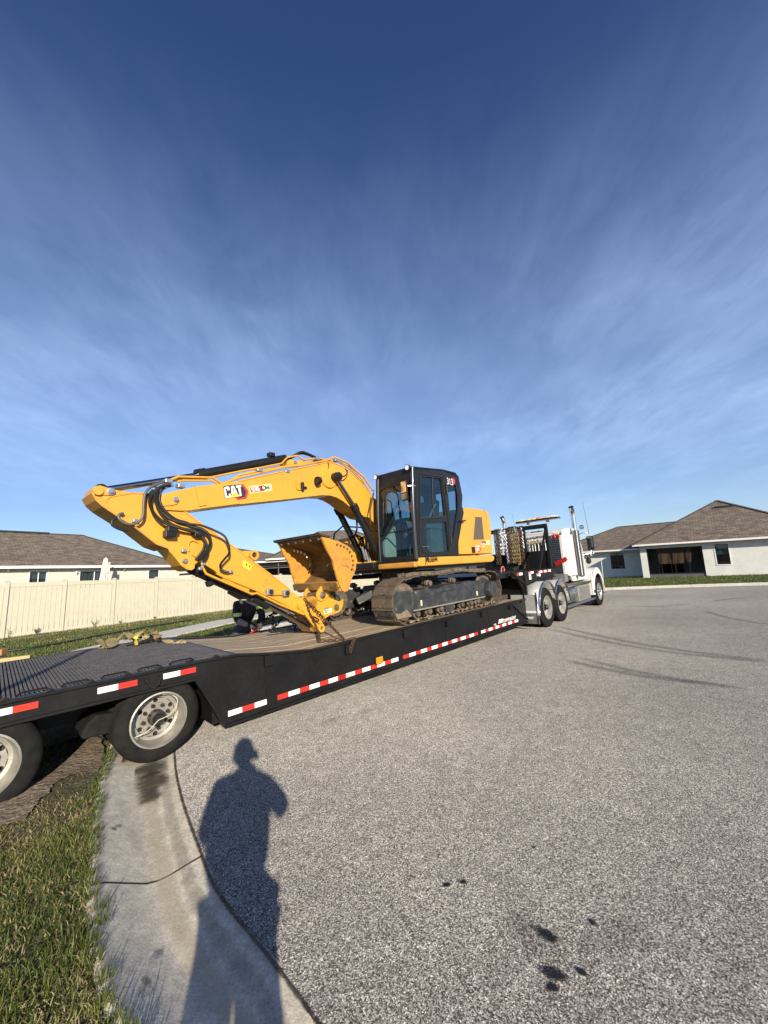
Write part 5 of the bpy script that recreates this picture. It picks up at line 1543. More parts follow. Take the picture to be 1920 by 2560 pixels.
# front face with windscreen opening
def fr3(p, c): return (fx(p[1])+c, p[0], p[1])
fo = [(CY0,zbt-.05),(CY1,zbt-.05),(CY1,ztp),(CY0,ztp)]
fh = rnd([(CY0+.07,zbt+.05),(CY1-.055,zbt+.06),(CY1-.045,ztp-.34),(CY1-.14,ztp-.28),(CY0+.16,ztp-.28),(CY0+.07,ztp-.34)], .10)
mb = MB(); holed(mb, fo, [fh], fr3, -.02, .03)
ex.p('windscreen_frame', mb, BLK, cab)
ex.p('windscreen', MB().add([fr3(p,-.005) for p in fh], [tuple(range(len(fh)))]), GLS, cab)
ex.p('windscreen_bar', MB().beam(fr3((CY0+.07,zbt+.52),-.02), fr3((CY1-.05,zbt+.50),-.02), .03,.022), BLK, cab)
ex.p('wiper', MB().tube([fr3((CY1-.14,zbt+1.12),-.03),fr3((CY1-.36,zbt+1.42),-.03)],.006,5).tube([fr3((CY1-.12,zbt+.65),-.03),fr3((CY1-.14,zbt+1.12),-.03)],.008,5), BLK, cab)
# roof, floor, rear wall
rf = [(xt-.02,ztp-.01),(xt-.02,ztp+.015),(sd_[1][0],ztp+.03),(sd_[2][0],sd_[2][1]+.03),(sd_[3][0],sd_[3][1]+.025),(sd_[4][0]+.01,sd_[4][1]),(sd_[4][0]-.03,sd_[4][1]-.05),(sd_[2][0],sd_[2][1]-.04),(xt,ztp-.06)]
ex.p('cab_roof', MB().pxz(rf, CY0, CY1), BLK, cab, bevel=.02)
ex.p('roof_lining', MB().box(xt+.12,sd_[3][0],CY0+.055,CY1-.055,ztp-.26,ztp-.10), DARK, cab)
ex.p('cab_floor', MB().box(xb+.02,sd_[9][0],CY0+.01,CY1-.01,zbt-.03,zbt+.02), BLK, cab)
mb = MB()
holed(mb, [(CY0,sd_[9][1]),(CY1,sd_[9][1]),(CY1,sd_[4][1]),(CY0,sd_[4][1])], [rnd([(CY0+.1,sd_[9][1]+.9),(CY1-.1,sd_[9][1]+.9),(CY1-.1,sd_[4][1]-.12),(CY0+.1,sd_[4][1]-.12)],.06)], lambda p, c: (float(np.interp(p[1],[sd_[9][1],sd_[7][1],sd_[6][1],sd_[4][1]],[sd_[9][0],sd_[7][0],sd_[6][0],sd_[4][0]]))-.04+c, p[0], p[1]), 0, .03)
ex.p('rear_wall', mb, BLK, cab)
fp = [(-1.32,1.757),(-1.331,1.631)]
# painted front sill below the windscreen
ex.p('front_sill', MB().box(xb-.06,X0+.02,CY0+.02,CY1+.02,zlo-.01,zbt-.06), YELD, base_, bevel=.03, bseg=3)
# numbers on the quarter
nb_ = [(-0.018,3.274),(0.253,3.31),(0.005,3.409),(0.289,3.428),(0.335,3.384),(0.296,3.295),(0.21,3.28)]
ex.p('number_badge', MB().pxz([nb_[3],nb_[4],nb_[5],nb_[6],(nb_[6][0]-.01,nb_[3][1])], CY0-.004, CY0-.002), bpy.data.materials['badge_red'], cab)
ex.text('model_number', '313', (nb_[2][1]-nb_[0][1])/.70, (nb_[0][0],CY0-.006,nb_[0][1]-.01), TRIM, sx=(nb_[1][0]-nb_[0][0])/(1.62*(nb_[2][1]-nb_[0][1])/.70), off=.003, ext=.0005)
# cab interior
sx0 = -.35
ex.p('seat', MB().box(sx0-.30,sx0+.22,-.98,-.50,zbt+.50,zbt+.64).pxz([(sx0+.10,zbt+.60),(sx0+.22,zbt+.58),(sx0+.36,zbt+1.18),(sx0+.24,zbt+1.20)],-.96,-.52).pxz([(sx0+.27,zbt+1.14),(sx0+.37,zbt+1.14),(sx0+.40,zbt+1.40),(sx0+.30,zbt+1.40)],-.87,-.61).box(sx0-.25,sx0+.2,-.9,-.58,zbt+.02,zbt+.5), DARK, cab, bevel=.04, bseg=3)
for yy, s_ in ((-1.04,0),(-.46,0)):
    ex.p('armrest_console', MB().box(sx0-.42,sx0+.12,yy-.07,yy+.07,zbt+.55,zbt+.78).box(sx0-.3,sx0+.1,yy-.06,yy+.06,zbt+.05,zbt+.55), GREYI, cab, bevel=.02)
    ex.p('joystick', MB().tube([(sx0-.34,yy,zbt+.78),(sx0-.37,yy,zbt+.86),(sx0-.38,yy,zbt+1.0)],[.035,.018,.028],10), DARK, cab, smooth=50)
for yy in (-.80,-.62):
    ex.p('travel_lever', MB().tube(spline([(xb+.25,yy,zbt+.05),(xb+.28,yy,zbt+.45),(xb+.22,yy,zbt+.7)],5),.014,6).box(xb+.18,xb+.36,yy-.05,yy+.05,zbt+.03,zbt+.06), DARK, cab, smooth=50)
for pts in ([(xb+.12,-.44,zbt+.9),(xb+.14,-.44,zbt+1.28),(xb+.2,-.48,zbt+1.34),(xb+.4,-.48,zbt+1.34),(xb+.46,-.48,zbt+1.28),(xb+.48,-.48,zbt+.8)],
            [(xb+.06,-.42,zbt+.9),(xb+.06,-.42,zbt+1.15),(xb+.12,-.42,zbt+1.2),(xb+.3,-.42,zbt+1.15),(xb+.34,-.42,zbt+.85)]):
    ex.p('grab_rail', MB().tube(pts,.016,8), STEEL, cab, smooth=50)
ex.p('side_console', MB().pxz([(xb+.04,zbt+.05),(xb+.04,zbt+.35),(xb+.5,zbt+.75),(xb+.9,zbt+.75),(xb+.9,zbt+.05)],-.42,-.34), mat('console_putty', (.36,.39,.33), .7), cab, bevel=.01)
ex.p('floor_mat', MB().box(xb+.08,sx0-.3,-1.1,-.42,zbt+.021,zbt+.035), HOSE, cab)
ex.p('monitor', MB().beam((xb+.22,-.40,zbt+.82),(xb+.22,-.54,zbt+.84),.03,.17), DARK, cab, bevel=.008)
ex.p('seat_belt', MB().beam((sx0+.22,-.92,zbt+1.1),(sx0-.1,-.86,zbt+.65),.045,.006), mat('belt_cream', (.62,.60,.48), .7), cab)
# roof lamps and mirror
for (lx_, ly_, lz_) in ((xt-.08, CY0+.07, ztp-.01), (xt-.08, CY1-.02, ztp-.03)):
    b_ = ex.p('work_lamp', MB().lathe([(.0,.07),(.035,.07),(.050,.03),(.054,-.02),(.049,-.022)], (lx_,ly_,lz_), 'x', 20).beam((lx_+.05,ly_,lz_-.07),(lx_+.03,ly_,lz_),.02,.02), BLK, cab, smooth=40)
    ex.p('lamp_lens', MB().lathe([(0,-.012),(.047,-.016)], (lx_,ly_,lz_), 'x', 20), AMBW if False else SILV, cab)
mr = [CY0+.07, CY0+.21]
mb = MB().box(xt-.15,xt-.10,mr[0],mr[1],ztp-.62,ztp-.25)
m_o = ex.p('mirror', mb, BLK, cab, bevel=.02)
ex.p('mirror_glass', MB().box(xt-.155,xt-.151,mr[0]+.015,mr[1]-.015,ztp-.47,ztp-.27), CHR, cab)
ex.p('mirror_glass', MB().box(xt-.155,xt-.151,mr[0]+.015,mr[1]-.015,ztp-.60,ztp-.49), mat('convex_mirror', (.35,.33,.30), .15, .9), cab)
ex.p('mirror_arm', MB().tube([(xt-.12,mr[0],ztp-.36),(xt-.05,CY0,ztp-.36),(xt,CY0-.02,ztp-.36)],.012,6), ALU, cab)
q = [(-1.432,2.474),(-1.294,3.097)]
ex.p('grab_rail', MB().tube([(q[0][0]-.0,CY1+.02,q[0][1]),(q[0][0],CY1+.02,q[0][1]+.25),(q[1][0],CY1+.02,q[1][1])],.014,8), BLK, cab, smooth=50)

# ---- boom, stick, bucket: the near faces lie about 14 cm left of the boom plane
BN, BF = -.14, .24
AN, AF = -.11, .21
bo = [(-5.029,2.654),(-5.007,2.692),(-4.796,2.77),(-4.57,2.844),(-4.239,2.928)] + [(-3.999,2.993),(-3.26,3.25),(-2.542,3.49),(-2.32,3.564),(-2.196,3.575),(-2.026,3.558),(-1.831,3.499),(-1.517,3.333),(-1.203,3.076)] + [(-.78,2.86),(-.30,2.12),(-.22,1.95),(-.30,1.78),(-.48,1.76),(-.62,1.95),(-1.0,2.40)] + [(-1.306,2.626),(-1.476,2.641),(-1.813,2.79),(-2.004,2.894),(-2.15,2.944),(-2.293,2.963),(-2.492,2.951),(-3.109,2.828),(-4.002,2.659)] + [(-4.644,2.522),(-4.669,2.511),(-4.781,2.498),(-4.992,2.495),(-5.038,2.541)]
boom = ex.p('boom', MB().pxz(bo, BN, BF), YEL, bevel=.008)
# weld flange line along top and bottom
def strip(pts, w_, y, h, mt, par, nm):
    mb = MB()
    for i in range(len(pts)-1): mb.beam((pts[i][0],y,pts[i][1]),(pts[i+1][0],y,pts[i+1][1]),w_,h)
    return ex.p(nm, mb, mt, par)
q = [(-3.999,2.993),(-3.26,3.25),(-2.542,3.49),(-2.32,3.564),(-2.196,3.575),(-2.026,3.558),(-1.831,3.499),(-1.517,3.333),(-1.216,3.084)]
strip(q, .07, BN+.025, .016, YEL, boom, 'top_flange')
strip([(-4.002,2.661),(-3.109,2.831),(-2.492,2.954),(-2.293,2.966),(-2.15,2.947),(-2.004,2.898),(-1.813,2.793),(-1.476,2.644)], .05, BN+.015, .014, YEL, boom, 'bottom_flange')
q = [(-3.319,3.163),(-3.248,2.844)]; strip(q, .006, BN-.0015, .014, YEL, boom, 'weld_bead')
q = [(-4.583,2.842),(-4.528,2.585)]; strip(q, .03, BN-.002, .10, YEL, boom, 'side_plate')
bs = [(-2.314,3.267),(-2.167,3.304),(-2.124,3.319)]
ex.p('pin_boss', MB().lathe([(0,-.03),(.17,-.03),(.19,0),(.19,.02)], (bs[0][0],BN,bs[0][1]), 'y', 32), YEL, boom, smooth=35)
q = [(-4.867,2.632),(-5.028,2.592),(-5.537,2.664),(-5.657,2.658)]
pl = [(-5.029,2.654),(-4.915,2.681),(-4.849,2.673),(-4.825,2.624),(-4.848,2.576),(-4.912,2.554),(-5.027,2.536)]
ex.p('pin_plate', MB().pxz(pl, BN-.016, BN), YEL, boom, bevel=.005)
ex.p('pin_bolt', MB().lathe([(0,-.03),(.02,-.03),(.024,-.014),(.036,-.012),(.036,0)], (q[0][0],BN-.014,q[0][1]), 'y', 14), GALV, boom, smooth=40)

aro = [(-5.701,2.69),(-5.679,2.71),(-5.634,2.725),(-5.587,2.713),(-5.511,2.693),(-5.321,2.677),(-5.185,2.686),(-5.063,2.656),(-4.731,2.487),(-4.46,2.297),(-4.11,2.066)] + [(-3.823,1.862),(-3.511,1.643),(-3.176,1.393),(-3.015,1.279),(-2.939,1.228),(-2.892,1.17),(-2.913,1.105),(-2.963,1.072),(-3.058,1.088),(-3.487,1.314),(-3.751,1.439),(-4.071,1.587),(-4.333,1.726)] + [(-4.471,1.815),(-4.549,1.863),(-4.6,1.832),(-4.612,1.785),(-4.649,1.754),(-4.696,1.761),(-4.771,1.819),(-4.867,1.945),(-4.949,2.037),(-5.073,2.085),(-5.31,2.286),(-5.481,2.398),(-5.612,2.491),(-5.674,2.558),(-5.703,2.623)]
arm = ex.p('stick', MB().pxz(aro, AN, AF), YEL, bevel=.008)
strip([(-5.217,2.688),(-5.063,2.662),(-4.731,2.491),(-4.46,2.303),(-4.11,2.07)]+[(-3.823,1.864),(-3.511,1.646),(-3.175,1.396)], .06, AN+.02, .016, YEL, arm, 'top_flange')
strip([(-5.712,2.622),(-5.673,2.547),(-5.611,2.485),(-5.481,2.395),(-5.31,2.28),(-5.073,2.081),(-4.949,2.033)], .42, (AN+AF)/2, .018, YELD, arm, 'wear_plate')
strip([(-4.333,1.726),(-4.071,1.587),(-3.751,1.439),(-3.487,1.314),(-3.058,1.088)], .06, AN+.02, .014, YEL, arm, 'bottom_flange')
# stick-nose plate with pins
pn = [(-5.683,2.683),(-5.647,2.699),(-5.516,2.686),(-5.495,2.653),(-5.513,2.623),(-5.635,2.61),(-5.667,2.623),(-5.686,2.649)]
ex.p('pin_plate', MB().pxz(pn, AN-.014, AN), YEL, arm, bevel=.005)
ex.p('pin_bolt', MB().lathe([(0,-.03),(.022,-.03),(.026,-.014),(.042,-.012),(.042,0)], (q[2][0],AN-.012,q[2][1]), 'y', 14), GALV, arm, smooth=40)
ex.p('pin_boss', MB().lathe([(0,-.022),(.05,-.022),(.055,0)], (q[3][0],AN-.012,q[3][1]), 'y', 18), YEL, arm, smooth=40)
# recessed cheek line of the nose
pc = [(-5.567,2.534),(-5.571,2.568),(-5.537,2.606),(-5.322,2.674),(-5.217,2.676),(-5.141,2.647)]
strip(pc, .008, AN-.003, .016, YELD, arm, 'weld_bead')
l_ = [(-3.928,1.991),(-3.875,2.003),(-3.726,2.006),(-3.676,1.967),(-3.676,1.921),(-3.708,1.885),(-3.728,1.865),(-3.758,1.869)]
ex.p('link_lug', MB().pxz(l_, -.02, .12), YEL, arm, bevel=.006)
bq = [(-3.743,1.94)][0]
ex.p('lug_bush', MB().lathe([(.04,-.0),(.04,-.05),(.072,-.05),(.072,.22),(.04,.22)], (bq[0],-.02,bq[1]), 'y', 22), YEL, arm, smooth=40)
ex.p('lug_hole', MB().lathe([(0,-.02),(.041,-.02)], (bq[0],-.02,bq[1]), 'y', 18), DARK, arm)
pc = [(-4.772,1.875),(-4.73,1.905),(-4.675,1.872),(-4.612,1.82),(-4.612,1.781),(-4.649,1.754),(-4.698,1.766),(-4.759,1.831)]
ex.p('pin_plate', MB().pxz(pc, AN-.012, AN), YEL, arm, bevel=.005)
q2 = [(-4.732,1.87),(-4.656,1.802)]
ex.p('pin_bolt', MB().lathe([(0,-.03),(.02,-.03),(.034,-.012),(.034,0)], (q2[0][0],AN-.010,q2[0][1]), 'y', 14), GALV, arm, smooth=40)
for c in [(-3.59,1.588),(-3.638,1.504),(-3.445,1.49),(-3.376,1.425),(-3.07,1.276),(-3.149,1.195),(-3.087,1.134)]:
    ex.p('boss', MB().lathe([(0,-.014),(.018,-.014),(.024,0)], (c[0],AN,c[1]), 'y', 10), YEL, arm, smooth=40)
wq = [(-3.95,1.856),(-3.921,1.86),(-3.811,1.786),(-3.841,1.717),(-3.951,1.782)]
ws = ex.p('warning_sticker', MB().pxz(wq, AN-.003, AN-.001), mat('warning_yellow', (.85,.72,.05), .5), arm)
wt = [(-3.912,1.794),(-3.893,1.828),(-3.879,1.782),(-3.865,1.766),(-3.845,1.8),(-3.833,1.787),(-3.85,1.757)]
ex.p('warning_symbol', MB().pxz(wt[:3], AN-.0045, AN-.003).pxz(wt[3:], AN-.0045, AN-.003), BLK, ws)
# end boss of the stick and the bucket linkage
eb = [(-2.953,1.158)][0]
ex.p('pin_boss', MB().lathe([(0,-.05),(.03,-.05),(.035,-.03),(.075,-.03),(.08,-.022),(.105,-.02),(.11,0)], (eb[0],AN-.02,eb[1]), 'y', 28), YEL, arm, smooth=35)
lk = [(-2.975,1.228),(-3.027,1.215),(-3.054,1.17),(-3.036,1.116),(-2.982,1.069),(-2.924,0.969),(-2.694,0.696),(-2.65,0.683),(-2.589,0.7),(-2.564,0.738),(-2.574,0.769),(-2.606,0.79),(-2.645,0.8),(-2.676,0.792),(-2.779,0.942),(-2.876,1.134),(-2.915,1.204)]
for ya, yb in ((-.165,-.13),(.23,.265)):
    lo_ = ex.p('bucket_link', MB().pxz(lk, ya, yb), YEL, bevel=.006)
be = [(-2.646,0.75)][0]
ex.p('link_eye', MB().lathe([(.030,-.01),(.032,-.03),(.065,-.03),(.068,.42),(.03,.42)], (be[0],-.165,be[1]), 'y', 24), YEL, lo_, smooth=35)
ex.p('eye_bore', MB().lathe([(0,-.01),(.032,-.01)], (be[0],-.165,be[1]), 'y', 18), TRK, lo_)
# quick coupler
cp = [(-2.87,1.216),(-2.816,1.24),(-2.741,1.228),(-2.667,1.187),(-2.59,1.161),(-2.493,1.17),(-2.366,1.249),(-2.297,1.21),(-2.27,1.156),(-2.211,1.128),(-2.143,1.128),(-2.076,1.151),(-2.091,1.049),(-2.14,0.973),(-2.216,0.937),(-2.397,0.917),(-2.491,0.887),(-2.523,0.815),(-2.575,0.801),(-2.651,0.825),(-2.724,0.901),(-2.775,0.966),(-2.834,1.072),(-2.873,1.142)]
for ya, yb in ((-.125,-.095),(.195,.225)):
    co_ = ex.p('quick_coupler', MB().pxz(cp, ya, yb), YEL if ya < 0 else YELD, bevel=.006)
cc1 = [(-2.25,1.027),(-2.758,1.163),(-2.217,1.173),(-2.643,0.949)]
ex.p('coupler_tube', MB().tube([(cc1[1][0],-.125,cc1[1][1]),(cc1[1][0],.225,cc1[1][1])], .10, 20), YELD, co_, smooth=40)
ex.p('coupler_pin', MB().lathe([(0,-.02),(.028,-.02),(.035,0),(.062,.002),(.062,.0)], (cc1[0][0],-.127,cc1[0][1]), 'y', 20), TRK, co_, smooth=40)
ex.p('coupler_body', MB().box(cc1[1][0]-.02,cc1[0][0]+.02,-.09,.19,cc1[0][1]-.10,cc1[0][1]+.08), YELD, co_)
ov = [(-2.538,0.995),(-2.525,1.028),(-2.391,1.038),(-2.351,1.025),(-2.359,0.982),(-2.372,0.962),(-2.512,0.95),(-2.534,0.957)]
ex.p('number_plate', MB().pxz(rnd(ov,.02,3), -.1285, -.1265), mat('plate_white_green', (.62,.68,.52), .5), co_)
ov2 = [(-2.523,0.96),(-2.366,0.97),(-2.52,1.014)]
vx = Vector((ov2[1][0]-ov2[0][0],0,ov2[1][1]-ov2[0][1]))
ex.text('plate_number', '05711', .115, (ov2[0][0],-.131,ov2[0][1]+.005), mat('dark_green_print', (.03,.09,.05), .5), xd=vx, up=Vector((0,-1,0)).cross(vx)*-1 if False else vx.cross(Vector((0,1,0))), sx=vx.length/.33, off=.002, ext=.0004)
# bucket ears with pin
e1 = [(-2.541,1.452),(-2.516,1.388),(-2.462,1.323),(-2.395,1.26),(-2.45,1.222),(-2.527,1.173),(-2.612,1.165),(-2.666,1.196),(-2.691,1.249),(-2.683,1.307),(-2.642,1.359)]
e2 = [(-2.514,1.45),(-2.48,1.374),(-2.413,1.315),(-2.451,1.264),(-2.499,1.206),(-2.581,1.17),(-2.635,1.219),(-2.654,1.273),(-2.635,1.342),(-2.571,1.399)]
# bucket
SN, SF = -.53, .63
pr_ = [(-2.874,2.177),(-2.794,2.16),(-2.684,2.143),(-2.515,2.112),(-2.341,2.053),(-2.222,1.987),(-2.155,1.88),(-2.128,1.768),(-2.145,1.649),(-2.197,1.564),(-2.244,1.514),(-2.288,1.422),(-2.324,1.335),(-2.368,1.305),(-2.428,1.299),(-2.473,1.322),(-2.505,1.37),(-2.575,1.525),(-2.603,1.626),(-2.623,1.669),(-2.649,1.795),(-2.689,1.862),(-2.751,1.946)]
hol = [(-2.539,2.052),(-2.462,2.035),(-2.388,2.016),(-2.315,1.983),(-2.26,1.93),(-2.221,1.863),(-2.2,1.786),(-2.203,1.711),(-2.235,1.642)]
hh = [circ(c[0],c[1],.026,10) for c in hol]
sh = [(-2.894,2.197),(-2.684,2.143),(-2.515,2.115),(-2.34,2.057),(-2.216,1.987),(-2.149,1.88),(-2.125,1.768),(-2.141,1.649),(-2.197,1.564),(-2.334,1.46),(-2.469,1.384),(-2.575,1.347),(-2.596,1.452)]
def off2(pts, d_):
    out = []
    for i in range(len(pts)):
        a_, b_ = Vector(pts[max(0,i-1)]), Vector(pts[min(len(pts)-1,i+1)])
        t_ = (b_-a_).normalized(); out.append((pts[i][0]+t_.y*d_, pts[i][1]-t_.x*d_))
    return out
mb = MB().pxz(sh+off2(sh,.02)[::-1], SN+.02, SF-.02)
bk = ex.p('bucket', mb, BKT)
for ya, yb in ((SN,SN+.03),(SF-.03,SF)):
    mb = MB(); holed(mb, pr_, hh, XZ, ya, yb); ex.p('side_plate', mb, YELD, bk)
cut = [(-2.943,2.235),(-2.695,2.184),(-2.721,2.159),(-2.924,2.196)]
ex.p('cutting_edge', MB().pxz(cut, SN-.04, SF+.04), mat('worn_cutting_edge', (.07,.055,.045), .55, .5, col2=(.13,.09,.06), scale=9, bump=.2), bk, bevel=.004)
for c, y in zip([[(-2.84,2.151)][0]]*6, np.linspace(SN+.08,SF-.10,6)):
    ex.p('edge_bolt', MB().tube([(c[0]+.02,y,c[1]+.03),(c[0]-.03,y,c[1]-.01)],.022,8), GALV, bk, smooth=40)
# thick bolt-on side cutters
scn = [(-2.878,2.176),(-2.7,2.151),(-2.637,1.979),(-2.712,1.925)]
ex.p('side_cutter', MB().pxz(scn, SN-.014, SN-.0005), YELD, bk, bevel=.004)
lr_ = [(-2.45,1.832),(-2.276,1.824),(-2.304,1.69),(-2.468,1.73)]
mb = MB()
for i in range(4):
    p, q = lr_[i], lr_[(i+1)%4]; mb.beam((p[0],SN-.004,p[1]),(q[0],SN-.004,q[1]),.008,.012,(0,1,0))
ex.p('weld_frame', mb, YELD, bk)
# inner back plate closing the bucket towards the ears
bp = [(-2.568,1.463),(-2.503,1.317),(-2.445,1.316),(-2.528,1.473)]
ex.p('back_plate', MB().pxz(bp, SN+.03, SF-.03), YELD, bk)
for e_, ya, yb in ((e1,-.155,-.12),(e2,.205,.24)):
    ex.p('bucket_ear', MB().pxz(e_, ya, yb), YEL, bk, bevel=.006)
ep = [(-2.568,1.261)][0]
ex.p('bucket_pin', MB().lathe([(0,-.045),(.025,-.035),(.03,-.02),(.055,-.01),(.065,0)], (ep[0],-.157,ep[1]), 'y', 20).tube([(ep[0],-.12,ep[1]),(ep[0],.22,ep[1])],.05,14), TRK, bk, smooth=40)
# ---- cylinders
def cyl_(nm, a_, b_, c_, y, r1, r2, par=None, eye=.07):
    """barrel from a to b, rod from b to c (2D points)"""
    o = ex.p(nm, MB().tube([(a_[0],y,a_[1]),(b_[0],y,b_[1])], r1, 20), BLK, par, smooth=50)
    ex.p('piston_rod', MB().tube([(b_[0],y,b_[1]),(c_[0],y,c_[1])], r2, 16), ROD, o, smooth=50)
    d = (Vector((b_[0],0,b_[1]))-Vector((a_[0],0,a_[1]))).normalized()
    B = Vector((b_[0],y,b_[1]))
    ex.p('gland', MB().tube([B-d*.09, B+d*.035], r1*1.22, 18), BLK, o, smooth=50)
    ex.p('rod_eye', MB().tube([(c_[0],y-.055,c_[1]),(c_[0],y+.055,c_[1])], eye, 18), BLK, o, smooth=50)
    return o
q = [(-5.595,2.698),(-4.493,3.046)] + [(-3.085,3.534),(-2.948,3.488)]
c_ = cyl_('stick_cylinder', q[2], q[1], q[0], .05, .068, .038)
ex.p('cylinder_port', MB().box(q[1][0]+.02,q[1][0]+.20,-.0,.10,q[1][1]+.04,q[1][1]+.085).box(q[2][0]-.32,q[2][0]-.22,0,.1,q[2][1]-.02,q[2][1]+.045), BLK, c_, bevel=.01)
ex.p('cylinder_bracket', MB().pxz([(-3.116,3.391),(-3.122,3.463),(-3.07,3.499),(-2.73,3.533),(-2.618,3.521),(-2.77,3.461)], -.06, .16), YEL, boom, bevel=.01)
ex.p('bracket_bolt', MB().lathe([(0,-.02),(.03,-.02),(.035,0)], ([(-2.968,3.465)][0][0],-.06,[(-2.968,3.465)][0][1]), 'y', 12), GALV, boom, smooth=40)
q = [(-2.204,3.291),(-1.777,2.8),(-1.075,1.719)]
cyl_('boom_cylinder', q[2], q[1], q[0], -.205, .062, .036, eye=.085)
ex.p('pin_cap', MB().lathe([(0,-.09),(.03,-.085),(.045,-.06),(.075,-.055),(.085,0)], (q[0][0],-.25,q[0][1]), 'y', 18), BLK, smooth=40)
q = [(-2.085,3.264),(-1.702,2.828),(-0.944,1.657)]
cyl_('boom_cylinder', q[2], q[1], q[0], .32, .062, .036)
q = [(-4.606,1.79)] + [(-3.492,1.214),(-2.576,0.671)]
cyl_('bucket_cylinder', q[0], q[1], q[2], .05, .06, .036, eye=.06)
# cylinder feet and swivel hoses below the boom
mb = MB().box(-1.40,-1.15,-.25,.38,1.64,1.76)
ex.p('cylinder_foot', mb, BLK, bevel=.02)
for i, a_ in enumerate(((1040,1130),(1070,1120),(1100,1110),(1130,1130),(1410,1010),(1440,1100),(1480,1110))):
    pass
hp = [[(-1.385,2.166),(-1.316,2.27),(-1.26,2.202),(-1.252,1.997),(-1.169,1.791),(-1.158,1.62)], [(-1.258,2.19),(-1.174,2.296),(-1.104,2.227),(-1.099,1.983),(-1.038,1.79),(-1.002,1.616)], [(-1.354,2.634),(-1.357,2.445),(-1.403,2.325),(-1.314,2.226),(-1.187,1.954)], [(-1.583,2.325),(-1.272,2.299),(-1.158,2.161),(-1.102,1.917),(-1.126,1.623)], [(-1.187,2.223),(-1.104,2.303),(-1.057,2.243),(-1.022,2.05),(-0.993,1.787)]]
for i, l_ in enumerate(hp):
    y = .1+.03*i
    ex.p('hydraulic_hose', MB().tube([(p.x,y,p.z) for p in spline([(a_,0,b_) for a_, b_ in l_], 6)], .018, 8), HOSE, smooth=60)
for i, l_ in enumerate([(-1.359,2.077),(-1.277,2.027),(-1.194,1.975)]):
    ex.p('hose_fitting', MB().tube([(l_[0],.05,l_[1]),(l_[0]+.08,.05,l_[1]-.25)], .024, 10), GALV, smooth=50)
for l_ in ([(-1.636,2.634),(-1.406,2.358),(-1.136,2.339)], [(-1.853,2.648),(-1.666,2.418),(-1.637,2.354)]):
    ex.p('hydraulic_pipe', MB().tube([(a_,.38 if l_[0][0] < -2 else -.26,b_) for a_, b_ in l_], .014, 8), BLK, smooth=50)
# ---- hard pipes on the boom and stick
def pipe(pts, y, r_=.016, mt=YEL, nm='hydraulic_pipe', par=None, sm=0):
    P_ = [(a_,y,b_) for a_, b_ in pts]
    if sm: P_ = spline(P_, sm)
    return ex.p(nm, MB().tube(P_, r_, 8), mt, par, smooth=60)
pipe([(-4.957,2.857),(-4.827,2.937),(-4.385,2.988),(-4.258,2.92)]+[(-3.988,3.047),(-3.709,3.15),(-3.178,3.342),(-2.9,3.412),(-2.321,3.601),(-2.149,3.697),(-1.823,3.657),(-1.366,3.428),(-1.108,3.179)], -.12, .017, par=boom)
pipe([(-4.823,2.883),(-4.648,2.941),(-4.366,3.009)]+[(-3.965,3.152),(-3.623,3.263),(-3.247,3.394),(-3.135,3.515),(-2.934,3.586),(-2.802,3.535),(-2.485,3.628),(-2.265,3.613),(-1.964,3.65),(-1.743,3.603),(-1.4,3.414),(-1.142,3.12)], -.08, .014, par=boom)
pipe([(-4.77,2.899),(-4.39,2.952),(-4.248,2.899)]+[(-3.976,3.094),(-3.577,3.229),(-3.129,3.366),(-2.585,3.519),(-2.305,3.565),(-2.218,3.657)], -.10, .015, par=boom)
pipe([(-3.511,3.277),(-2.727,3.538),(-2.102,3.71),(-1.837,3.723),(-1.542,3.625),(-1.114,3.364)], .10, .015, par=boom)
pipe([(-3.155,3.494),(-2.981,3.579),(-2.798,3.69),(-2.686,3.697),(-2.496,3.662),(-2.339,3.618)], .0, .020, HOSE, 'hydraulic_hose', boom, 6)
pipe([(-3.113,3.502),(-2.955,3.575),(-2.77,3.687),(-2.601,3.697),(-2.427,3.665)], .06, .020, HOSE, 'hydraulic_hose', boom, 6)
pipe([(-2.328,3.558),(-2.323,3.456),(-2.45,3.333),(-2.482,3.274),(-2.573,3.2)], -.16, .007, HOSE, 'lamp_wire', boom, 5)
pipe([(-1.906,3.508),(-1.865,3.448),(-1.926,3.372),(-2.08,3.341)], -.16, .007, HOSE, 'grease_line', boom, 5)
pipe([(-1.851,3.483),(-1.882,3.362),(-1.998,3.272),(-2.126,3.294)], -.16, .007, HOSE, 'grease_line', boom, 5)
for c, nm in zip([(-3.68,3.202),(-3.182,3.26),(-2.536,3.59),(-2.099,3.639)]+[(-4.943,2.863),(-4.795,2.82)], 'abcdef'):
    ex.p('pipe_clamp', MB().box(c[0]-.045,c[0]+.045,-.155,-.06,c[1]-.026,c[1]+.026), GALV, boom, bevel=.01)
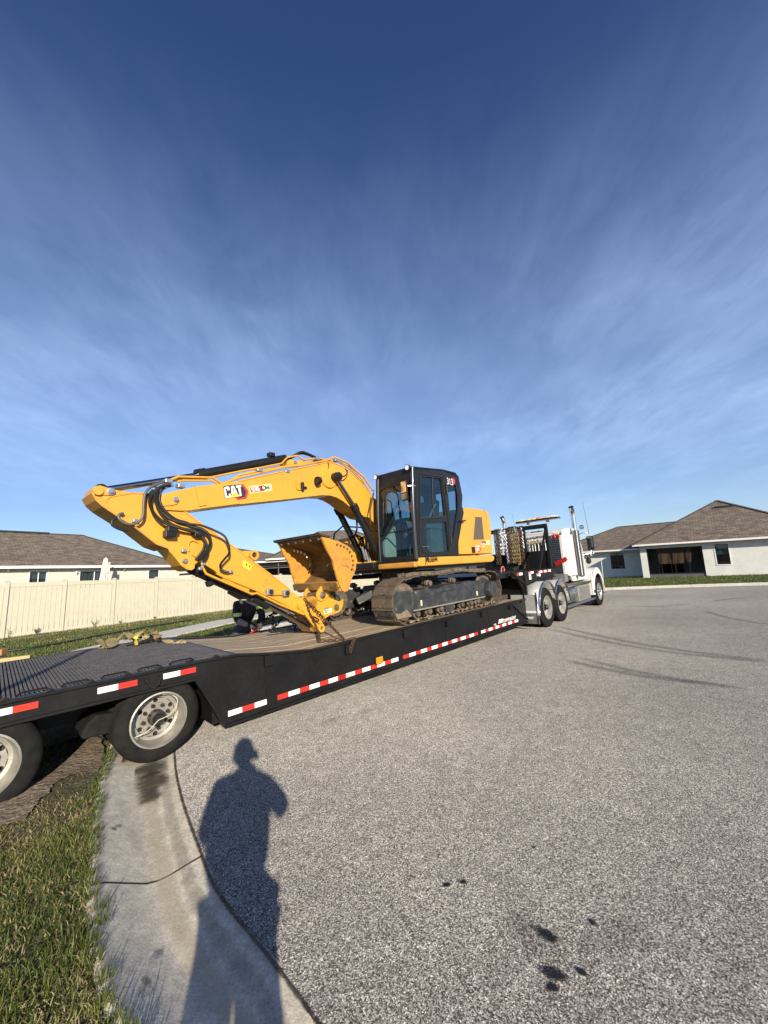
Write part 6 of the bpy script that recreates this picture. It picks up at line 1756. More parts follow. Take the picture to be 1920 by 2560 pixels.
# lamp on the boom
lm = [(-2.615,3.171),(-2.913,3.04),(-3.031,3.126),(-3.019,2.986),(-2.564,3.053)]
w_ = ex.p('work_lamp', MB().lathe([(0,-.02),(.062,-.02),(.066,-.035),(.072,.0),(.05,.05),(0,.06)], (lm[0][0],BN-.07,lm[0][1]), 'x', 20).beam((lm[0][0],BN-.03,lm[0][1]-.09),(lm[0][0]+.03,BN-.03,lm[0][1]+.04),.05,.02), BLK, boom, smooth=40)
ex.p('lamp_bracket', MB().box(lm[1][0]-.025,lm[1][0]+.02,BN-.05,BN,lm[1][1]-.07,lm[1][1]+.07).box(lm[1][0]+.02,lm[1][0]+.09,BN-.03,BN-.01,lm[1][1]-.03,lm[1][1]+.01), BLK, boom, bevel=.006)
ex.p('lamp_guard', MB().beam((lm[2][0],BN-.012,lm[2][1]),(lm[2][0]+.01,BN-.012,lm[3][1]),.02,.012).beam((lm[2][0],BN-.012,lm[3][1]),(lm[1][0],BN-.012,lm[1][1]-.06),.02,.012), YEL, boom)
# flexible hoses between boom and stick
def hose(pts, y, r_, ribbed=True, mt=HOSE):
    P_ = spline([(a_,y+dy_,b_) for (a_, b_), dy_ in pts], 14 if ribbed else 7)
    P2 = []; rs = []
    for i in range(len(P_)-1):
        n_ = 2 if ribbed else 1
        for k in range(n_):
            P2.append(P_[i].lerp(P_[i+1], k/n_)); rs.append(r_*(1.0 if (len(P2) % 2) else .82) if ribbed else r_)
    return ex.p('hydraulic_hose', MB().tube(P2, rs, 10), mt, boom, smooth=80 if not ribbed else 25)
def wd(pts, lo, hi): return [(p, lo+(hi-lo)*math.sin(PI*i/(len(pts)-1))) for i, p in enumerate(pts)]
hose(wd([(-4.934,2.808),(-5.019,2.782),(-5.08,2.725),(-5.1,2.624),(-5.075,2.504),(-4.989,2.394),(-4.862,2.339),(-4.693,2.293),(-4.567,2.263),(-4.482,2.2),(-4.448,2.089),(-4.5,1.972),(-4.596,1.871)],.03,-.05), -.18, .022)
hose(wd([(-4.962,2.792),(-5.064,2.751),(-5.139,2.669),(-5.169,2.569),(-5.143,2.462),(-5.078,2.376),(-4.976,2.309),(-4.837,2.271),(-4.668,2.24),(-4.566,2.185),(-4.494,2.076),(-4.474,1.946),(-4.545,1.806)],.03,-.05), -.17, .020)
hose(wd([(-4.94,2.817),(-5.053,2.771),(-5.117,2.683),(-5.12,2.573),(-5.058,2.456),(-4.932,2.36),(-4.779,2.324),(-4.593,2.307),(-4.395,2.236),(-4.286,2.172),(-4.23,2.051),(-4.223,1.956),(-4.272,1.89),(-4.32,1.825),(-4.321,1.77),(-4.273,1.731),(-4.189,1.707)],.03,-.06), -.20, .016)
hose(wd([(-4.893,2.811),(-4.985,2.771),(-5.046,2.691),(-5.049,2.58),(-4.991,2.474),(-4.874,2.382),(-4.742,2.345),(-4.618,2.28),(-4.527,2.166),(-4.52,2.037),(-4.577,1.934),(-4.615,1.884)],.03,-.03), -.16, .014, False)
hose(wd([(-4.998,2.845),(-5.087,2.798),(-5.173,2.732),(-5.218,2.648),(-5.229,2.527),(-5.233,2.408),(-5.267,2.335),(-5.337,2.295),(-5.416,2.31),(-5.464,2.359),(-5.458,2.404),(-5.415,2.425)],.02,-.02), -.17, .015, False, mat('grey_hose', (.09,.09,.085), .45))
hose(wd([(-5.365,2.233),(-5.433,2.234),(-5.506,2.267),(-5.528,2.299),(-5.517,2.339),(-5.471,2.358)],.0,-.02), -.15, .015, False)
hose(wd([(-5.124,2.732),(-5.161,2.678),(-5.202,2.626),(-5.205,2.553)],.0,0), -.14, .010, False)
for c in [(-5.097,2.779),(-4.995,2.779),(-4.932,2.809),(-5.298,2.346),(-4.76,2.0),(-4.554,1.771),(-4.522,1.827),(-4.148,1.714)]:
    ex.p('hose_fitting', MB().box(c[0]-.026,c[0]+.03,-.165,-.11,c[1]-.02,c[1]+.02), GALV, arm, bevel=.01)
for c in [(-4.913,2.259),(-4.598,2.22),(-4.935,2.203)]:
    ex.p('hose_guide', MB().box(c[0]-.06,c[0]+.06,-.22,-.11,c[1]-.045,c[1]+.04), BLK, arm, bevel=.01)
# pipes down the stick
pipe([(-4.689,1.991),(-4.696,2.079),(-4.653,2.131),(-4.577,2.106)], -.125, .010, par=arm, sm=4)
pipe([(-4.651,1.952),(-4.601,1.926),(-4.55,1.861)], -.125, .010, par=arm)
pipe([(-4.537,1.809),(-4.478,1.704)]+[(-4.348,1.64),(-3.838,1.39),(-3.76,1.398),(-3.403,1.21),(-2.953,1.005)], -.14, .017, par=arm)
pipe([(-4.338,1.701),(-4.236,1.646),(-3.757,1.433),(-3.494,1.301),(-2.972,1.031)], -.13, .014, par=arm)
pipe([(-4.252,1.675),(-4.012,1.542),(-3.794,1.435),(-3.574,1.304),(-3.177,1.097)], -.05, .016, par=arm)
pipe([(-4.243,1.623),(-4.191,1.611),(-4.075,1.537),(-3.956,1.486),(-3.862,1.444)], -.10, .022, YEL, 'valve_pipe', arm)
pipe([(-3.766,1.292),(-3.686,1.342),(-3.522,1.268),(-3.309,1.148),(-2.968,0.965),(-2.752,0.809)], .0, .02, HOSE, 'hydraulic_hose', arm, 4)
pipe([(-4.051,1.445),(-3.902,1.354),(-3.707,1.335),(-3.604,1.344)], .1, .03, BLK, 'cylinder_guard', arm)
pipe([(-3.575,1.277),(-3.45,1.21),(-3.234,1.094),(-3.063,1.017)], -.05, .014, GALV, 'hydraulic_pipe', arm)
for c in [(-3.559,1.396),(-3.279,1.354)]:
    ex.p('valve_block', MB().box(c[0]-.055,c[0]+.055,-.18,-.11,c[1]-.045,c[1]+.045), GALV, arm, bevel=.012)
    ex.p('valve_cap', MB().lathe([(0,-.015),(.03,-.015),(.035,0)], (c[0]+.01,-.18,c[1]), 'y', 14), STEEL, arm, smooth=40)
q = [(-3.513,1.354),(-3.341,1.346)]; pipe(q, -.14, .016, par=arm)
ex.p('hose_carrier', MB().beam(([(-4.355,1.612)][0][0],.05,[(-4.355,1.612)][0][1]),([(-4.328,1.544)][0][0],.05,[(-4.328,1.544)][0][1]),.10,.07), BLK, arm)
# ---- markings on the boom
def fl(nm, pts, y0, y1, mt, par=None): return ex.p(nm, MB().pxz(pts, y0, y1), mt, par or boom)
lred = mat('logo_red', (.62,.035,.035), .45); lblk = mat('logo_black', (.03,.028,.035), .5)
fl('logo_outline', [(-4.253,2.866),(-4.233,2.89),(-3.981,2.947),(-3.954,2.952),(-3.871,2.859),(-3.898,2.746),(-4.032,2.708),(-4.073,2.743),(-4.15,2.727),(-4.187,2.711),(-4.22,2.718)], BN-.0015, BN-.0005, lblk)
fl('logo_border', [(-3.977,2.941),(-3.954,2.947),(-3.877,2.857),(-3.904,2.75),(-4.028,2.714),(-4.068,2.743),(-4.039,2.747),(-4.015,2.737),(-3.925,2.764),(-3.91,2.848),(-3.961,2.922)], BN-.003, BN-.0015, lred)
fl('logo_letter', [(-4.161,2.878),(-4.172,2.889),(-4.222,2.877),(-4.244,2.854),(-4.219,2.732),(-4.2,2.716),(-4.17,2.724),(-4.139,2.749),(-4.146,2.792),(-4.171,2.783),(-4.165,2.757),(-4.184,2.749),(-4.196,2.756),(-4.214,2.84),(-4.207,2.852),(-4.193,2.856),(-4.187,2.828),(-4.157,2.837)], BN-.0045, BN-.003, TRIM)
fl('logo_letter', [(-4.138,2.895),(-4.096,2.909),(-4.037,2.8),(-4.091,2.827),(-4.131,2.778)], BN-.0045, BN-.003, TRIM)
fl('logo_letter', [(-4.066,2.913),(-3.984,2.936),(-3.98,2.907),(-3.999,2.902),(-3.977,2.777),(-4.002,2.77),(-4.038,2.889),(-4.061,2.883)], BN-.0045, BN-.003, TRIM)
fl('letter_gap', [(-4.107,2.873),(-4.099,2.876),(-4.09,2.839),(-4.105,2.834)], BN-.006, BN-.0045, lblk)
fl('logo_triangle', [(-4.093,2.821),(-4.156,2.73),(-3.992,2.771)], BN-.006, BN-.0045, mat('logo_yellow', (.85,.62,.10), .45))
sk = fl('rental_sticker', [(-3.864,2.927),(-3.489,3.017),(-3.473,2.911),(-3.844,2.825)], BN-.002, BN-.0005, bpy.data.materials['sticker_yellow'])
fl('sticker_field', [(-3.852,2.919),(-3.639,2.97),(-3.615,2.889),(-3.831,2.84)], BN-.0035, BN-.002, bpy.data.materials['sticker_red'], sk)
ck = [(-3.624,2.935)][0]
fl('sticker_disc', circ(ck[0],ck[1],.04,14), BN-.005, BN-.0035, lblk, sk)
fl('sticker_disc', circ(ck[0],ck[1],.022,12), BN-.0065, BN-.005, TRIM, sk)
tq = [(-3.831,2.882),(-3.666,2.92),(-3.819,2.851),(-3.657,2.888),(-3.588,2.922),(-3.501,2.943)]
for a_, b_, tx, sz, mt_ in ((0,1,'King Power',.085,TRIM),(2,3,'1 888 789 8884',.062,TRIM),(4,5,'Rental',.075,lblk)):
    vx = Vector((tq[b_][0]-tq[a_][0],0,tq[b_][1]-tq[a_][1])); est = {0:.485,2:.445,4:.225}[a_]
    ex.text('lettering', tx, sz, (tq[a_][0],BN-.0075,tq[a_][1]), mt_, xd=vx, up=vx.cross(Vector((0,1,0))), sx=vx.length/est*(.95), off=.0018, ext=.0005)

# ================================================================ THE TRACTOR
tk = TH('semi_truck', 'white tractor truck with chrome stacks pulling the black lowboy trailer', 'truck', FK, (2.6,1.15,0))
KW = 2.30
CHS = mat('truck_frame', (.03,.03,.032), .6, col2=(.07,.065,.06), scale=6)
fr_o = tk.p('chassis', MB().box(-.75,5.6,.72,.82,.62,.85).box(-.75,5.6,1.48,1.58,.62,.85).box(-.3,.0,.82,1.48,.66,.8).box(1.9,2.1,.82,1.48,.66,.8).box(4.8,5.2,.82,1.48,.5,.7), CHS)
tk.p('fifth_wheel', MB().pxy([(.1,.75),(.1,1.55),(.9,1.6),(1.1,1.35),(1.1,.95),(.9,.7)],.92,.97), STEEL, fr_o, bevel=.01)
AR = ALU
for x, ya in ((.26,0),(1.27,0)):
    wheel(tk, x, .478, ya, .478, .275, .26, rimm=mat('polished_rim', (.72,.70,.64), .28, .75, col2=(.55,.53,.47), scale=6) if 'polished_rim' not in bpy.data.materials else bpy.data.materials['polished_rim'], lugs=10, dish=.13, gap=.31)
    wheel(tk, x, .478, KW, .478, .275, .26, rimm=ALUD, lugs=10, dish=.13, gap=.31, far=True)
    tk.p('axle', MB().tube([(x,.2,.478),(x,KW-.2,.478)], .09, 12).ell((x,KW/2,.478),.2,.22,.2), CHS)
wheel(tk, 5.03, .475, .03, .475, .275, .26, rimm=bpy.data.materials['polished_rim'], lugs=10, dish=.05, front=True, dual=False)
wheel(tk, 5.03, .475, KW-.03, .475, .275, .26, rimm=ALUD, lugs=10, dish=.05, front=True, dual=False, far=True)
# quarter fenders over the tandem
def fender(cx, y0, y1, a0, a1, R_, tail=True):
    rows = []
    pr = []
    if tail: pr += [(cx-R_-.06,.36),(cx-R_-.055,.62)]
    for a_ in np.linspace(a0, a1, 12): pr.append((cx+R_*math.cos(rad(a_)), .478+(R_+.04)*math.sin(rad(a_))))
    for y in (y0, y1): rows.append([(p[0], y, p[1]) for p in pr])
    o = tk.p('fender', MB().grid(rows), DIA, smooth=40)
    m_ = o.modifiers.new('thick', 'SOLIDIFY'); m_.thickness = .012
    tk.p('fender_trim', MB().tube([(p[0], y0-.005, p[1]) for p in pr], .022, 8), CHR, o, smooth=60)
    return o
for ys in ((-.03,.60),(KW-.6,KW+.03)):
    ya, yb = ys if ys[0] < 1 else (ys[1], ys[0])
    f_ = fender(.26, ya, yb, 170, 12, .60)
    fender(1.27, ya, yb, 150, 0, .58, False)
fx_ = .26-.60-.075
tk.p('mud_flap', MB().box(fx_-.012,fx_,-.03,.62,.17,.40), mat('smooth_flap', (.30,.30,.27), .35, .6, col2=(.20,.20,.18), scale=4))
fl_ = tk.p('flap_plate', MB().box(fx_-.014,fx_-.0,-.03,.62,.40,.84), DIA)
tk.p('flap_border', MB().box(fx_-.03,fx_-.016,-.03,.0,.17,.90), CHR, fl_)
tk.p('reflector_strip', MB().box(fx_-.018,fx_-.015,.28,.55,.425,.465), RTAPE, fl_)
tk.p('reflector_strip', MB().box(fx_-.018,fx_-.015,.01,.275,.425,.465), WTAPE, fl_)
tk.text('lettering', 'King Power', .115, (fx_-.016,.60,.28), WTAPE, xd=(0,-1,0), sx=.92, off=.002)
tk.p('mud_flap', MB().box(fx_-.012,fx_,KW-.62,KW+.03,.17,.84), RUB)
# cab and sleeperless back
CB0, CB1 = .14, KW-.14
cr = [(0.475,2.521),(0.095,2.502),(0.042,2.53),(0.444,1.144),(0.105,1.182)]
zr = 2.52
cabp = [(2.45,1.16),(2.45,zr-.05),(2.52,zr),(3.0,zr+.05),(3.7,zr+.02),(3.98,zr-.12),(4.12,2.0),(4.22,1.70),(4.22,.95),(2.8,.95),(2.7,1.10)]
mb = MB(); dw = rnd([(3.28,1.72),(3.28,2.33),(3.85,2.31),(4.02,1.78),(4.02,1.72)], .05)
holed(mb, rnd(cabp,.05), [dw], XZ, CB0, CB0+.04)
tc_ = tk.p('truck_cab', mb, WHT, bevel=.012)
mb = MB(); holed(mb, rnd(cabp,.05), [dw], XZ, CB1-.04, CB1); tk.p('cab_side', mb, WHT, tc_, bevel=.012)
tk.p('cab_roof', MB().pxz([(2.46,zr-.10),(2.46,zr-.04),(2.52,zr),(3.0,zr+.05),(3.7,zr+.02),(3.98,zr-.12),(3.96,zr-.16),(3.7,zr-.04),(3.0,zr-.02)], CB0+.03, CB1-.03), WHT, tc_, smooth=40)
tk.p('side_window', MB().pxz(dw, CB0+.015, CB0+.02), GLSD, tc_)
tk.p('side_window', MB().pxz(dw, CB1-.02, CB1-.015), GLSD, tc_)
tk.p('windscreen', MB().add([(4.11,CB0+.1,1.98),(4.11,CB1-.1,1.98),(3.98,CB1-.14,zr-.16),(3.98,CB0+.14,zr-.16)], [(0,1,2,3)]), GLSD, tc_)
tk.p('rear_panel', MB().box(2.46,2.50,CB0+.02,CB1-.02,1.16,zr-.06), WHT, tc_)
tk.p('floor', MB().box(2.5,4.2,CB0+.03,CB1-.03,1.0,1.1), CHS, tc_)
mb = MB().box(2.95,3.4,.35,.85,1.1,1.5).box(2.92,3.05,.35,.85,1.5,2.15)
tk.p('driver_seat', mb, DARK, tc_, bevel=.03)
# door seam, hinges, handle
ds = [(3.18,1.08),(3.18,2.42),(3.88,2.40),(4.10,1.78),(4.10,1.08)]
mb = MB()
for i in range(5):
    p, q = ds[i], ds[(i+1)%5]; mb.beam((p[0],CB0-.001,p[1]),(q[0],CB0-.001,q[1]),.006,.012,(0,1,0))
tk.p('door_seam', mb, HOSE, tc_)
tk.p('door_handle', MB().box(3.24,3.36,CB0-.03,CB0-.005,1.60,1.63), CHR, tc_)
for yy in (.75,.85,.95,1.05,1.25,1.35,1.45): tk.p('roof_rack_bit', MB().box(2.48,2.9,yy,yy+.05,zr+.0,zr+.03+.02*math.sin(yy*30)), CHS, tc_)
# headache rack: ribbed aluminium with red lamps
HX = 2.30
hr_ = tk.p('cab_guard', MB().box(HX,HX+.05,CB0,CB1,1.10,2.40), ALU)
for z_ in np.arange(1.16,2.22,.055):
    tk.p('guard_rib', MB().tube([(HX-.012,CB0+.07,z_),(HX-.012,CB1-.1,z_)], .024, 8), ALU, hr_, smooth=60)
mb = MB().box(HX-.05,HX+.06,CB0-.02,CB0+.06,1.12,2.34).box(HX-.05,HX+.06,CB1-.06,CB1+.02,1.12,2.34).box(HX-.03,HX+.05,CB0+.06,CB1-.06,2.34,2.42)
mb.beam((HX,CB0+.04,2.30),(HX,CB0+.24,2.44),.08,.06,(1,0,0)).beam((HX,CB1-.04,2.30),(HX,CB1-.24,2.44),.08,.06,(1,0,0))
tk.p('guard_frame', mb, WHT, hr_, bevel=.01)
for (y_, z_) in [(0.344,2.304),(0.216,2.303),(1.336,2.307),(1.479,2.307)]:
    l_ = tk.p('tail_lamp', MB().lathe([(0,-.02),(.05,-.015),(.062,0)], (HX-.035,y_,z_), 'x', 18), REDL, hr_, smooth=50)
    tk.p('lamp_ring', MB().lathe([(.060,0),(.072,-.008),(.075,.01)], (HX-.035,y_,z_), 'x', 18), CHR, l_, smooth=50)
# window slot with rods, and chains hung on the guard
wy = [(1.154,2.514),(0.53,2.549),(0.659,1.93),(1.008,2.348),(0.927,2.34),(0.821,2.329),(0.716,2.318),(0.61,2.32),(1.349,1.946)]
z0_, z1_ = 1.80, 2.14
tk.p('guard_opening', MB().box(HX-.04,HX-.03,wy[7][0]-.03,wy[3][0]+.02,z0_-.08,z1_), DARK, hr_)
for k in (3,4,5,6,7):
    tk.p('guard_bar', MB().tube([(HX-.05,wy[k][0],z1_),(HX-.05,wy[k][0],z0_-.08)], .014, 6), TRIM, hr_)
for i in range(6):
    zz = z0_-.07+.035*i
    tk.p('teal_strap', MB().tube([(HX-.035,wy[3][0]-.18,zz),(HX-.036,wy[7][0]-.02,zz+.005)], .012, 5), mat('teal', (.08,.26,.24), .6) if 'teal' not in bpy.data.materials else bpy.data.materials['teal'], hr_)
rs = [(0.377,1.484),(0.026,1.644)]
solo('red_strap', MB().beam((2.2,rs[0][0],rs[0][1]),(2.18,rs[1][0],rs[1][1]),.03,.12,(0,0,1)).beam((2.19,rs[0][0]-.02,rs[0][1]+.03),(2.16,rs[1][0]+.03,rs[1][1]-.08),.02,.05), REDP, FK, (2.2,rs[0][0],rs[0][1]), 'red strap bundle slung across the white truck cab guard', 'strap', bevel=.01)
labs = ['looped chain across the top of the cab guard, uppermost row','looped chain across the cab guard, row below the uppermost','looped chain across the cab guard, tan row above the barred slot','bright chain hanging at the left of the barred slot','second bright chain hanging left of the barred slot','long chain row under the barred slot of the cab guard']
def zig(y0, y1, z0, z1, n_): return [(HX-.06, y0+(y1-y0)*i/n_, z0+(z1-z0)*i/n_+.012*math.sin(i*2.1)) for i in range(n_+1)]
rowsC = [zig(wy[0][0],wy[1][0]-.0,2.33,2.37,12), zig(wy[0][0],wy[1][0],2.27,2.29,12), zig(wy[0][0],wy[7][0],2.19,2.21,12),
         [(HX-.06,wy[0][0]+.02,2.3),(HX-.07,wy[0][0]-.0,1.95),(HX-.06,wy[0][0]-.02,1.74)], [(HX-.06,wy[3][0]+.10,2.16),(HX-.07,wy[3][0]+.09,1.9),(HX-.06,wy[3][0]+.08,1.72)], zig(wy[8][0],wy[7][0],1.68,1.71,14)]
mts = [GALV, WTAPE, mat('tan_chain', (.62,.55,.40), .5, .3), GALV, GALV, WTAPE]
for r_, lb_, m_ in zip(rowsC, labs, mts):
    mb = MB().chain(r_, .052, .0085, .020, 4, 8)
    mb.chain([(p[0]-.012,p[1]+.02,p[2]-.03) for p in r_], .052, .0085, .020, 4, 8)
    solo('guard_chain', mb, m_, FK, r_[0], lb_, 'chain', 'chains hung on the cab guard')
# exhaust stacks
for yy, far in ((-.0,False),(KW,True)):
    xs_ = 3.18
    pts = [(xs_,yy,1.05),(xs_,yy,2.2),(xs_+.0,yy,3.02),(xs_-.02,yy,3.12),(xs_-.09,yy,3.22)]
    s_ = tk.p('exhaust_stack', MB().tube(pts[:2]+[(xs_,yy,2.9)]+pts[2:], [.065,.065,.07,.07,.072,.075], 18, cap=False), CHR, smooth=50)
    tk.p('stack_mouth', MB().lathe([(0,0),(.07,.0)], (xs_-.08,yy,3.205), 'z', 16), DARK, s_)
    for zz in np.arange(1.10,2.46,.034):
        tk.p('shield_ring', MB().lathe([(.100,0),(.108,.008),(.108,.020),(.100,.028)], (xs_,yy,zz), 'z', 18), bpy.data.materials.get('perforated') or mat('perforated', (.33,.33,.33), .28, 1.), s_, smooth=60) if not far or zz < 1.2 else None
    tk.p('shield_tube', MB().tube([(xs_,yy,1.08),(xs_,yy,2.48)], .099, 18), mat('shield_dark', (.10,.10,.10), .35, .9) if 'shield_dark' not in bpy.data.materials else bpy.data.materials['shield_dark'], s_, smooth=60)
    ya, yb = (yy+.09, CB0+.02) if not far else (yy-.09, CB1-.02)
    tk.p('stack_bracket', MB().box(xs_-.05,xs_+.05,min(ya,yb),max(ya,yb),2.3,2.36).box(xs_-.05,xs_+.05,min(ya,yb),max(ya,yb),1.3,1.36), ALU, s_)
    tk.p('air_box', MB().box(xs_-.42,xs_-.12,min(ya,yb)-.04,max(ya,yb),1.12,2.36) if not far else MB().box(xs_-.42,xs_-.12,ya,yb+.04,1.12,2.36), WHT, s_, bevel=.02)
# hood, fender, bumper
mb = MB()
secs = [(4.2,.34,1.72,1.0),(4.6,.40,1.63,.98),(5.1,.50,1.46,.9),(5.5,.62,1.30,.75),(5.68,.74,1.10,.6)]
rows = []
for x, hw, zt_, zb_ in secs:
    yc = KW/2; W_ = yc-hw
    rows.append([(x,hw,zb_),(x,hw+.0,zt_-.22),(x,hw+.06,zt_-.07),(x,hw+.2,zt_),(x,yc,zt_+.03),(x,KW-hw-.2,zt_),(x,KW-hw-.06,zt_-.07),(x,KW-hw,zt_-.22),(x,KW-hw,zb_)])
mb.grid(rows); mb.add(rows[-1], [tuple(range(9))])
tk.p('hood', mb, WHT, smooth=40)
for y0, y1 in ((.015,.52),(KW-.52,KW-.015)):
    s_ = 1 if y0 < 1 else -1
    yo, yi = (y0, y1) if s_ > 0 else (y1, y0)
    # arch over the wheel with a flat outer lip and a front skirt running into the door sill
    rows = []
    prf = [(4.24,.42),(4.25,.80),(4.28,1.10)]
    for a_ in np.linspace(150, 12, 12): prf.append((4.98+.62*math.cos(rad(a_)), .62+.66*math.sin(rad(a_))))
    prf += [(5.64,.55),(5.64,.42)]
    inn = [(4.47,.42),(4.47,.55)]+[(5.03+.55*math.cos(rad(a_)), .50+.58*math.sin(rad(a_))) for a_ in np.linspace(165, 12, 12)]+[(5.60,.55),(5.60,.42)]
    mb = MB().pxz(prf+inn[::-1], yo, yo+s_*.04)
    rows = [[(p[0], yo+s_*.02, p[1]) for p in prf], [(p[0], yi, p[1]+.0) for p in prf]]
    mb.grid(rows)
    tk.p('front_fender', mb, WHT, smooth=35)
    tk.p('inner_arch', MB().grid([[(p[0], yo+s_*.04, p[1]) for p in inn], [(p[0], yi, p[1]) for p in inn]]), HOSE)
tk.p('bumper', MB().box(5.62,5.78,.03,KW-.03,.36,.66), CHR, bevel=.04)
tk.p('front_mudflap', MB().box(4.33,4.36,.06,.36,.16,.5), RUB)
tk.p('marker_pole', MB().tube([(5.62,.03,.66),(5.66,.0,1.55)], .012, 6), WHT, smooth=60)
for x, z in ((4.02,1.50),(3.98,1.38)): tk.p('hood_latch', MB().box(x+.2,x+.28,.30,.34,z-.05,z+.05), CHS)
# fuel tank, battery box, steps
for y0, s_ in ((.08,1),(KW-.08,-1)):
    yc = y0+s_*.27
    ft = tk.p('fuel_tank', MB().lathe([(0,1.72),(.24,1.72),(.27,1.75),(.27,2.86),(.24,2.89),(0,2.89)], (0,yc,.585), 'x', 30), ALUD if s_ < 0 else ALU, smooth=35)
    for x in (1.95,2.62): tk.p('tank_strap', MB().lathe([(.272,0),(.280,.0),(.280,.06),(.272,.06)], (x,yc,.585), 'x', 30), CHR, ft, smooth=35)
    bb = tk.p('battery_box', MB().box(2.98,4.16,min(y0,y0+s_*.5),max(y0,y0+s_*.5),.34,.80), ALUD, bevel=.015)
    for j in range(9):
        zz = .39+.042*j
        tk.p('box_rib', MB().tube([(3.04,y0-s_*.002,zz),(4.10,y0-s_*.002,zz)], .011, 6), ALU, bb, smooth=60)
    st_ = tk.p('running_board', MB().box(1.66,4.22,min(y0-s_*.04,y0+s_*.5),max(y0-s_*.04,y0+s_*.5),.845,.885), DIA)
    tk.p('board_edge', MB().box(1.66,4.22,min(y0-s_*.055,y0-s_*.04),max(y0-s_*.055,y0-s_*.04),.83,.895), CHR, st_)
    tk.p('lower_step', MB().box(1.70,4.46,min(y0-s_*.05,y0+s_*.06),max(y0-s_*.05,y0+s_*.06),.27,.33), ALU, bevel=.01)
    tk.p('step_cap', MB().lathe([(0,-.02),(.05,-.02),(.06,.02)], (4.38,y0-s_*.06,.52), 'y', 14, s_), DARK)
for pts in ([(1.5,.45,1.0),(1.8,.42,1.15),(2.1,.45,1.05),(2.4,.4,1.1)],[(1.4,.6,.95),(1.7,.6,1.1),(2.2,.55,1.0),(2.4,.5,1.2)],[(1.3,.35,.98),(1.6,.3,1.05),(1.9,.34,.95)]):
    tk.p('air_hose', MB().tube(spline(pts,6), .03, 8), HOSE, smooth=60)
mb = MB().box(1.2,1.5,.5,1.8,.9,1.05).box(1.6,2.2,.3,.7,.89,.98)
tk.p('deck_plate', mb, ALU)
tk.p('rear_cab_light', MB().box(2.05,2.3,.10,.55,.98,1.20), mat('grey_box', (.16,.165,.165), .5), bevel=.01)
# mirrors, antennas, spot lamp
for y0, s_ in ((-.18,1),(KW+.18,-1)):
    m_ = tk.p('mirror', MB().box(4.30,4.36,min(y0,y0+s_*.2),max(y0,y0+s_*.2),1.86,2.32), BLK, bevel=.02)
    tk.p('mirror_glass', MB().box(4.293,4.298,min(y0+s_*.02,y0+s_*.18),max(y0+s_*.02,y0+s_*.18),1.96,2.29), CHR, m_)
    tk.p('mirror_arm', MB().tube([(4.33,y0+s_*.1,2.32),(4.32,y0+s_*.12,2.44),(4.2,y0+s_*.3,2.44),(4.0,CB0 if s_ > 0 else CB1,2.38)],.014,6).tube([(4.33,y0+s_*.1,1.86),(4.3,y0+s_*.12,1.76),(4.12,CB0 if s_ > 0 else CB1,1.72)],.014,6), CHR, m_, smooth=60)
    tk.p('convex_mirror', MB().ell((4.33,y0+s_*.1,1.74),.03,.075,.075), CHR, m_, smooth=60)
    tk.p('hood_mirror', MB().ell((4.45,y0+s_*.26,1.52),.03,.085,.11), DARK, m_, smooth=60)
    tk.p('hood_mirror_arm', MB().tube([(4.45,y0+s_*.26,1.52),(4.40,y0+s_*.4,1.66),(4.25,y0+s_*.5,1.70)],.012,6), CHS, m_)
    tk.p('antenna', MB().tube([(4.33,y0+s_*.1,2.4),(4.12,y0+s_*.1,3.42)], [.008,.004], 5), CHS, m_)
sl = [(4.227,2.639)][0]
tk.p('spot_lamp', MB().lathe([(0,-.06),(.05,-.05),(.075,0),(.078,.03),(0,.035)], (sl[0],.1,sl[1]), 'x', 18).tube([(sl[0],.1,sl[1]-.15),(sl[0],.1,sl[1]-.05)],.014,6), CHR, smooth=50)

# ================================================================ THE CHAINS HOLDING THE BUCKET
def U2T(p): return FT.inverted() @ (FU @ Vector(p))
a_ = U2T(([(-2.962,1.241)][0][0], -.18, [(-2.962,1.241)][0][1]))
mid = U2T(([(-2.766,1.057)][0][0], -.20, [(-2.766,1.057)][0][1]))
mid2 = U2T(([(-2.606,0.889)][0][0], -.22, [(-2.606,0.889)][0][1]))
ed = [(2.425,0.683),(2.533,0.624)]
hg = [(2.428,0.616),(2.407,0.536)]
path1 = [a_, mid, mid2, Vector((ed[0][0],.06,ed[0][1]+.01)), Vector((ed[1][0],-.03,.70)), Vector((hg[0][0],-.075,hg[0][1])), Vector((hg[1][0],-.075,hg[1][1]))]
solo('load_chain', MB().chain(path1, .056, .0075, .018, 6, 12), RUST, FT, tuple(a_), 'rusty chain from the bucket coupler down to the trailer rail, its end hanging over', 'chain', 'rusty chains tying down the bucket', smooth=60)
b1 = U2T(([(-2.941,1.19)][0][0], -.19, [(-2.941,1.19)][0][1]))
b2 = U2T(([(-2.867,0.996)][0][0], -.19, [(-2.867,0.996)][0][1]))
b3 = U2T(([(-2.797,0.865)][0][0], -.20, [(-2.797,0.865)][0][1]))
b4 = U2T(([(-2.745,0.729)][0][0], -.22, [(-2.745,0.729)][0][1]))
solo('load_chain', MB().chain([b1,b2,b3,b4,Vector((ed[0][0]-.25,.30,.705)),Vector((ed[0][0],.10,.70))], .050, .0065, .016, 6, 10), RUST, FT, tuple(b1), 'thinner rusty chain hanging along the bucket link and across the deck boards', 'chain', 'rusty chains tying down the bucket', smooth=60)
lp = [U2T((x,y,z)) for (x,z),y in zip([(-2.845,0.957),(-2.793,0.934),(-2.71,0.886),(-2.733,0.856),(-2.806,0.899),(-2.836,0.935)], (-.2,-.22,-.2,-.18,-.2,-.2))]
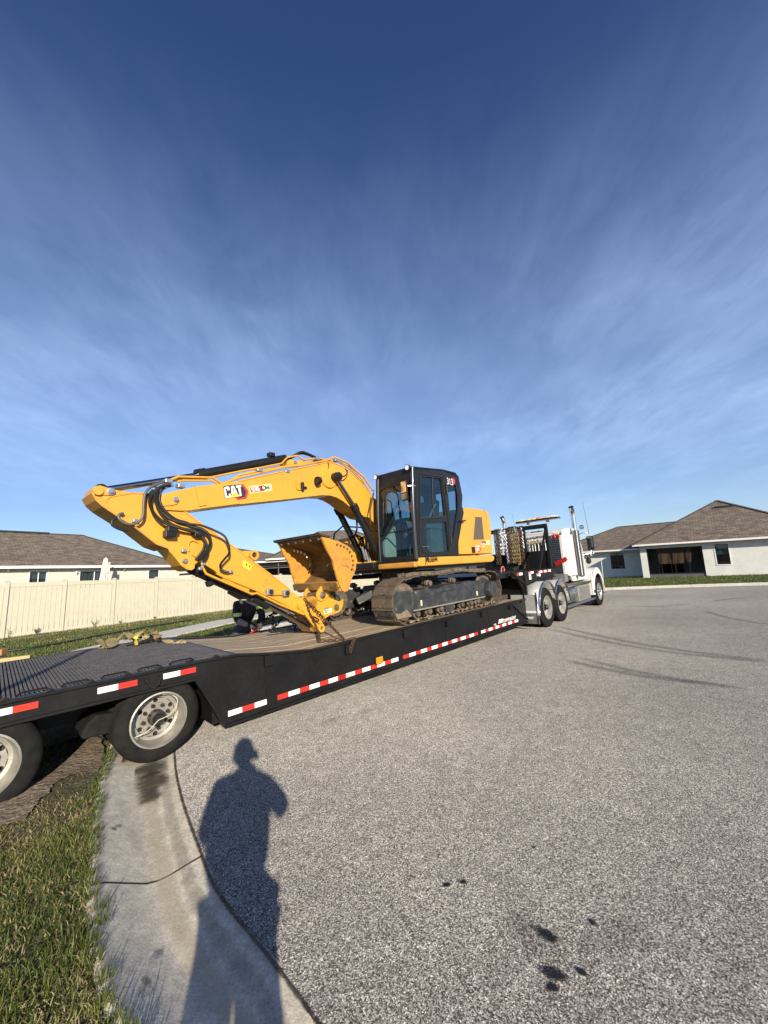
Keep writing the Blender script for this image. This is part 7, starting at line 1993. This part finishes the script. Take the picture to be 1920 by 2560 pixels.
solo('wire_loop', MB().tube(spline(lp,5,True), .012, 6, closed=True), BLK, FT, tuple(lp[0]), 'black wire loop hanging at the foot of the bucket coupler', 'wire', smooth=60)
# dark chains and lever binder beyond the stick
def bl(z, pts, y): return [Vector((x,y,zz)) for x, zz in pts]
YB = 1.75
p1 = [(2.057,0.903),(2.154,0.958),(2.278,1.032)]
p2 = [(2.278,1.032),(2.256,0.952),(2.257,0.83),(2.244,0.746)]
p3 = [(2.461,0.946),(2.378,0.882),(2.305,0.814),(2.259,0.735)]
p4 = [(2.461,0.946),(2.562,0.873),(2.675,0.78),(2.681,0.675)]
p5 = [(2.097,0.783),(2.2,0.753),(2.346,0.747),(2.497,0.732),(2.758,0.69)]
for pts, y, lb_ in ((p1,YB,'black chain sloping from the worker up to the stick'),(p2,YB,'black chain hanging straight down beneath the stick'),(p3,YB,'black chain of the inverted V, its left leg'),(p4,YB,'black chain of the inverted V, its right leg'),(p5,1.6,'dark chain lying along the deck boards under the stick')):
    solo('binder_chain', MB().chain([Vector((x,y,z)) for x, z in pts], .060, .0095, .022, 5, 10), BLK if y > 1.7 else STEEL, FT, (pts[0][0],y,pts[0][1]), lb_, 'chain', 'dark chains beneath the digger stick', smooth=60)
q = [(2.254,1.049),(2.322,1.013)]
solo('chain_hook', MB().tube(spline([(q[0][0],YB-.02,q[0][1]+.03),(q[0][0]+.04,YB-.02,q[0][1]-.02),(q[1][0],YB-.02,q[1][1]),(q[1][0]+.01,YB-.02,q[1][1]+.04)],6),.018,8), BLK, FT, (q[0][0],YB,q[0][1]), 'black hook joining the dark chains under the stick', 'hook', smooth=60)

# ================================================================ PEOPLE
def hand(th, wrist, direc, side, palmn, mt, curl=.9, sc=1., par=None, nm='glove'):
    """palm and five separate bent fingers as one skinned surface per finger, rooted in the palm"""
    d = Vector(direc).normalized(); n_ = Vector(palmn); n_ = (n_-d*n_.dot(d)).normalized(); s_ = d.cross(n_)*side
    w = Vector(wrist)
    vs = [w-Vector(th.b), w+d*.045*sc-Vector(th.b), w+d*.085*sc-Vector(th.b)]
    o = skin(nm, vs, [(0,1),(1,2)], [(.034*sc,.024*sc),(.046*sc,.022*sc),(.044*sc,.020*sc)], mt, par or th.e, 2)
    for i, (off_, l_) in enumerate(((-.032,.072),(-.011,.082),(.011,.076),(.031,.060))):
        b0 = w+d*.075*sc+s_*off_*sc
        dd = d.copy(); pts = [b0]
        for k, f_ in enumerate((.45,.32,.26)):
            ang = curl*(.35+.35*k)
            dd = (d*math.cos(ang*(1+.05*i))+n_*math.sin(ang*(1+.05*i)))
            pts.append(pts[-1]+dd*l_*f_*sc)
        skin('finger', [p-Vector(th.b) for p in pts], [(0,1),(1,2),(2,3)], [.0105*sc,.0100*sc,.0093*sc,.0080*sc], mt, o, 2)
    t0 = w+d*.02*sc-s_*.03*sc
    pts = [t0, t0+(d*.6-s_*.8+n_*.2)*.035*sc, t0+(d*.9-s_*.9+n_*.5)*.055*sc, t0+(d*1.2-s_*.8+n_*.9)*.062*sc]
    skin('thumb', [p-Vector(th.b) for p in pts], [(0,1),(1,2),(2,3)], [.014*sc,.012*sc,.011*sc,.009*sc], mt, o, 2)
    return o
def head(th, c, r_, fwd, up, hairm, skinm, hat=None):
    f_ = Vector(fwd).normalized(); u_ = Vector(up); u_ = (u_-f_*u_.dot(f_)).normalized(); s_ = f_.cross(u_)
    C_ = Vector(c)
    def P(a_, b_, z_): return C_+f_*a_*r_+s_*b_*r_+u_*z_*r_
    rows = []
    for i in range(13):
        t_ = PI*i/12; z_ = math.cos(t_)*1.22; w_ = math.sin(t_)
        row = []
        for k in range(24):
            q = 2*PI*k/24
            jaw = 1-.22*max(0,-z_)*(1 if math.cos(q) > -.2 else .6)
            a_ = w_*math.cos(q)*1.02*jaw; b_ = w_*math.sin(q)*.80*jaw
            if math.cos(q) > .93 and -.35 < z_ < .1: a_ += .16
            if math.cos(q) > .6 and .0 < z_ < .25: a_ -= .05
            row.append(P(a_, b_, z_))
        row.append(row[0]); rows.append(row)
    h_ = th.p('head', MB().grid(rows), skinm, smooth=80)
    mb = MB()
    for sg in (-1, 1): mb.ell(P(.86,.30*sg,.08), .10*r_,.10*r_,.08*r_,8,6)
    th.p('eyes', mb, TRIM, h_, smooth=60)
    mb = MB()
    for sg in (-1, 1): mb.ell(P(-.05,.84*sg,-.02), .14*r_,.09*r_,.24*r_,8,6)
    th.p('ears', mb, skinm, h_, smooth=60)
    th.p('mouth', MB().tube([P(.88,-.25,-.55),P(.95,0,-.56),P(.88,.25,-.55)], .05*r_, 6), mat('lips', (.30,.12,.10), .5) if 'lips' not in bpy.data.materials else bpy.data.materials['lips'], h_)
    rows = []
    for i in range(8):
        t_ = PI*.62*i/7; row = []
        for k in range(25):
            q = 2*PI*k/24; cut_ = .75 if math.cos(q) > .3 else 1.
            tt = t_*cut_; row.append(P(math.sin(tt)*math.cos(q)*1.12, math.sin(tt)*math.sin(q)*.92, math.cos(tt)*1.34))
        rows.append(row)
    th.p('hair' if not hat else 'cap', MB().grid(rows), hairm, h_, smooth=80)
    if hat: th.p('cap_peak', MB().add([P(.9,-.55,.42),P(1.65,-.38,.30),P(1.75,0,.33),P(1.65,.38,.30),P(.9,.55,.42),P(1.0,0,.55)], [(0,1,2,5),(5,2,3,4)]), hairm, h_)
    return h_
# ---- the worker bending over the far side of the deck
wk = TH('person', 'worker in black hi-vis striped jacket, grey trousers and cream gloves bending beside the deck', 'person', FT, (2.28,2.95,0))
def W3(px, y): return None
n_ = [(2.341,2.92,0.608),(2.325,2.9,0.779),(2.305,2.86,0.98),(2.285,2.8,1.141),(2.384,2.72,1.199),(2.139,2.84,1.157),(2.081,2.78,1.012),(2.055,2.62,0.861),(2.207,2.48,0.804),(2.469,2.66,1.102),(2.512,2.6,0.951),(2.439,2.5,0.858),(2.381,2.46,0.812)]
N_ = [Vector(p) for p in n_]
vs = [N_[1], N_[2], N_[3], (N_[3]+N_[4])/2, N_[5], N_[6], N_[7], N_[9], N_[10], N_[11]]
ed_ = [(0,1),(1,2),(2,3),(2,4),(4,5),(5,6),(2,7),(7,8),(8,9)]
rd_ = [.155,.165,.165,.085,.095,.078,.062,.100,.078,.060]
jk = skin('jacket', [p-Vector(wk.b) for p in vs], ed_, rd_, JKT, wk.e, 2)
dm = jk.modifiers.new('folds', 'DISPLACE'); tx__ = bpy.data.textures.new('folds', 'CLOUDS'); tx__.noise_scale = .11; dm.texture = tx__; dm.strength = .045; dm.mid_level = .5
sleeve = skin('sleeve', [p-Vector(wk.b) for p in (N_[7]+(N_[6]-N_[7])*.25, (N_[7]+N_[8])/2, N_[8]+(N_[7]-N_[8])*.12)], [(0,1),(1,2)], [.064,.058,.046], mat('grey_brown_sleeve', (.30,.255,.24), .8, col2=(.22,.18,.17), scale=14, bump=.5, bscale=14, bdist=.03), wk.e, 2)
base2 = Vector((N_[0].x, 2.92, .0))
hip = Vector((N_[0].x, 2.95, .62)); 
lg = skin('trousers', [Vector(p)-Vector(wk.b) for p in (hip+Vector((0,0,.08)), hip+Vector((.12,0,-.02)), (hip.x+.17,2.86,.34), (hip.x+.16,3.0,.08), hip+Vector((-.14,0,-.02)), (hip.x-.20,2.88,.34), (hip.x-.20,3.02,.08), hip+Vector((.0,-.02,.22)))], [(0,1),(1,2),(2,3),(0,4),(4,5),(5,6),(0,7)], [.17,.14,.10,.075,.14,.10,.075,.16], TROU, wk.e, 2)
dm = lg.modifiers.new('folds', 'DISPLACE'); dm.texture = tx__; dm.strength = .03; dm.mid_level = .5
for sx_2 in (.16,-.20):
    wk.p('boot', MB().box(hip.x+sx_2-.05,hip.x+sx_2+.06,2.76,3.06,.0,.11), BLK, bevel=.035, bseg=3)
head(wk, N_[4]+Vector((.14,-.05,.05)), .105, (.55,-.6,-.75), (.6,-.2,.75), HOSE, SKIN, hat=True)
hand(wk, N_[8], (.75,-.2,-.55), 1, (0,.4,-.8), GLOVE, 1.0, 1.15)
hand(wk, N_[12], (-.15,-.25,-.95), -1, (-.8,.2,-.2), GLOVE, .9, 1.35)
wk.p('cuff', MB().tube([N_[11]+Vector((0,0,.03)), N_[12]+Vector((0,0,.0))], [.060,.052], 14), BLK, smooth=60)
# reflective stripes
def band(c, d, r_, w_, a0=0, a1=360, nm='hi_vis_band'):
    d = Vector(d).normalized(); ref = Vector((0,-1,0)); ref = (ref-d*ref.dot(d)).normalized(); b_ = d.cross(ref); C_ = Vector(c)
    for k_, (o_, h_, m_) in enumerate(((0,w_,HIV),(0,w_*.42,SILV))):
        rows = [[C_+d*(s_*h_/2)+(ref*math.cos(rad(a_))+b_*math.sin(rad(a_)))*(r_+.003*k_) for a_ in np.linspace(a0,a1,20)] for s_ in (-1,1)]
        wk.p(nm if k_ == 0 else 'silver_stripe', MB().grid(rows), m_, smooth=60)
s1, s2 = [(1.982,2.65,1.001),(2.141,2.63,0.999)]
wk.p('hi_vis_band', MB().grid([[(s1[0]+(s2[0]-s1[0])*t_, 2.66-.05*math.sin(PI*t_), s1[2]+(s2[2]-s1[2])*t_+dz) for t_ in np.linspace(0,1,8)] for dz in (-.03,.035)]), HIV)
wk.p('silver_stripe', MB().grid([[(s1[0]+(s2[0]-s1[0])*t_, 2.655-.05*math.sin(PI*t_), s1[2]+(s2[2]-s1[2])*t_+dz) for t_ in np.linspace(0,1,8)] for dz in (-.012,.012)]), SILV)
s1, s2 = [(2.081,2.63,1.298),(2.13,2.62,1.191)]
wk.p('hi_vis_band', MB().grid([[(s1[0]+dx, 2.64, s1[2]),((s1[0]+s2[0])/2+dx,2.625,(s1[2]+s2[2])/2),(s2[0]+dx,2.63,s2[2])] for dx in (-.025,.03)]), HIV)
wk.p('silver_stripe', MB().grid([[(s1[0]+dx, 2.635, s1[2]),((s1[0]+s2[0])/2+dx,2.62,(s1[2]+s2[2])/2),(s2[0]+dx,2.625,s2[2])] for dx in (-.010,.012)]), SILV)
s1, s2 = [(2.372,2.5,1.088),(2.52,2.5,1.089)]
wk.p('hi_vis_band', MB().grid([[(s1[0]+(s2[0]-s1[0])*t_, 2.56-.05*math.sin(PI*t_), s1[2]+(s2[2]-s1[2])*t_+dz) for t_ in np.linspace(0,1,8)] for dz in (-.025,.02)]), HIV)
lv = [(2.277,2.38,0.747),(2.146,2.36,0.669),(2.235,2.36,0.663),(2.135,2.35,0.631)]
solo('binder_lever', MB().tube([Vector(lv[0])+Vector((.03,0,.04)), lv[0], lv[1]], .016, 8), REDP, FT, lv[0], 'red lever handle gripped by the worker in cream gloves', 'lever', smooth=60)
solo('pry_bar', MB().tube([lv[2], lv[3]], .010, 8), BLK, FT, lv[2], 'short black bar lying on the deck edge below the worker', 'bar', smooth=60)

# ---- the photographer, standing where the camera is; only the long shadow is in view
ph = TH('person', 'photographer in dark clothes casting the long shadow over gutter and asphalt', 'person', FG, (.05,-.05,0))
V = lambda *a_: Vector(a_)-Vector(ph.b)
DKS = mat('navy_clothes', (.03,.035,.06), .85, bump=.2)
skin('jacket', [V(-.01,-.14,1.0),V(.03,-.22,1.22),V(.075,-.29,1.42),V(.10,-.29,1.54),V(-.09,-.30,1.46),V(-.16,-.30,1.22),V(-.04,-.20,1.36),V(.29,-.30,1.46),V(.365,-.22,1.31),V(.22,-.22,1.42)],
     [(0,1),(1,2),(2,3),(2,4),(4,5),(5,6),(2,7),(7,8),(8,9)], [.19,.21,.185,.105,.085,.072,.052,.085,.070,.055], DKS, ph.e, 2)
skin('trousers', [V(-.03,-.11,.95),V(-.11,-.03,.86),V(-.23,.10,.48),V(-.31,.22,.08),V(.05,-.03,.86),V(.0,.13,.48),V(-.01,.25,.08)], [(0,1),(1,2),(2,3),(0,4),(4,5),(5,6)], [.145,.105,.095,.08,.105,.090,.08], DKS, ph.e, 2)
for x, y in ((-.31,.22),(-.01,.25)): ph.p('shoe', MB().box(x-.055,x+.05,y-.10,y+.17,0.01,.10), BLK, bevel=.03, bseg=3)
head(ph, (.10,-.28,1.70), .105, (-.1,1,-.1), (0,0,1), HOSE, SKIN, hat=True)
hand(ph, (-.03,-.17,1.40), (.1,.25,1), 1, (.6,.5,.2), SKIN, .8)
hand(ph, (.17,-.20,1.46), (-.4,.25,.8), -1, (-.6,.5,.2), SKIN, .8)
solo('mobile_phone', MB().box(-.01,.16,-.075,-.067,1.56,1.64), BLK, FG, (.07,-.07,1.6), 'black mobile phone held up by the photographer', 'phone', bevel=.004)

# ---- lamp post behind the photographer; its shadow crosses the rear deck
lp_ = TH('street_lamp', 'slim grey street lamp post standing behind the photographer, its shadow crossing the deck', 'street lamp', FG, (-1.52,-1.47,0))
lp_.p('post', MB().tube([(-1.52,-1.47,0),(-1.52,-1.47,2.6),(-1.52,-1.47,5.2)], [.055,.045,.035], 12), GALV, smooth=50)
lp_.p('base_collar', MB().lathe([(.12,0),(.12,.03),(.06,.05),(.06,.25)], (-1.52,-1.47,0), 'z', 16), GALV, smooth=40)
lp_.p('lamp_arm', MB().tube(spline([(-1.52,-1.47,5.1),(-1.35,-1.6,5.35),(-.9,-1.9,5.45)],6), .025, 8), GALV, smooth=50)
lp_.p('lamp_head', MB().box(-.95,-.55,-2.0,-1.8,5.40,5.48), GALV, bevel=.02)
